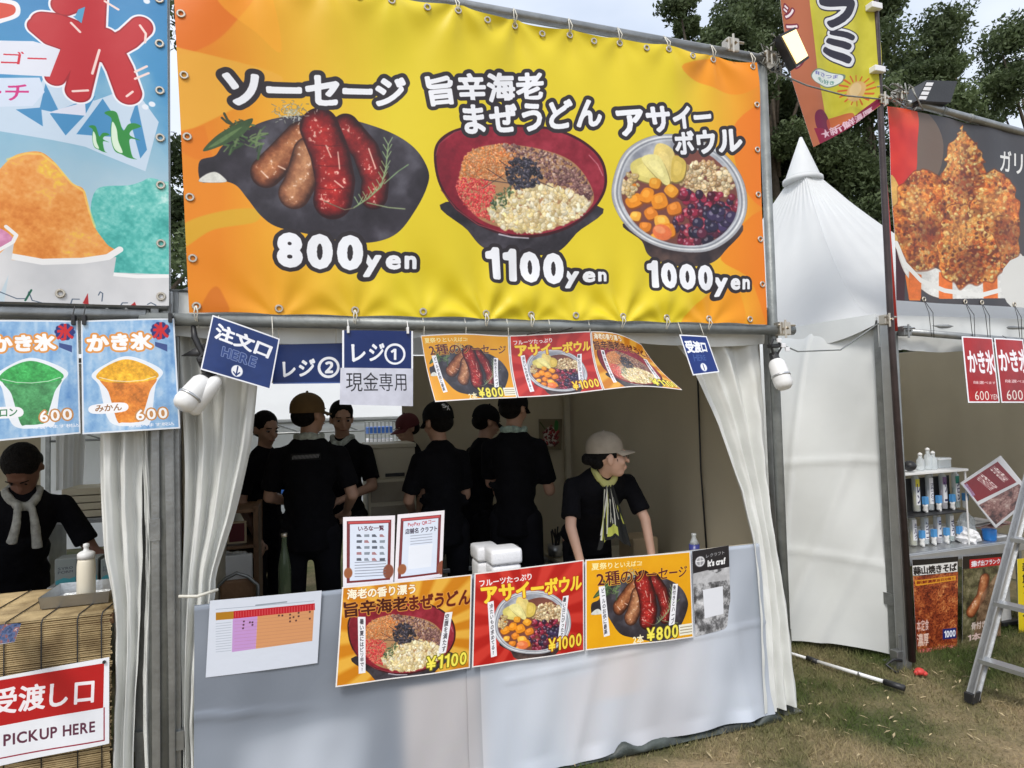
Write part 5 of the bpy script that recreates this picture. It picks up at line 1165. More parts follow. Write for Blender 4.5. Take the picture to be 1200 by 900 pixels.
f = qpf((796, 392, 828, 394, 843, 436, 812, 440), (-.09, -.09, -.12, -.12), .004); o = sheet('pickup_sign', 'small dark blue sign hanging near the right end of the pipe', 'sign', f, art_pickup_small(), 8, 8, rough=.3, thick=.002, group='blue signs under the pipe')
for u in (.1, .9): p = f(u, 0); MB().tube([p, (p.x, -.06, 2.01)], .0018, 5).build('tie_string', M['string'], o, True)
# strip of three laminated posters blown outwards by the wind
ST = thing('menu_strip', 'laminated strip of three dish posters flapping from the pipe', 'poster', tuple(at(640, 400, -.08)))
def arc(pts, Ys):
    P = [at(x, y, Y) for (x, y), Y in zip(pts, Ys)]
    def g(t):
        k = t*(len(P)-1); i = min(len(P)-2, int(k)); a = P[max(i-1, 0)]; b = P[i]; c = P[i+1]; d = P[min(i+2, len(P)-1)]; t = k-i
        return .5*((2*b)+(c-a)*t+(2*a-5*b+4*c-d)*t*t+(3*b-a-3*c+d)*t**3)
    return g
tops = [(493, 393), (545, 391), (597, 393), (645, 391), (693, 388), (722, 391), (752, 404)]; bots = [(510, 471), (558, 468), (607, 466), (656, 463), (708, 457), (752, 453), (800, 457)]
gt = arc(tops, [-.07, -.07, -.075, -.07, -.07, -.10, -.16]); gb = arc(bots, [-.16, -.16, -.15, -.15, -.16, -.20, -.27])
for kind, a, b, lab in (('sausage', 0, .333, 'yellow poster with sausages'), ('acai', .335, .667, 'red poster with the acai bowl'), ('udon', .669, 1, 'orange poster with the udon bowl, curled at its end')):
    def f(u, v, a=a, b=b):
        t = a+(b-a)*u; p = gt(t)*(1-v)+gb(t)*v; p.y += .05*math.sin(PI*v)*.6-.008*math.sin(t*16); return p
    o = sheet('dish_poster', None, None, f, art_menu(kind, 0, True), 14, 10, rough=.18, parent=ST, spec=.6, coat=.6, trans=.25); o['label'] = lab
for t in (.02, .17, .33, .5, .66):
    p = gt(t); MB().tube([p, (p.x+.004, -.06, 1.975), (p.x-.004, -.065, 2.01)], .0018, 5).build('tie_string', M['string'], ST, True)
MB().tube([gt(.4)+Vector((0, -.01, 0)), gt(.46)+Vector((0, -.02, .012)), gt(.52)+Vector((0, -.02, .004)), gt(.58)+Vector((0, -.015, .018))], .003, 5).build('wire_hook', M['black'], ST, True)
# ------------------------------------------------------------------ counter of the middle stall
CH = .885; TZ = .70
CT = thing('counter_table', 'long serving counter wrapped in grey white plastic sheet', 'counter', (1.4, .3, 0))
MB().box((.07, .0, TZ-.03), (2.72, .62, TZ), bev=.004).build('table_top', M['beige'], CT); MB().box((.08, -.004, .1), (2.71, .012, CH-.004), bev=.003).build('front_screen', M['beige'], CT)
for x in (.14, 1.38, 2.64):
    for y in (.08, .54): MB().tube([(x, y, 0), (x, y, TZ-.03)], .014, 8).build('leg', M['steel'], CT, True)
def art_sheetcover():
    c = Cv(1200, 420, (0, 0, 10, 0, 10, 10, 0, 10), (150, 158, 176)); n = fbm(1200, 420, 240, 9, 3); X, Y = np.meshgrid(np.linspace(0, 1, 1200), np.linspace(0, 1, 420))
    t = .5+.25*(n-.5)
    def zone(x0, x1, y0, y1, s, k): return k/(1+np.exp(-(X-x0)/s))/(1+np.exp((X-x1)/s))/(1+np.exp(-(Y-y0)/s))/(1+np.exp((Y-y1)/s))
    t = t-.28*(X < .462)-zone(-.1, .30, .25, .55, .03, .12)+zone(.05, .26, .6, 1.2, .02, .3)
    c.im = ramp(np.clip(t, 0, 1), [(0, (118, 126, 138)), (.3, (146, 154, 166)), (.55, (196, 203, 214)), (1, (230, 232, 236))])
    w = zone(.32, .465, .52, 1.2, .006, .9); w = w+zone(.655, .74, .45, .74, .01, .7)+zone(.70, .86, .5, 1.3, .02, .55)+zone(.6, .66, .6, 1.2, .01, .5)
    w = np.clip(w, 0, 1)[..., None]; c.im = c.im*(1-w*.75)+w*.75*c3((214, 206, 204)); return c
def sheetf(u0, u1, yy, zt, low):
    def f(u, v):
        x = lerp(u0, u1, u); top = zt; 
        if v < .06: y = lerp(.022, yy, v/.06); z = top-.05*(1-v/.06)**2+.003*math.sin(x*9)*(1-v/.06)
        else:
            k = (v-.06)/.94; lowz = low(x); z = lerp(top, lowz, k)
            y = yy-.03*k-.012*math.sin(x*5+1)*k+.004*math.sin(x*14+k*5)*k-.008*math.exp(-((k-.47-.10*(x-.1))/.012)**2)*max(0, 1-abs(x-.15)*2.2)-.006*math.exp(-((x-.9-.25*k)/.02)**2)*k-.006*math.exp(-((x-1.9+.3*k)/.025)**2)*k-.005*math.exp(-((k-.5+.05*(x-2))/.012)**2)*(x > 1.3)-.007*math.exp(-((x-2.45-.1*k)/.03)**2)+.003*math.sin(x*33+k*9)*k-.014*max(0, k-.93)*14*(.5+.5*math.sin(x*23))
        return Vector((x, y, z))
    return f
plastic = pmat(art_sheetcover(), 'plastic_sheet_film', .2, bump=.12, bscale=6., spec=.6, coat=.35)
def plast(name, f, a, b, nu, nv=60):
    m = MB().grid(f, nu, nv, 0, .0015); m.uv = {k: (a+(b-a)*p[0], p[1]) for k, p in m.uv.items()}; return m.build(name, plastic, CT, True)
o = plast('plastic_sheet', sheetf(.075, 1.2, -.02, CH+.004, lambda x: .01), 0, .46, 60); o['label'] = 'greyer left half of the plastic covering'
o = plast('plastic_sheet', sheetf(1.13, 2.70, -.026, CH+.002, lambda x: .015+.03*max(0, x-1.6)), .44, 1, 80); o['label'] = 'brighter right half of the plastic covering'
# crumpled tarp under the hem
def tarpf(u, v):
    x = lerp(1.0, 2.75, u); r = .035+.012*math.sin(x*31); return Vector((x, -.01+.04*math.sin(v*PI)*math.sin(x*9)-.05*math.cos(v*PI), .0+r*math.sin(v*PI)+.01*math.sin(x*47+v*5)*math.sin(v*PI)))
tag(MB().grid(tarpf, 90, 10, thick=.003).build('ground_tarp', mat('dark_tarp', (.05, .06, .055), .5, var=.5, scale=9, bump=.4), smooth=True, org=(1.9, 0, 0)), 'dark crumpled tarpaulin edge squeezed under the counter hem', 'tarpaulin')
yy = -.034
f = qpf((246, 704, 377, 692, 372, 777, 241, 794), yy, .004); sheet('schedule_sheet', 'white sheet with a purple and orange timetable at the counter\'s left end', 'paper', f, art_schedule(), 8, 6, rough=.3, coat=.3)
for kind, q, lab in (('udon', (401, 688, 553, 673, 551, 783, 393, 805), 'orange udon poster taped to the counter front'), ('acai', (556, 672, 684, 656, 685, 763, 553, 782), 'red acai bowl poster taped to the middle of the counter front'), ('sausage', (686, 656, 809, 646, 813, 747, 686, 762), 'yellow two sausages poster taped to the counter front')):
    f = qpf(q, (yy-.01, yy-.01, yy-.022, yy-.03), .004, .003, 1.5); sheet('dish_poster', lab, 'poster', f, art_menu(kind, 0), 14, 10, rough=.28, group='posters on the counter front', coat=.35)
f = qpf((811, 646, 854, 639, 857, 735, 815, 746), yy-.012, .002); sheet('shop_card', 'black and white shop poster at the right end of the counter', 'poster', f, art_monochrome(), 6, 8, rough=.3)
for k in (0, 1):
    q = (402, 606, 463, 604, 461, 683, 402, 688) if k == 0 else (466, 603, 521, 598, 518, 676, 462, 683)
    f = qpf(q, (.03, .03, -.005, -.005), .003); o = sheet('payment_sign', ['payment card with rows of tiny logos standing on the counter', 'payment card with an empty white square standing on the counter'][k], 'sign', f, art_pay(k), 6, 6, rough=.15, thick=.003, coat=.5)
    a, b = f(.2, .9), f(.8, .9); MB().prism([a+Vector((0, .006, 0)), b+Vector((0, .006, 0)), b+Vector((0, .09, -.06)), a+Vector((0, .09, -.06))], (0, 0, .002)).build('stand', M['clear'], o)
# white foam food boxes on the counter
def foambox(px, py, label, w, d, n, Y):
    p = at(px, py, Y); h = (p.z-TZ)/n; p.z = TZ; t = thing('foam_box', label, 'box', tuple(p), 'stacked foam food boxes'); x, y, z = p
    for k in range(n):
        z0 = z+h*k; MB().box((x-w/2, y, z0), (x+w/2, y+d, z0+h*.72), bev=.02).build('base', M['foam'], t, True); MB().box((x-w/2-.004, y-.004, z0+h*.725), (x+w/2+.004, y+d+.004, z0+h), bev=.016).build('lid', M['foam'], t, True)
foambox(573, 641, 'left white rounded foam box, half behind its neighbour', .11, .14, 1, .2); foambox(594, 644, 'right white rounded foam box above the red acai poster', .145, .13, 1, .08)
# ------------------------------------------------------------------ people: bodies are one continuous remeshed surface
def _ball(m, c, r, Mx=None, n=14, k=9):
    r = r if isinstance(r, (tuple, list)) else (r, r, r); vs = []
    for j in range(1, k):
        b = PI*j/k
        for i in range(n): a = 2*PI*i/n; vs.append(Vector((r[0]*math.sin(b)*math.cos(a), r[1]*math.sin(b)*math.sin(a), r[2]*math.cos(b))))
    vs += [Vector((0, 0, r[2])), Vector((0, 0, -r[2]))]; N = len(vs)
    if Mx: vs = [Mx @ p for p in vs]
    fs = [(j*n+i, (j+1)*n+i, (j+1)*n+(i+1) % n, j*n+(i+1) % n) for j in range(k-2) for i in range(n)]+[(N-2, i, (i+1) % n) for i in range(n)]+[(N-1, (k-2)*n+(i+1) % n, (k-2)*n+i) for i in range(n)]
    m.add([p+Vector(c) for p in vs], fs)
def _cap(m, a, b, r0, r1, ends=True, n=12):
    a, b = Vector(a), Vector(b); m.tube([a, b], [r0, r1], n)
    if ends: _ball(m, a, r0); _ball(m, b, r1)
def solid(name, m, mat_, parent, vox, sm=2):
    me = bpy.data.meshes.new(name); me.from_pydata(m.v, [], m.f); me.update(); o = bpy.data.objects.new(name, me); COL.objects.link(o)
    md = o.modifiers.new('r', 'REMESH'); md.mode = 'VOXEL'; md.voxel_size = vox; md.use_smooth_shade = True
    if sm: s = o.modifiers.new('s', 'SMOOTH'); s.iterations = sm; s.factor = .5
    dg = bpy.context.evaluated_depsgraph_get(); me2 = bpy.data.meshes.new_from_object(o.evaluated_get(dg)); o.modifiers.clear(); o.data = me2; bpy.data.meshes.remove(me)
    me2.name = name; me2.materials.clear(); me2.materials.append(mat_); o.parent = parent; return o
def rotm(ax, a): return Matrix.Rotation(a, 4, ax)
def person(label, x, y, face, top, lean=0, arms=None, head=(0, 0), cap=None, hair='short', shirt='tee', skin='skin', vox=.011, group='stall staff in black shirts', twist=0, scarf=None, female=False, legs=True, z0=0., build=1., hs=1.06):
    """face: heading in degrees from +Y towards +X; top: height of the crown; arms: [(elbow, wrist)] per side in own frame"""
    t = thing('person', label, 'person', (x, y, z0), group); t.rotation_euler = (0, 0, -R(face))
    S = (top-z0)/1.70 if not lean else 1.0
    P = Vector((0, 0, .93)); Ml = rotm('X', -R(lean))
    if lean: S = (top-z0)/((.93+(.52+.23)*math.cos(R(lean*.85)))+.03)
    up = Ml @ Vector((0, 0, 1)); fw = Ml @ Vector((0, 1, 0)); Cc = P+up*.36; N = P+up*.53; sw = (.165 if female else .175)*build
    Mh = rotm('Z', -R(head[0])) @ rotm('X', -R(lean*.45-head[1])); hc = N+up*.05+Vector((0, .0, .10))+fw*.02+(Vector((0, .03, -.035)) if female else Vector((0, 0, 0)))
    sh = [Cc+up*.075+Vector((s*sw, 0, 0)) for s in (-1, 1)]
    if arms is None: arms = [((-.25, .0, 1.10), (-.23, .1, .86)), ((.25, .0, 1.10), (.23, .1, .86))]
    m = MB()
    _ball(m, P, (.15*build, .105, .12)); _cap(m, P, P+up*.2, .12*build, .115*build); _ball(m, Cc, (.145*build, .10, .19), Ml.to_3x3().to_4x4()); _cap(m, N-up*.07, hc-Vector((0, 0, .04)), .055, .05)
    _cap(m, sh[0], sh[1], .052, .052)
    for s, hx in ((-1, -.09), (1, .09)):
        _cap(m, (hx, 0, .9), (hx*1.1, .02, .49), .085, .056); _cap(m, (hx*1.1, .02, .49), (hx*1.1, -.02, .08), .056, .036); _cap(m, (hx*1.1, -.03, .045), (hx*1.2, .15, .03), .036, .03)
    for i, (el, wr) in enumerate(arms):
        el, wr = Vector(el), Vector(wr); k = (.92 if female else 1)
        _cap(m, sh[i], el, .047*k, .037*k); _cap(m, el, wr, .038*k, .025*k)
        d = (wr-el).normalized(); sd_ = d.cross(Vector((0, 0, 1))); sd_ = sd_.normalized() if sd_.length > .2 else Vector((1, 0, 0)); pn = sd_.cross(d)
        pc = wr+d*.05; _cap(m, wr, pc, .022, .028); _cap(m, pc-sd_*.022, pc+sd_*.022, .018, .018)
        for j, L_ in enumerate((.062, .074, .07, .052)):
            b0 = pc+d*.02+sd_*(-.03+.02*j); b1 = b0+d*L_*.55-pn*.012; b2 = b1+d*L_*.4-pn*.03; _cap(m, b0, b1, .0095, .009); _cap(m, b1, b2, .009, .0078)
        q = pc-sd_*.03*(1 if i else -1); _cap(m, q, q+d*.03-sd_*.03*(1 if i else -1), .011, .010); _cap(m, q+d*.03-sd_*.03*(1 if i else -1), q+d*.058-sd_*.032*(1 if i else -1)-pn*.01, .010, .009)
    H3 = Mh @ Matrix.Scale(hs, 4)
    def hp(p): return hc+H3 @ Vector(p)
    _ball(m, hp((0, -.012, .035)), (.074, .094, .084), H3); _ball(m, hp((0, .03, -.02)), (.06, .064, .082), H3); _ball(m, hp((0, .05, -.078)), (.04, .036, .03), H3)
    _cap(m, hp((0, .092, .012)), hp((0, .112, -.026)), .008, .0125); _cap(m, hp((-.034, .080, .032)), hp((.034, .080, .032)), .013, .013)
    _cap(m, hp((-.018, .092, -.05)), hp((.018, .092, -.05)), .0075, .0075); _cap(m, hp((-.016, .090, -.062)), hp((.016, .090, -.062)), .0085, .0085)
    for s in (-1, 1): _ball(m, hp((s*.073, -.008, -.008)), (.011, .020, .032), H3); _ball(m, hp((s*.036, .062, -.025)), (.024, .024, .024), H3)
    body = solid('body', scale_mb(m, S), M[skin], t, vox, 2)
    e = MB()
    for s in (-1, 1): _ball(e, hp((s*.031, .0815, .008)), (.0125, .0125, .0075), H3, 10, 7)
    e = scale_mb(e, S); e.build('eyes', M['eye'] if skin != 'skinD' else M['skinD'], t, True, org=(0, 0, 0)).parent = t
    e = MB()
    for s in (-1, 1): _ball(e, hp((s*.031, .0905, .008)), (.0072, .0045, .0062), H3, 8, 6)
    for s in (-1, 1): _cap(e, hp((s*.018, .094, .032)), hp((s*.048, .082, .031)), .0035, .003)
    scale_mb(e, S).build('brows', M['hair'], t, True, org=(0, 0, 0)).parent = t
    e = MB(); _cap(e, hp((-.019, .0965, -.055)), hp((.019, .0965, -.055)), .004, .004); _ball(e, hp((0, .099, -.055)), (.012, .006, .005), H3, 8, 6); scale_mb(e, S).build('lips', M['lips'], t, True, org=(0, 0, 0)).parent = t
    # shirt
    m = MB(); b = build
    _ball(m, Cc, (.160*b, .115, .215), Ml); _cap(m, P+Vector((0, 0, .0)), P+up*.3, .125*b, .13*b, False); _ball(m, P+up*.02, (.160*b, .118, .10), Ml)
    _cap(m, P+up*.0, P-Vector((0, 0, .12)), .13*b, .14*b, False, 18); _ball(m, P+up*.16, (.148*b, .115, .14), Ml)
    _cap(m, sh[0]+up*.0, sh[1]+up*.0, .052, .052)
    for s_ in sh: _cap(m, N-up*.06, s_-up*.004, .07, .052); _cap(m, N-up*.11, N-up*.035, .1, .07, False)
    for i, (el, wr) in enumerate(arms):
        el = Vector(el); d = el-sh[i]; _cap(m, sh[i], sh[i]+d*.3, .054, .058); _cap(m, sh[i]+d*.3, sh[i]+d*.8, .058, .064, False)
    for k in range(7):   # cloth creases
        rr = random.Random(k+int(x*100)); q = P+up*rr.uniform(0, .35); s = rr.choice((-1, 1)); _cap(m, q+Vector((s*.14, rr.uniform(-.07, .07), 0)), q+Vector((s*.02, -.10*rr.choice((-1, 1)), -.06)), .02, .014)
    solid('shirt', scale_mb(m, S), M[shirt], t, .012, 2)
    if legs:
        m = MB(); _ball(m, P-Vector((0, 0, .06)), (.140*b, .105, .12))
        for hx in (-.09, .09): _cap(m, (hx, 0, .9), (hx*1.15, .02, .5), .088, .07); _cap(m, (hx*1.15, .02, .5), (hx*1.15, -.01, .1), .078, .066, False)
        solid('trousers', scale_mb(m, S), M['trouser'], t, .016, 2)
        for s in (-1, 1):
            m = MB(); _cap(m, (s*.1, -.04, .05), (s*.11, .16, .042), .046, .04); solid('shoe', scale_mb(m, S), M['shoe'], t, .014, 1)
    # hair
    m = MB(); _ball(m, hp((0, -.022, .036 if cap else .042)), (.079, .093, .070) if cap else (.083, .098, .089), H3)
    if hair == 'bun':
        _ball(m, hp((.0, -.118, -.002)), (.036, .034, .034), H3)
        for s in (-1, 1): _cap(m, hp((s*.074, .02, .03)), hp((s*.070, .034, -.02)), .010, .005)
        _ball(m, hp((0, -.066, -.02)), (.056, .042, .044), H3)
    else: _ball(m, hp((0, -.045, -.01)), (.073, .066, .062), H3)
    hm = scale_mb(m, S)
    ho = solid('hair', hm, M['hair'], t, .009, 1)
    # trim the hair away from the face
    bm = bmesh.new(); bm.from_mesh(ho.data); pn = Mh @ Vector((0, .94, -.34)); pl = hp((0, .055, .035))*S
    bmesh.ops.bisect_plane(bm, geom=bm.verts[:]+bm.edges[:]+bm.faces[:], plane_co=pl, plane_no=pn, clear_outer=True); 
    ed = [e_ for e_ in bm.edges if e_.is_boundary]; bmesh.ops.holes_fill(bm, edges=ed, sides=0); bm.to_mesh(ho.data); bm.free()
    if cap:
        cm, cy_, opts = cap; m = MB(); prof = []
        MH = Matrix.Translation(hp((0, -.02, .052) if female else (0, -.012, .03))) @ H3.to_3x3().to_4x4() @ rotm('Z', -R(cy_))
        for j in range(8):
            a = PI/2*j/7; prof.append((math.cos(a)*.094+.001, .088*math.sin(a)))
        n = 24; vs = [MH @ Vector((r*math.cos(2*PI*i/n)*.93, r*math.sin(2*PI*i/n)*1.10, z+.008)) for r, z in [(.095, -.03)]+prof for i in range(n)]
        m.add(vs, [(j*n+i, j*n+(i+1) % n, (j+1)*n+(i+1) % n, (j+1)*n+i) for j in range(8) for i in range(n)]+[tuple(8*n+i for i in range(n))])
        _ball(m, MH @ Vector((0, 0, .098)), .008)
        bb_ = MB()
        def br(u, v):
            a = R(lerp(-62, 62, u)); r0 = .098; x_ = .088*math.sin(a); y0 = .100*math.cos(a); y1 = y0+.072*math.cos(a*1.15)**.7; yy_ = lerp(y0, y1, v); return MH @ Vector((x_*(1-.06*v), yy_, -.012-.018*v+.022*math.cos(a)-.022-.0*v))
        bb_.grid(br, 14, 6, thick=.004)
        co = scale_mb(m, S).build('cap', M[cm], t, True, org=(0, 0, 0)); co.parent = t
        bo = scale_mb(bb_, S).build('cap_brim', M[cm], co, True, org=(0, 0, 0))
        if 'logo' in opts:
            cv = Cv(200, 160, (0, 0, 10, 0, 10, 10, 0, 10), (20, 20, 24)); cv.text('S', (1, .6, 5, .6, 5, 6.2, 1, 6.2), WH, .035); cv.text('X', (5, 3.4, 9, 3.4, 9, 9.4, 5, 9.4), WH, .035)
            def lg(u, v):
                zz = lerp(.056, .010, v); r_ = math.sqrt(1-(max(zz-.008, 0)/.088)**2); xx = (u-.5)*.052; return MH @ Vector((xx, -math.sqrt(max(0, (.1045*r_)**2*(1-(xx/(.0885*r_))**2)))-.0035, zz))
            g_ = MB().grid(lg, 8, 6, 0, .001, 1)
            # the badge follows the crown: pushed out to the shell
            cvm = pmat(cv, 'cap_badge_print', .6); lo = scale_mb(g_, S).build('cap_logo', [cvm, M['black']], co, True, org=(0, 0, 0)); lo['label'] = 'white letters stitched on the cap'
    if scarf:
        m = MB(); ring = [N+Ml @ Vector((.074*math.cos(a), .068*math.sin(a)+.012, .022-.042*max(0, math.sin(a))**1.5+.008*math.sin(a*3))) for a in [2*PI*i/18 for i in range(19)]]
        for i_, (a_, b_) in enumerate(zip(ring[:-1], ring[1:])): r_ = .0165+.003*math.sin(i_*2.3); _cap(m, a_, b_, r_, r_); _cap(m, a_-Vector((0, 0, .018)), b_-Vector((0, 0, .018)), r_*.9, r_*.9)
        if scarf[1]:
            for s, L_ in ((-.5, .24), (.6, .2)):
                a_ = N+Ml @ Vector((s*.05, .09, -.01)); m.tube([a_, a_+Vector((s*.02, .035, -.10)), a_+Vector((s*.05, .02, -L_))], [.016, .021, .026], 8)
        solid('scarf', scale_mb(m, S), M[scarf[0]], t, .009, 1)
    return t, hp, S, Mh, N, Ml
def scale_mb(m, S):
    if abs(S-1) > 1e-4: m.v = [(x*S, y*S, z*S) for x, y, z in m.v]
    return m
M['lips'] = mat('lips', (.30, .12, .09), .45, var=.05, bump=0)
M['eye'] = mat('eye_white', (.22, .19, .18), .3, var=0, bump=0)
M['capbrown'] = mat('brown_cap', (.13, .075, .025), .8, var=.1, scale=30)
M['capblack'] = mat('black_cap', (.008, .008, .010), .9, spec=.15, var=.1)
M['capgrey'] = mat('khaki_grey_cap', (.36, .31, .25), .8, var=.08, scale=20, bump=.2)
M['capred'] = mat('dark_red_cap', (.10, .014, .018), .8, var=.1)
M['towel'] = mat('pale_towel', (.42, .46, .42), .9, var=.35, scale=45, bump=.4)
M['towelg'] = mat('grey_green_scarf', (.30, .40, .36), .9, var=.5, scale=35, bump=.3)
M['scarfy'] = mat('yellow_black_scarf', (.56, .54, .17), .8, var=.1, scale=16, bump=.2, col2=(.5, .5, .2))
M['towelw'] = mat('white_towel_in_shade', (.34, .34, .31), .9, var=.3, scale=45, bump=.4)  # white cloth greyed: the left stall's shade is put into its colour
M['skinD'] = mat('skin_in_shade', (.16, .075, .05), .6, var=.08, scale=14, bump=.05)  # left stall man: his deep shade is painted into the skin colour
M['skinL'] = mat('skin_light', (.66, .40, .29), .5, var=.06, scale=14, bump=.05)
def hx(px, Y): return at(px, 520, Y).x
A_dn = lambda b=.26: [((-b, .02, 1.10), (-b, .10, .85)), ((b, .02, 1.10), (b, .10, .85))]
person('person in black facing the counter, leftmost in the back of the middle stall', hx(309, 2.0), 2.0, 130, 1.60, arms=[((-.23, .05, 1.1), (-.1, .22, 1.0)), ((.22, .0, 1.1), (.2, .12, .86))], head=(15, -16), build=.95, group='stall staff in black shirts')
pB = person('person in brown cap with printed black shirt, back turned, in the middle stall', hx(362, 1.25), 1.25, 8, 1.70, arms=[((-.24, .06, 1.12), (-.12, .26, 1.05)), ((.25, -.02, 1.12), (.2, .18, 1.0))], head=(38, 0), cap=('capbrown', 0, ()), scarf=('towel', False), build=1.02)
person('person in black with a towel round the neck behind the brown cap wearer', hx(402, 1.95), 1.95, 205, 1.66, arms=[((-.24, .06, 1.12), (-.1, .24, 1.06)), ((.23, .03, 1.12), (.2, .1, .86))], head=(-30, -14), scarf=('towel', True))
person('person in dark red cap half hidden behind the stacked box in the middle stall', hx(480, 2.42), 2.42, 250, 1.56, arms=A_dn(), head=(0, -18), cap=('capred', 0, ()))
person('person in black cap with white letters, back turned, in the middle stall', hx(519, 1.2), 1.2, -14, 1.635, hs=1.14, lean=5, arms=[((-.2, .12, 1.1), (-.1, .3, 1.0)), ((.2, .08, 1.1), (.1, .28, 1.0))], build=.9, head=(-6, -12), cap=('capblack', 0, ('logo',)))
person('person in black cap bending right with a hand near the face', hx(557, 1.62), 1.62, 75, 1.62, build=.9, lean=8, arms=[((-.24, .1, 1.16), (-.08, .24, 1.36)), ((.24, .04, 1.1), (.2, .22, 1.0))], head=(0, -16), cap=('capblack', 0, ()))
person('tall person in grey green scarf, hands raised, next to the woman in beige cap', hx(602, 1.12), 1.12, 34, 1.70, arms=[((-.2, .12, 1.12), (-.05, .3, 1.12)), ((.21, .08, 1.08), (.13, .33, 1.14))], head=(14, -12), cap=('capblack', 0, ()), scarf=('towelg', False), build=.95)
WL = person('woman in grey beige cap and yellow scarf leaning on the counter, face turned right', hx(706, .42)+.07, .82, 180, 1.455, lean=33, arms=[((-.26, .34, 1.06), (-.25, .44, .80)), ((.27, .36, 1.06), (.23, .44, .80))], build=1.22, head=(-78, 16), cap=('capgrey', 0, ()), hair='bun', skin='skinL', vox=.0065, scarf=('scarfy', False), female=True, hs=1.14)
# the loose front of her neckerchief, printed with black and white strokes
def art_kerch():
    c = Cv(220, 380, (0, 0, 10, 0, 10, 10, 0, 10), (30, 30, 28)); rg = random.Random(6)
    for i in range(30): x = rg.uniform(0, 10); c.line([(x, rg.uniform(0, 5)), (x+rg.uniform(-2.0, 2.0), rg.uniform(5, 10))], rg.uniform(.25, .8), rg.choice([(224, 220, 205), (190, 190, 80), (224, 220, 205), (20, 20, 20)]))
    c.rect(.35, .75, .7, .93, (196, 200, 90)); return c
t, hp, S, Mh, N_, Ml_ = WL
kf = lambda u, v: (N_+Ml_ @ Vector(((u-.5)*(.06+.17*v)+.03*v, .085+.03*math.sin(v*2.2)+.012*math.sin(u*19+v*3), -.03)))*S
kf0 = kf
kf = lambda u, v: kf0(u, v)+Vector((0, .10*v*S, -.33*v*S-.03*math.cos(u*6)*v))
k_ = MB().grid(kf, 16, 12, 0, .003); k_.build('neckerchief', pmat(art_kerch(), 'neckerchief_print', .8), t, True, org=(0, 0, 0)).parent = t
m = MB(); m.tube([hp((-.07, .02, .018))*S, hp((-.052, .093, .012))*S], .0015, 5).tube([hp((.07, .02, .018))*S, hp((.052, .093, .012))*S], .0015, 5)
for s in (-1, 1): m.tube([hp((s*(.031+.02*math.cos(a)), .102, .008+.016*math.sin(a)))*S for a in [2*PI*i/12 for i in range(13)]], .0014, 5)
m.tube([hp((-.011, .103, .012))*S, hp((.011, .103, .012))*S], .0014, 5); m.build('glasses', M['black'], t, True, org=(0, 0, 0)).parent = t
# print on the back of the brown cap wearer's shirt
t, hp, S, Mh, N_, Ml_ = pB; cv = Cv(260, 90, (0, 0, 26, 0, 26, 9, 0, 9), (20, 20, 24)); [cv.line([(1.5+i*1.15, 7.2-i*.05), (2.3+i*1.15, 2.6-i*.05)], .55, (150, 150, 150), .85) for i in range(20)]; cv.line([(1, 4.9), (25, 3.7)], .35, (140, 140, 140), .6)
pl = MB().grid(lambda u, v: Vector(((u-.5)*.17, -.129-.006*math.cos((u-.5)*3), lerp(1.385, 1.345, v)))*S, 10, 3, 0, .001); pl.build('back_print', pmat(cv, 'shirt_back_print', .9), t, True, org=(0, 0, 0)).parent = t
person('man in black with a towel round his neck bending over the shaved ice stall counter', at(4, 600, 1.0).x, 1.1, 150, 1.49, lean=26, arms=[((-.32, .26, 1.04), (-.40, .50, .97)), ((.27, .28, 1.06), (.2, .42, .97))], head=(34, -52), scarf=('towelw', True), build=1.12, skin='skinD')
# ------------------------------------------------------------------ lamps
def bulblamp(px, py, Y, label, tilt, L_=.17, r=.044):
    p = at(px, py, Y); t = thing('clamp_lamp', label, 'lamp', tuple(p), 'clamp lamps on the pipes'); Mx = rotm('Y', tilt) @ rotm('X', -.35)
    MB().lathe([(.012, .0), (.03, -.012), (.04, -.03), (r, -.07), (r+.002, -L_+.03), (r-.004, -L_+.012), (r-.016, -L_)], 22, p, Mx).build('lamp_body', M['white'], t, True)
    MB().lathe([(r+.0035, -.095), (r+.0045, -.10), (r+.0035, -.105)], 22, p, Mx).build('lamp_ring', M['alu'], t, True)
    m = MB(); m.lathe([(.02, .03), (.024, .0), (.03, -.02)], 12, p, Mx).tube([p+Vector((-.012, -.005, .02)), p+Vector((-.03, -.01, .07)), p+Vector((-.005, .0, .10))], .007, 6).tube([p+Vector((.012, -.005, .02)), p+Vector((.03, -.02, .06)), p+Vector((.005, -.01, .10))], .006, 6)
    m.box((p.x-.03, p.y-.02, p.z+.055), (p.x+.03, p.y+.02, p.z+.075), bev=.004); m.build('clamp', M['black'], t); return t, p
t, p = bulblamp(908, 420, -.07, 'white clamp lamp hanging straight down at the right post', -.03)
for k, (dx, dz) in enumerate(((.01, .09), (.035, .065), (.06, .045))): MB().box((p.x+dx-.012, p.y-.03, p.z+dz-.010), (p.x+dx+.012, p.y-.02, p.z+dz+.012), M_=None, bev=.002).build('tag', M['paper'], t)
MB().tube([p+Vector((.07, -.01, .06)), at(935, 412, -.02), at(985, 410, .08), at(1025, 382, .16), at(1038, 374, .16)], .004, 6).build('cable', M['steeldk'], t, True)
t, p = bulblamp(243, 442, -.06, 'white clamp lamp tilted to the left beside the blue tilted sign', .62, .155, .042)
MB().lathe([(.012, .0), (.025, -.02), (.03, -.06), (.034, -.155), (.02, -.17)], 18, p+Vector((.045, -.02, .0)), rotm('Y', .66)).build('lamp_body', M['white'], t, True)
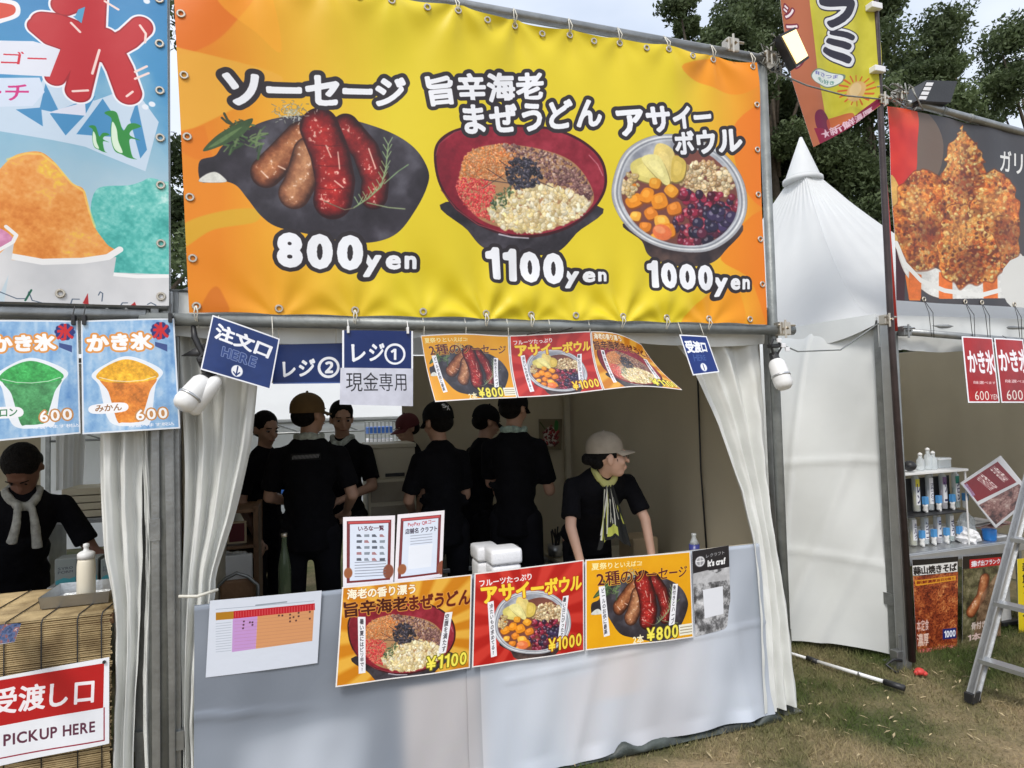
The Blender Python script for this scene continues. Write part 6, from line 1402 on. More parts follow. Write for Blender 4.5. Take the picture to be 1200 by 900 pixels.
MB().tube([p+Vector((0, 0, .04)), at(240, 420, -.06), at(228, 395, -.05), at(226, 378, -.04)], [.012, .010, .012, .008], 8).prism([at(212, 417, -.055), at(248, 418, -.055), at(240, 402, -.055), at(228, 408, -.055)], (0, .012, 0)).build('bracket', M['black'], t, True)
# lit floodlight at the end of the banner frame
p = at(931, 55, -.02); t = thing('floodlight', 'lit yellow floodlight at the upper right corner of the yellow banner', 'lamp', tuple(p)); q = [at(916, 43, -.14), at(932, 35, -.14), at(946, 66, -.14), at(933, 75, -.14)]
c_ = (q[0]+q[1]+q[2]+q[3])/4
MB().prism([c_+(v-c_)*1.18 for v in q], (0, .05, 0)).build('housing', M['black'], t); MB().prism([v+Vector((0, -.006, 0)) for v in q], (0, .004, 0)).build('lamp_glass', M['lamp'], t)
MB().tube([at(926, 70, -.0), at(918, 78, .0), at(905, 82, .0)], .008, 6).build('bracket', M['black'], t, True)
# unlit floodlight on the right frame
p = at(1100, 108, .1); t = thing('floodlight', 'black unlit floodlight on top of the right banner pipe', 'lamp', tuple(p)); q = [at(1086, 94, .1), at(1122, 95, .1), at(1114, 120, .1), at(1074, 118, .1)]
MB().prism(q, (0, .12, 0)).build('housing', M['black'], t)
for k in range(4): MB().prism([bilin(q, .03, .12+.22*k)+Vector((0, -.004, 0)), bilin(q, .24, .12+.22*k)+Vector((0, -.004, 0)), bilin(q, .24, .28+.22*k)+Vector((0, -.004, 0)), bilin(q, .03, .28+.22*k)+Vector((0, -.004, 0))], (0, .003, 0)).build('led_panel', M['paper'], t)
MB().tube([at(1080, 118, .12), at(1074, 124, .12), at(1068, 128, .18)], .012, 8).build('bracket', M['black'], t, True)
# ------------------------------------------------------------------ right frame, banner, flag
RF = thing('banner_frame', 'grey pipe frame with dark pole at the right carrying the fried chicken banner', 'frame', (3.95, .2, 0))
MB().tube([(3.93, .2, 0), (3.93, .2, 2.06)], .028, 14).build('upright_pipe', M['steeldk'], RF, True)
MB().tube([(3.97, .24, 0), (3.97, .24, 2.08)], .022, 14).build('upright_pipe', M['steel'], RF, True)
MB().tube([at(1060, 122, .16), at(1076, 122, .16), at(1200, 156, .16), at(1330, 192, .16)], .024, 14).build('top_pipe', M['steel'], RF, True)
MB().tube([at(1052, 388, .17), at(1200, 400, .17), at(1330, 411, .17)], .022, 14).build('bottom_pipe', M['steel'], RF, True)
for px in (1105, 1137): a = at(px, 122+(px-1076)*.274, .16); MB().tube([a+Vector((-.012, 0, .002)), a+Vector((.012, 0, -.002))], .027, 12).build('pipe_joint', M['steeldk'], RF, True)
for q in ((1038, 375, .12), (1060, 388, .13), (1033, 118, .1), (1052, 112, .1)):
    m = MB(); clampm(m, tuple(at(*q)), .03); m.build('pipe_clamp', M['eyelet' if q[1] < 380 else 'steel'], RF)
m = MB(); rg = random.Random(18)
for k in range(22):
    b0 = at(1050+rg.gauss(0, 9), 112+rg.gauss(0, 7), .08+rg.gauss(0, .02)); b1 = b0+Vector((rg.gauss(0, .07), rg.gauss(0, .02), rg.gauss(0, .05))); m.tube([b0, (b0+b1)/2+Vector((rg.gauss(0, .03), 0, .02)), b1], .0045, 5)
m.build('wire_bundle', M['wire'], RF, True)
cf = lambda u, v: Vector((lerp(lerp(CHQ[0][0], CHQ[3][0], v), 5.9, u), .165-.008*math.sin(u*13+v*2)-.005*math.sin(u*31)*(1-v)-.004*math.sin(v*11+u*5), lerp(lerp(CHQ[0][1], CHQ[1][1], u), lerp(CHQ[3][1], CHQ[2][1], u), v)))
CB = sheet('chicken_banner', 'dark banner with a big picture of fried chicken in a paper cup', 'banner', cf, art_chicken(), 120, 60, .002, .38, bump=.15, bscale=9., spec=.4)
for u in (.12, .3, .37, .52, .66):
    p = cf(u, .985); eyelet(CB, cf, u, .985); MB().tube([p, (p.x-.015, .13, p.z-.09), (p.x+.01, .14, 1.99)], .002, 5).tube([p, (p.x+.02, .13, p.z-.09), (p.x+.03, .14, 1.98)], .002, 5).build('tie_string', M['black'], CB, True)
FL = thing('feather_flag', 'tall yellow and brown flag on a dark pole with a speech bubble', 'flag', (3.81, .1, 0))
MB().tube([at(1069, 775, .12), at(1044, 380, .1), at(1035, 200, .1), at(1026, 0, .1), at(1020, -120, .1)], [.021, .019, .018, .016, .014], 12).build('pole', M['dark'], FL, True)
MB().tube([at(1031, 128, .13), at(1040, 250, .13), at(1050, 388, .14)], .011, 8).build('rail', M['red'], FL, True)
Lq = [Vector((3.085, .1, 4.6)), Vector((3.79, .1, 4.6)), Vector((3.80, .1, 3.20)), Vector((3.30, .1, 3.06))]
def flagf(u, v):
    p = bilin(Lq, u, v); p = p+Vector((.12*(v*(1-v))*(1-u), -.02-.05*math.sin(u*5+v*4)*(1-u)-.02*math.sin(u*11+v*3), .02*math.sin(u*PI)*v)); return p
# the hanging corner of the cloth drops below its pole edge
def flagf2(u, v):
    a = [at(908, -140, .1), at(918, 0, .1), at(930, 90, .1), at(952, 173, .1)]; b = [at(1020, -140, .1), at(1026, 0, .1), at(1031, 60, .1), at(1033, 122, .1)]
    k = v*3; i = min(2, int(k)); t = k-i; l = a[i]*(1-t)+a[i+1]*t; r = b[i]*(1-t)+b[i+1]*t; p = l*(1-u)+r*u
    return p+Vector((0, .012*math.sin(u*9+v*4)*(1-u)+.012*math.sin(u*15+v*3), -.02*math.sin(u*PI)*v))
qf = (908, -140, 1020, -140, 1033, 122, 948, 175)
o = sheet('flag_cloth', None, None, flagf2, art_nobori(qf), 30, 40, .0012, .6, parent=FL, trans=.2, bump=.1); 
for py in (8, 82): MB().box(tuple(at(1023+py*.05, py, .08)-Vector((.03, .02, .015))), tuple(at(1028+py*.05, py, .08)+Vector((.018, .03, .015))), bev=.004).build('flag_strap', M['paper'], FL)
MB().tube([at(908, 84, -.02), at(945, 100, .0), at(990, 112, .05), at(1030, 116, .08)], .0045, 6).tube([at(1030, 116, .08), at(1045, 118, .1)], .0045, 6).build('guy_line', M['steeldk'], FL, True)
# ------------------------------------------------------------------ red price posters under the right pipe
for k in (0, 1, 2):
    q = [(1127, 394, 1163, 396, 1171, 472, 1134, 472), (1165, 396, 1199, 398, 1206, 472, 1173, 472), (1201, 398, 1236, 400, 1243, 473, 1208, 472)][k]
    f = qpf(q, (.12, .12, .07, .07), .006, .003, 1); cv = art_red(0) if k != 1 else art_red(1)
    if k == 2: continue
    o = sheet('price_poster', ['first red shaved ice price poster under the chicken banner', 'second red shaved ice price poster, cut by the right edge'][k], 'poster', f, cv, 8, 8, rough=.3, group='red price posters')
    p = f(.4, 0); MB().tube([p, (p.x, .14, 2.0)], .002, 5).build('tie_string', M['black'], o, True)
# ------------------------------------------------------------------ right stall counter and what stands on it
SY = .36; SX0 = 4.10; SZ = at(1120, 642, SY).z
ST_ = thing('stall_counter', 'grey folding counter of the right stall', 'counter', (4.7, .6, 0))
MB().box((SX0-.06, SY, SZ-.03), (5.3, 1.0, SZ), bev=.005).build('table_top', M['alu'], ST_); MB().box((SX0-.06, SY-.012, SZ-.075), (5.3, SY, SZ-.008), bev=.004).build('front_edge', M['alu'], ST_)
for x in (SX0, 4.47, 5.2): MB().box((x-.014, SY+.01, 0), (x+.014, SY+.04, SZ-.03), bev=.003).build('leg', M['steel'], ST_)
RK = thing('dispenser_rack', 'white wire rack with two rows of clear syrup dispensers', 'rack', (4.3, .5, SZ))
zt = at(1100, 551, SY+.1).z; zm = at(1100, 600, SY+.1).z
MB().box((SX0-.08, SY+.02, zt-.008), (at(1130, 551, SY+.05).x, SY+.3, zt+.008), bev=.003).build('top_shelf', M['white'], RK)
MB().box((SX0-.08, SY+.04, zm-.006), (at(1130, 551, SY+.05).x, SY+.3, zm+.004), bev=.003).build('middle_shelf', M['black'], RK)
for x in (SX0-.07, at(1129, 551, SY+.05).x):
    for y in (SY+.04, SY+.28): MB().tube([(x, y, SZ), (x, y, zt)], .006, 6).build('post', M['white'], RK)
MB().box((SX0-.08, SY+.16, zm), (at(1130, 551, SY+.05).x, SY+.165, zt-.05)).build('backing', M['black'], RK)
def art_label(k):
    c = Cv(50, 150, (0, 0, 5, 0, 5, 15, 0, 15), (226, 228, 232)); c.rect(0, 0, 1, .3, [(214, 200, 60), (226, 226, 230), (120, 90, 130), (60, 140, 120), (226, 226, 230), (180, 190, 200), (190, 200, 220), (226, 226, 226)][k % 8]); c.text(['レモン', 'ブルーハワイ', 'ソーダ', 'メロン', 'ミルク', 'マンゴー', 'ラムネ', 'さくら'][k % 8].replace('ネ', 'ー').replace('く', 'う'), (1, 3, 4, 3, 4, 14, 1, 14), (50, 50, 90), .04, vertical=True); return c
M['lever'] = mat('light_blue_lever', (.08, .30, .62), .35)
M['liq'] = [mat('syrup_'+n, c, .15, var=.05, bump=0) for n, c in (('yellow', (.6, .5, .08)), ('pale', (.6, .65, .7)), ('grape', (.3, .15, .3)), ('green', (.1, .35, .25)))]
for row, (z0, z1, xs_) in enumerate(((zm+.012, zt-.02, (1076, 1092, 1108, 1123)), (SZ+.012, zm-.012, (1070, 1084, 1099, 1114)))):
    for k, px in enumerate(xs_):
        x = at(px, 600, SY+.12).x; y = SY+.13; t = thing('syrup_dispenser', ['upper', 'lower'][row]+' row dispenser with '+[['yellow', 'white', 'purple', 'green'], ['cream', 'grey', 'pale blue', 'plain white']][row][k]+' label, '+['left end', 'second from left', 'third from left', 'right end'][k]+' of the rack', 'dispenser', (x, y, z0), 'syrup dispensers')
        MB().lathe([(.02, 0), (.023, .005), (.023, z1-z0-.02), (.012, z1-z0-.008), (.012, z1-z0)], 14, (x, y, z0)).build('tube', M['clear'], t, True)
        MB().lathe([(.019, .004), (.019, (z1-z0)*.55)], 12, (x, y, z0)).build('syrup', M['liq'][k], t, True)
        MB().grid(lambda u, v: Vector((x+.0245*math.sin((u-.5)*1.7), y-.0245*math.cos((u-.5)*1.7), lerp(z0+(z1-z0)*.88, z0+(z1-z0)*.18, v))), 6, 1, 0, .0008).build('label_strip', pmat(art_label(k+4*row), 'dispenser_label', .4), t, True)
        xt = x+.042; m = MB(); m.lathe([(.013, .0), (.017, .01), (.014, .03), (.016, .034), (.016, .05)], 10, (xt, y-.03, z0+.0)); m.box((xt-.006, y-.045, z0-.008), (xt+.006, y-.03, z0+.012)); m.build('tap', M['white'], t, True)
        MB().box((xt-.017, y-.045, z0+.048), (xt+.017, y-.02, z0+.10), bev=.003).build('tap_lever', M['lever'], t)
for (px, py, h, lab) in ((1079, 551, .10, 'small clear bottle at the left on the rack top'), (1088, 551, .13, 'taller clear bottle on the rack top'), (1094, 551, .105, 'clear bottle at the right on the rack top')):
    p = at(px, py, SY+.1); p.z = zt+.008; t = thing('clear_bottle', lab, 'bottle', tuple(p), 'clear bottles on the rack'); MB().lathe([(.022, 0), (.024, .005), (.024, h*.7), (.012, h*.85), (.012, h)], 14, p).build('bottle_body', M['clear'], t, True); MB().lathe([(.014, h), (.014, h+.012), (.004, h+.02)], 10, p).build('bottle_cap', M['white'], t, True)
p = at(1108, 551, SY+.12); p.z = zt+.009; t = thing('clear_case', 'clear plastic case on the rack top right of the bottles', 'box', tuple(p)); MB().box((p.x-.06, p.y, p.z), (p.x+.06, p.y+.08, p.z+.07), bev=.006).build('case_body', M['clear'], t); MB().box((p.x-.062, p.y-.002, p.z+.055), (p.x+.062, p.y+.082, p.z+.064), bev=.003).build('case_lid', M['white'], t)
p = at(1066, 546, SY+.06); o = MB(); _ball(o, p, (.04, .04, .035)); tag(o.build('dark_round_pot', M['black'], smooth=True, org=tuple(p)), 'dark round pot half hidden by the pole at the rack top', 'pot')
q = (1128, 562, 1172, 535, 1200, 582, 1168, 616); Y4 = (SY+.02, SY+.06, SY+.02, SY-.02)
f = qpf((1126, 566, 1173, 534, 1212, 582, 1167, 619), Y4); sheet('tilted_menu', 'tilted red and white menu board leaning behind the ladder', 'menu board', f, art_tilt(), 6, 6, rough=.3, thick=.006)
# bags, blue cup, papers
def bag(px, py, Y, rx, ry, rz, m_, name, lab, cat, seed):
    p = at(px, py, Y); p.z = SZ; rg = random.Random(seed); bm = bmesh.new(); bmesh.ops.create_icosphere(bm, subdivisions=3, radius=1)
    for v in bm.verts:
        d = 1+.16*math.sin(v.co.x*7+seed)*math.sin(v.co.y*6)+.14*math.sin(v.co.z*9+v.co.x*5)+rg.uniform(-.05, .05); v.co = Vector((v.co.x*rx*d, v.co.y*ry*d, (max(v.co.z, -.6)*d+.6)*rz))
    me = bpy.data.meshes.new(name); bm.to_mesh(me); bm.free(); me.materials.append(M[m_]); o = bpy.data.objects.new(name, me); COL.objects.link(o); o.location = p; return tag(o, lab, cat)
bag(1134, 632, SY+.08, .07, .06, .06, 'foam', 'plastic_bag', 'crumpled white plastic bag on the right stall counter', 'bag', 3)
bag(1132, 612, SY+.16, .06, .05, .11, 'clear', 'clear_bag', 'clear bag with blue print behind the crumpled bag', 'bag', 5)
p = at(1160, 634, SY+.06); p.z = SZ; t = MB().lathe([(.034, 0), (.04, .01), (.044, .075), (.04, .08)], 16, p).build('blue_tub', mat('bright_blue_plastic', (.02, .2, .6), .35), smooth=True, org=tuple(p)); tag(t, 'bright blue tub on the right stall counter', 'tub')
t = thing('paper_stack', 'loose pinkish papers piled on the right stall counter', 'papers', tuple(at(1165, 608, SY+.12)))
rg = random.Random(12)
for k in range(9):
    p = at(1150+rg.uniform(-4, 30), 606, SY+.2); a = rg.uniform(-.4, .4); Mx = Matrix.Translation((p.x, p.y+.05, SZ+.045+k*.006)) @ rotm('Z', a) @ rotm('Y', rg.uniform(-.12, .12)); MB().box((-.10, -.07, 0), (.10, .07, .002), M_=Mx).build('sheet', mat('printed_paper%d' % k, rg.choice([(.62, .4, .36), (.7, .66, .62), (.55, .3, .28)]), .5), t)
t = thing('carton', 'low white carton under the loose papers on the counter', 'box', (4.75, SY+.2, SZ)); MB().box((4.6, SY+.14, SZ), (5.0, SY+.4, SZ+.04), bev=.004).build('carton_body', M['paper'], t)
for nm, art, q, lab in (('food_poster', art_yakisoba, (1069, 656, 1123, 652, 1121, 760, 1074, 770), 'fried noodle poster hanging on the right stall counter'), ('food_poster', art_frank, (1128, 652, 1176, 648, 1172, 745, 1127, 757), 'sausage frank poster hanging next to the fried noodle poster')):
    f = qpf(q, SY-.03, .004, .004, 1); sheet(nm, lab, 'poster', f, art(), 10, 14, rough=.3, group='posters on the right stall counter', coat=.3)
def art_yellow():
    c = Cv(160, 420, (1192, 655, 1212, 655, 1212, 742, 1194, 742), (226, 200, 30)); c.text('新鮮たっぷり', (1196, 660, 1206, 660, 1207, 736, 1197, 736), (30, 30, 30), .03, vertical=True); return c
f = qpf((1192, 655, 1222, 652, 1224, 748, 1194, 744), SY-.02); sheet('yellow_poster', 'yellow poster strip at the right edge behind the ladder', 'poster', f, art_yellow(), 4, 6)
t = thing('white_stand', 'narrow white stand behind the ladder legs', 'stand', tuple(atz(1183, 745))); p = at(1181, 745, SY+.1); MB().box((p.x-.05, p.y, .02), (p.x+.05, p.y+.08, .62), bev=.006).build('column', M['white'], t); MB().box((p.x-.08, p.y-.03, 0), (p.x+.10, p.y+.12, .03), bev=.006).build('foot', M['black'], t)
# ------------------------------------------------------------------ ladder
LD = thing('step_ladder', 'aluminium step ladder standing on the grass at the right edge', 'ladder', tuple(atz(1140, 822)))
F0 = atz(1140, 822); ra = atz(1147, 785, .17); rb = atz(1212, 806, .17); d = (rb-ra); d.z = 0; d.normalize(); nn = Vector((-d.y, d.x, 0)); 
def lineerr(a, z=1.75, sh=.05):
    P_ = F0+nn*a+d*sh+Vector((0, 0, z)); x_, y_ = pj(P_); return x_-(1140+(822-y_)*60/232)
lo, hi = -1., 1.5
for _ in range(40):
    mid = (lo+hi)/2
    if lineerr(lo)*lineerr(mid) <= 0: hi = mid
    else: lo = mid
TOP = F0+nn*lo+d*.05+Vector((0, 0, 1.75)); wid = .50
def railbar(a, b, name, wd=.03):
    a, b = Vector(a), Vector(b); ax = (b-a).normalized(); s = d; q = ax.cross(s).normalized(); m = MB(); m.prism([a-s*.012-q*wd, a+s*.012-q*wd, a+s*.012+q*wd, a-s*.012+q*wd], b-a); m.prism([a-s*.02-q*wd, a-s*.02-q*(wd-.006), a+s*.02-q*(wd-.006), a+s*.02-q*wd], b-a); m.prism([a-s*.02+q*wd, a-s*.02+q*(wd-.006), a+s*.02+q*(wd-.006), a+s*.02+q*wd], b-a); return m.build(name, M['alu'], LD)
fr = F0+Vector((0, 0, .02)); railbar(fr, TOP, 'side_rail'); railbar(fr+d*(wid+.1), TOP+d*wid, 'side_rail')
back = nn*(1 if lo > 0 else -1)*.62+Vector((0, 0, 0)); BF = fr+nn*lo*2; railbar(BF, TOP+Vector((0, 0, -.03)), 'rear_rail', .02); railbar(BF+d*(wid+.1), TOP+d*wid+Vector((0, 0, -.03)), 'rear_rail', .02)
for k, z in enumerate((.17, .45, .78, 1.10, 1.42)):
    tt = z/1.75; a = fr+(TOP-fr)*tt; b = fr+d*(wid+.1)+(TOP+d*wid-fr-d*(wid+.1))*tt; q = nn*(.035); MB().prism([a-q, a+q, a+q+Vector((0, 0, .022)), a-q+Vector((0, 0, .022))], b-a).build('step', M['alu'], LD)
MB().prism([TOP-nn*.06-d*.03, TOP+nn*.06-d*.03, TOP+nn*.06-d*.03+Vector((0, 0, .03)), TOP-nn*.06-d*.03+Vector((0, 0, .03))], d*(wid+.06)).build('top_plate', M['alu'], LD)
for q in (F0, F0+d*(wid+.1)): MB().prism([q-nn*.04-d*.02, q+nn*.04-d*.02, q+nn*.04+d*.02, q-nn*.04+d*.02], (0, 0, .05)).build('rubber_foot', M['black'], LD)
# ------------------------------------------------------------------ on the grass
t = thing('telescopic_pole', 'white telescopic pole with black grips lying on the grass', 'pole', tuple(atz(990, 785)))
def g3(px, py, z=.03): return atz(px, py, z)
MB().tube([g3(905, 759), g3(948, 772)], .009, 8).build('tube_section', M['white'], t, True); MB().tube([g3(957, 775), g3(1037, 799)], .011, 8).build('tube_section', M['white'], t, True)
MB().tube([g3(946, 771), g3(958, 775.5)], .016, 8).build('grip', M['black'], t, True); MB().tube([g3(1036, 799), g3(1060, 806.5)], .017, 10).build('grip', M['black'], t, True); MB().tube([g3(1006, 789.5), g3(1009, 790.5)], .0135, 8).build('joint_ring', M['alu'], t, True)
bag_ = MB(); p = atz(1078, 793); _ball(bag_, p+Vector((0, 0, .03)), (.028, .026, .02)); _ball(bag_, p+Vector((.02, -.012, .02)), (.018, .018, .014)); _ball(bag_, p+Vector((-.018, .004, .024)), (.018, .014, .016)); tag(bag_.build('red_weight', M['red'], smooth=True, org=tuple(p)), 'small red lump on the grass at the foot of the right post', 'weight')
t = thing('tent_anchor', 'black strap and steel peg at the foot of the right post', 'anchor', tuple(atz(1055, 783))); p = atz(1052, 784)
MB().box((p.x-.02, p.y-.02, 0), (p.x+.05, p.y+.03, .11), bev=.005).tube([p+Vector((.015, -.01, .1)), p+Vector((.015, -.01, .20))], .008, 8).build('peg_block', M['steel'], t)
MB().tube([p+Vector((.0, -.03, .06)), p+Vector((-.05, -.02, .07)), p+Vector((-.09, 0, .04)), p+Vector((-.06, -.04, .005)), p+Vector((-.01, -.04, .01))], .009, 6).build('strap', M['black'], t, True)
# ------------------------------------------------------------------ inside the middle stall
def place(px, py, Y): return at(px, py, Y)
def boxthing(name, lab, cat, px0, py0, px1, py1, Y, d, m_, grp=None, bev=.008, lid=None, extra=None, floor=False):
    a, b = at(px0, py0, Y), at(px1, py1, Y); z0 = 0 if floor else min(a.z, b.z); t = thing(name, lab, cat, ((a.x+b.x)/2, Y, z0), grp); z1 = max(a.z, b.z)
    MB().box((a.x, Y, z0), (b.x, Y+d, z1), bev=bev).build(name+'_body' if name != 'crate' else 'side', M[m_], t)
    if lid: MB().box((a.x-.008, Y-.008, z1), (b.x+.008, Y+d+.008, z1+lid), bev=.006).build('lid', M[m_], t)
    return t, a, b
t, a, b = boxthing('cooler_box', 'large beige cooler box stacked on a cabinet in the middle stall', 'cooler', 431, 526, 487, 560, 1.9, .4, 'beige', lid=.03)
MB().box((a.x+.12, 1.885, b.z+.02), (a.x+.26, 1.9, b.z+.045), bev=.004).build('handle', M['black'], t)
t, a, b = boxthing('low_cabinet', 'brown grey cabinet below the beige cooler box', 'cabinet', 431, 563, 489, 640, 1.88, .45, 'beige', floor=True)
for k in range(3): MB().box((a.x+.02, 1.872, a.z-.16-.17*k), (b.x-.02, 1.88, a.z-.02-.17*k), bev=.004).build('drawer', mat('drawer%d' % k, (.30, .26, .2), .6), t)
t = thing('wire_rack', 'wire rack with blue goods seen through the open back', 'rack', tuple(at(447, 510, 4.2))); x0, x1 = at(428, 500, 4.2).x, at(465, 500, 4.2).x; z1, z0 = at(440, 494, 4.2).z, .05
m = MB()
for i in range(9): m.tube([(lerp(x0, x1, i/8), 4.2, z0), (lerp(x0, x1, i/8), 4.2, z1)], .006, 5)
for i in range(12): m.tube([(x0, 4.2, lerp(z0, z1, i/11)), (x1, 4.2, lerp(z0, z1, i/11))], .005, 5)
m.build('wire_panel', M['steeldk'], t)
for i in range(5): MB().box((x0+.03, 4.24, z1-.14-.13*i), (x1-.03, 4.5, z1-.06-.13*i), bev=.01).build('bundle', M['blue'] if i % 2 == 0 else M['foam'], t)
t = thing('blue_canopy_side', 'blue cloth hung across the far white tent', 'cloth', tuple(at(380, 610, 5.6))); MB().grid(lambda u, v: Vector((lerp(at(322, 600, 5.6).x, at(400, 600, 5.6).x, u), 5.6+.02*nz1(u*12), lerp(at(360, 570, 5.6).z, at(360, 584, 5.6).z-.05, v))), 30, 4, thick=.004).build('cloth', M['blue'], t, True)
MB().box((at(322, 600, 5.62).x, 5.62, at(360, 569, 5.6).z-.02), (at(400, 600, 5.62).x, 5.66, at(360, 569, 5.6).z)).build('rail', M['steel'], t)
# chair, shelf and bottle at the left
t = thing('shelf_unit', 'brown wooden shelf unit at the left inside the middle stall', 'shelf', tuple(at(275, 640, 1.5)))
xa, xb = at(252, 640, 1.5).x, at(300, 640, 1.5).x
for py in (598, 640, 652): z = at(275, py, 1.5).z; MB().box((xa, 1.5, z-.02), (xb, 1.9, z), bev=.003).build('shelf', M['wood'], t)
for x in (xa, xb): MB().box((x-.015, 1.5, 0), (x+.015, 1.9, at(275, 596, 1.5).z), bev=.003).build('side_panel', M['wood'], t)
a, b = at(266, 612, 1.49), at(289, 636, 1.49); t2 = thing('framed_card', 'small dark red framed card on the wooden shelf', 'card', tuple(a)); MB().box((a.x, 1.49, b.z), (b.x, 1.5, a.z)).build('frame', M['card'], t2); MB().box((a.x+.012, 1.486, b.z+.012), (b.x-.012, 1.489, a.z-.012)).build('card_face', M['capred'], t2)
t = thing('metal_cans', 'crumpled shiny foil on the lower shelf', 'foil', tuple(at(272, 647, 1.46))); rg = random.Random(2)
for k in range(7): p = at(262+k*4, 648, 1.48); m = MB(); _ball(m, p, (.02, .015, rg.uniform(.008, .016)), None, 7, 5); m.build('foil_lump', M['trayst'], t)
t = thing('pipe_chair', 'chair with curved dark tube back and brown seat near the left curtain', 'chair', (at(275, 690, 1.0).x, 1.1, 0)); x0, x1 = at(252, 680, 1.0).x, at(302, 680, 1.0).x; zc = at(275, 675, 1.0).z
MB().tube([(x0, 1.0, 0), (x0, 1.0, zc-.06), (x0+.05, 1.0, zc-.01), ((x0+x1)/2, 1.0, zc+.015), (x1-.05, 1.0, zc-.01), (x1, 1.0, zc-.06), (x1, 1.0, 0)], .010, 8).build('tube_frame', M['steel'], t, True)
MB().box((x0+.02, 1.02, zc-.13), (x1-.02, 1.06, zc-.03), bev=.012).build('backrest', M['wood'], t); MB().box((x0, 1.05, .42), (x1, 1.45, .46), bev=.012).build('seat', M['wood'], t)
for x in (x0+.01, x1-.01): MB().tube([(x, 1.42, 0), (x, 1.42, .42)], .010, 8).build('leg', M['steel'], t)
boxthing('white_fridge', 'white appliance behind the dark tube chair', 'appliance', 250, 653, 296, 690, 1.45, .04, 'white', floor=True)
p = at(333, 625, .5); hb = (p.z-TZ)/.268; p.z = TZ; t = thing('glass_bottle', 'tall green glass bottle standing behind the counter', 'bottle', tuple(p)); MB().lathe([(.026, 0), (.029, .01*hb), (.029, .14*hb), (.022, .18*hb), (.013, .22*hb), (.011, .25*hb), (.013, .255*hb)], 18, p).build('bottle_body', glass('green_glass', (.10, .14, .08), .1, .5), t, True)
MB().lathe([(.014, .255*hb), (.014, .268*hb)], 12, p).build('bottle_cap', M['eyelet'], t, True)
p = at(813, 625, .42); p.z -= .145; MB().box((p.x-.09, .34, TZ+.001), (p.x+.09, .5, p.z-.001), bev=.004).build('plinth', M['card'], thing('carton', 'carton on the counter under the blue drink bottle', 'box', (p.x, .42, TZ))); t = thing('drink_bottle', 'blue drink bottle with clear neck at the right end of the counter', 'bottle', tuple(p)); MB().lathe([(.026, 0), (.03, .008), (.03, .085)], 16, p).build('bottle_body', mat('blue_label', (.06, .07, .30), .3), t, True); MB().lathe([(.029, .0855), (.014, .115), (.012, .13), (.014, .132), (.014, .145)], 16, p).build('bottle_neck', M['clear'], t, True)
t, a, b = boxthing('carton', 'brown open carton on the table in the far corner', 'box', 742, 632, 772, 656, .9, .2, 'card'); 
t = thing('side_table', 'table at the right inside the middle stall carrying the carton', 'table', (2.5, 1.2, 0)); zt_ = b.z
MB().box((2.05, .86, zt_-.03), (2.75, 1.4, zt_), bev=.004).build('table_top', M['beige'], t)
for x, y in ((2.08, .9), (2.72, .9), (2.08, 1.36), (2.72, 1.36)): MB().box((x-.015, y-.015, 0), (x+.015, y+.015, zt_-.03)).build('leg', M['steel'], t)
p = at(651, 640, 1.25); t = thing('tool_pot', 'pot of dark kitchen tools beside the woman in the beige cap', 'utensils', tuple(p)); MB().lathe([(.05, -.06), (.055, .01)], 14, p).build('pot', M['alu'], t, True)
rg = random.Random(3)
for k in range(8): a = Vector((p.x+rg.uniform(-.03, .03), p.y+rg.uniform(-.03, .03), p.z)); MB().tube([a, a+Vector((rg.uniform(-.04, .04), 0, rg.uniform(.06, .13)))], .006, 6).build('tool', M['black'], t)
t2 = thing('prep_table', 'preparation table behind the tall person', 'table', (1.8, 1.4, 0)); MB().box((1.25, 1.2, p.z-.09), (2.0, 1.8, p.z-.061), bev=.004).build('table_top', M['steel'], t2)
for x in (1.28, 1.97):
    for y in (1.24, 1.76): MB().box((x-.015, y-.015, 0), (x+.015, y+.015, p.z-.09)).build('leg', M['steel'], t2)
def art_sticker():
    c = Cv(160, 200, (630, 490, 660, 490, 660, 527, 630, 527), (120, 108, 86)); c.ell(645, 511, 9, 12, 0, (190, 180, 170)); c.scatter([(637, 500), (653, 500), (654, 520), (636, 520)], 60, .8, 2, [(130, 24, 34), (90, 20, 26), (160, 50, 50)], seed=2)
    c.line([(632, 494), (638, 502)], 1.6, (70, 80, 40)); c.poly([(651, 492), (655, 494), (654, 504), (650, 503)], (50, 110, 50), smooth=True); return c
f = qpf((631, 491, 659, 491, 658, 527, 632, 527), 2.66); sheet('wall_sticker', 'small red and green picture on the back wall of the middle stall', 'picture', f, art_sticker(), 4, 4)
p = at(645, 575, 1.3)
# ------------------------------------------------------------------ shaved ice stall at the left
LC = thing('shaved_ice_counter', 'counter covered with a bamboo blind in the shaved ice stall', 'counter', (-.9, .2, 0))
ZC = .90; XR = at(133, 715, 0).x+.0
MB().box((-2.6, .0, ZC-.05), (XR, .5, ZC-.012), bev=.004).build('table_top', M['wood'], LC)
MB().box((-2.6, .03, 0), (XR-.02, .05, ZC-.05)).build('front_board', M['wood'], LC)
M['reed'] = mat('bamboo_reed', (.38, .25, .11), .55, var=.5, scale=9, bump=.2, col2=(.60, .45, .23), detail=6)
m = MB(); rg = random.Random(11); y = .44; zs = []
k = 0
path = []                                      # reeds run along the stall, wrapped over the front edge
yy0 = .44
while yy0 > -.02: path.append((yy0, ZC+.0)); yy0 -= .0075
zz = ZC-.004
while zz > .02: path.append((-.03, zz)); zz -= .0075
for (py_, pz) in path:
    r_ = rg.uniform(.0028, .0038); x0 = -1.9; segs = [-1.9, -1.3, -.7, XR+rg.uniform(-.006, .004)]
    m.tube([(x, py_+rg.uniform(-.0012, .0012), pz+rg.uniform(-.0012, .0012)) for x in segs], r_, 5)
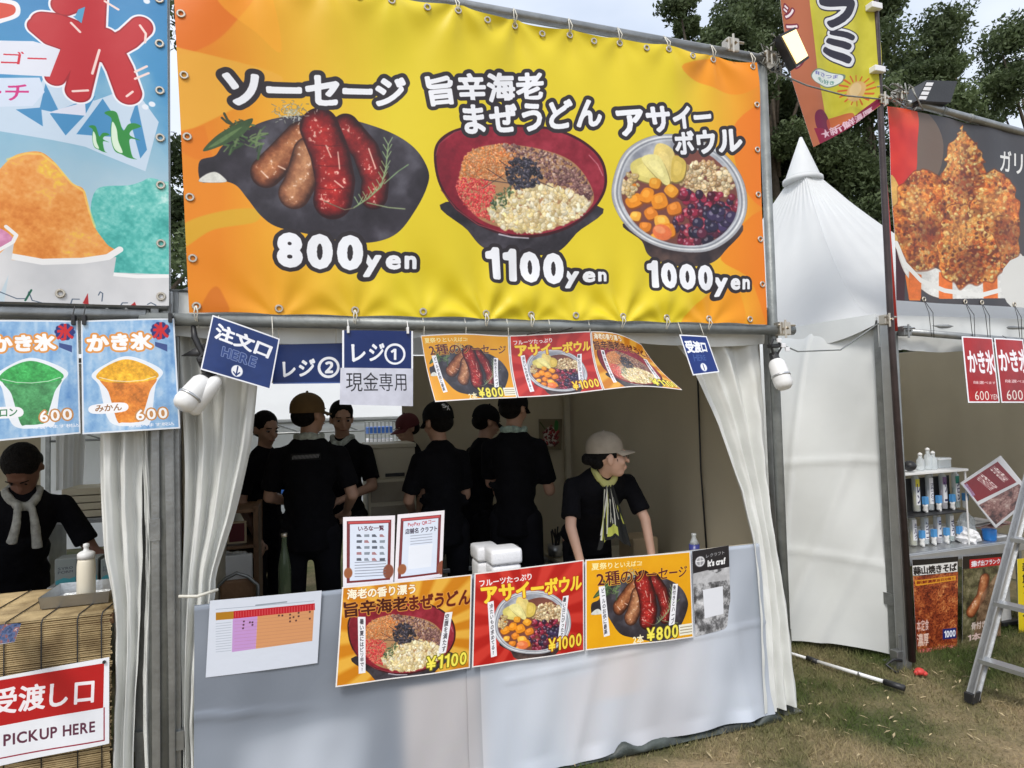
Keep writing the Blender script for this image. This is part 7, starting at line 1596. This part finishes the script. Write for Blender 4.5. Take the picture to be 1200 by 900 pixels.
o = m.build('bamboo_blind', M['reed'], LC, True); o['kind'] = 'stuff'
m = MB()
for x in (-1.7, -1.45, -1.2, -.95, -.74, -.63, -.52, -.41, -.30, -.225): m.tube([(x+.02, .44, ZC+.006), (x, -.028, ZC+.006), (x-.003, -.037, ZC-.01), (x, -.037, .03)], .0022, 5)
m.build('binding_cord', M['black'], LC, True)
q = (-30, 799, 128, 770, 128, 871, -32, 904); f = qpf(q, -.05, .0, .003, 1.2); o = sheet('pickup_board', 'red and white pickup sign on the bamboo blind of the left stall', 'sign', f, art_pickup(), 12, 8, rough=.25, thick=.002, coat=.3)
p = f(.965, .04); MB().lathe([(.006, -.002), (.006, .002)], 8, p+Vector((0, -.006, 0)), rotm('X', PI/2)).build('push_pin', M['black'], o)
p = at(104, 722, .2); x0, x1 = at(50, 715, .12).x, at(128, 715, .12).x; t = thing('steel_tray', 'shallow stainless tray holding the squeeze bottle', 'tray', ((x0+x1)/2, .2, ZC+.004))
m = MB(); e = [(x0, .1), (x1, .1), (x1, .3), (x0, .3)]; m.box((x0, .1, ZC+.006), (x1, .3, ZC+.010)); 
for a, b in zip(e, e[1:]+e[:1]): m.prism([(a[0], a[1], ZC+.006), (b[0], b[1], ZC+.006), (b[0]+(b[0]-(x0+x1)/2)*.05, b[1]+(b[1]-.2)*.08, ZC+.05), (a[0]+(a[0]-(x0+x1)/2)*.05, a[1]+(a[1]-.2)*.08, ZC+.05)], (0, 0, .0022) if False else ((.002, 0, 0) if a[0] == b[0] else (0, .002, 0)))
m.build('tray_pan', M['trayst'], t)
p = at(101, 712, .16); p.z = ZC+.011; t = thing('squeeze_bottle', 'cream squeeze bottle standing in the steel tray', 'bottle', tuple(p)); MB().lathe([(.029, 0), (.032, .006), (.031, .13), (.029, .15), (.027, .158)], 20, p).build('bottle_body', M['cream'], t, True)
MB().lathe([(.030, .159), (.030, .178), (.024, .184), (.010, .19), (.008, .20), (.011, .204), (.010, .215), (.004, .217)], 18, p).build('bottle_cap', M['white'], t, True)
def art_leaf():
    c = Cv(200, 130, (0, 730, 25, 728, 17, 752, 0, 755), (70, 90, 120)); c.im = ramp(fbm(200, 130, 24, 3, 4, .7), [(0, (40, 50, 80)), (.5, (90, 110, 150)), (.75, (150, 80, 70)), (1, (200, 210, 220))]); return c
def leaff(u, v): a, b, c, d = atz(-8, 733, ZC+.012), atz(25, 730, ZC+.012), atz(17, 752, ZC+.012), atz(-16, 757, ZC+.012); return bilin([a, b, c, d], u, v)
sheet('leaflet', 'dark blue leaflet lying on the bamboo counter at the left edge', 'leaflet', leaff, art_leaf(), 2, 2)
def art_box(k):
    c = Cv(200, 260, (0, 0, 10, 0, 10, 13, 0, 13), (96, 104, 104)); c.text('SYRO', (1.2, 4, 8.6, 3.8, 8.6, 5, 1.2, 5.4), (50, 56, 66), .03); c.text('FORM', (1.2, 6, 8.6, 5.8, 8.6, 7, 1.2, 7.4), (50, 56, 66), .03); c.poly([(0, 11), (4, 9.6), (7, 10.4), (10, 9.4), (10, 13), (0, 13)], (40, 110, 120)); return c
for k, (a_, b_) in enumerate(((64, 90), (93, 115), (118, 134))):
    a, b = at(a_, 656, .52), at(b_, 697, .52); t = thing('printed_carton', ['left grey carton with dark lettering behind the tray', 'middle grey carton with dark lettering behind the squeeze bottle', 'right grey carton with dark lettering beside the curtain'][k], 'box', ((a.x+b.x)/2, .52, ZC), 'printed cartons behind the tray')
    MB().box((a.x, .52, ZC-.005), (b.x, .62, a.z), bev=.002).build('carton_body', M['card'] if False else mat('grey_carton%d' % k, (.13, .145, .145), .6), t); MB().grid(lambda u, v: Vector((lerp(a.x+.004, b.x-.004, u), .5185, lerp(a.z-.004, ZC, v))), 2, 2, 0, .001).build('carton_print', pmat(art_box(k), 'carton_print', .5), t)
t = thing('rear_table', 'rear work table of the shaved ice stall', 'table', (-.6, .8, 0)); MB().box((-.58, .51, ZC-.04), (-.16, .70, ZC-.008), bev=.004).build('table_top', M['steel'], t)
for x in (-.55, -.2):
    for y in (.54, .67): MB().box((x-.015, y-.015, 0), (x+.015, y+.015, ZC-.04)).build('leg', M['steel'], t)
t = thing('storage_crate', 'pale storage crate on a shelf behind the man at the left', 'crate', tuple(at(98, 590, 1.9))); a, b = at(72, 574, 1.9), at(119, 606, 1.9)
for k in range(4): MB().box((a.x, 1.9, lerp(b.z, a.z, k/4)+.006), (b.x, 2.2, lerp(b.z, a.z, (k+1)/4)), bev=.004).build('slat', M['beige'], t)
t = thing('rear_shelf', 'rear shelf under the pale crate in the shaved ice stall', 'shelf', (a.x, 2.0, 0)); MB().box((a.x-.1, 1.88, b.z-.03), (b.x+.05, 2.25, b.z), bev=.003).build('shelf', M['steel'], t)
for x in (a.x-.08, b.x+.03): MB().box((x-.015, 1.9, 0), (x+.015, 2.2, b.z-.03)).build('side_panel', M['steel'], t)
t = thing('hung_cloth', 'pale blue white cloth hanging in the back of the shaved ice stall', 'cloth', tuple(at(82, 510, 2.3))); MB().grid(lambda u, v: Vector((lerp(at(66, 520, 2.3).x, at(lerp(103, 96, v), 520, 2.3).x, u), 2.3+.02*nz1(u*9), lerp(2.0, at(80, 574, 2.3).z, v))), 24, 10, thick=.003).build('cloth', M['tentfar'], t, True)
print('objects', len(bpy.data.objects), 'tris', sum(len(o.data.loop_triangles) or sum(len(p.vertices)-2 for p in o.data.polygons) for o in bpy.data.objects if o.type == 'MESH' and o.users))
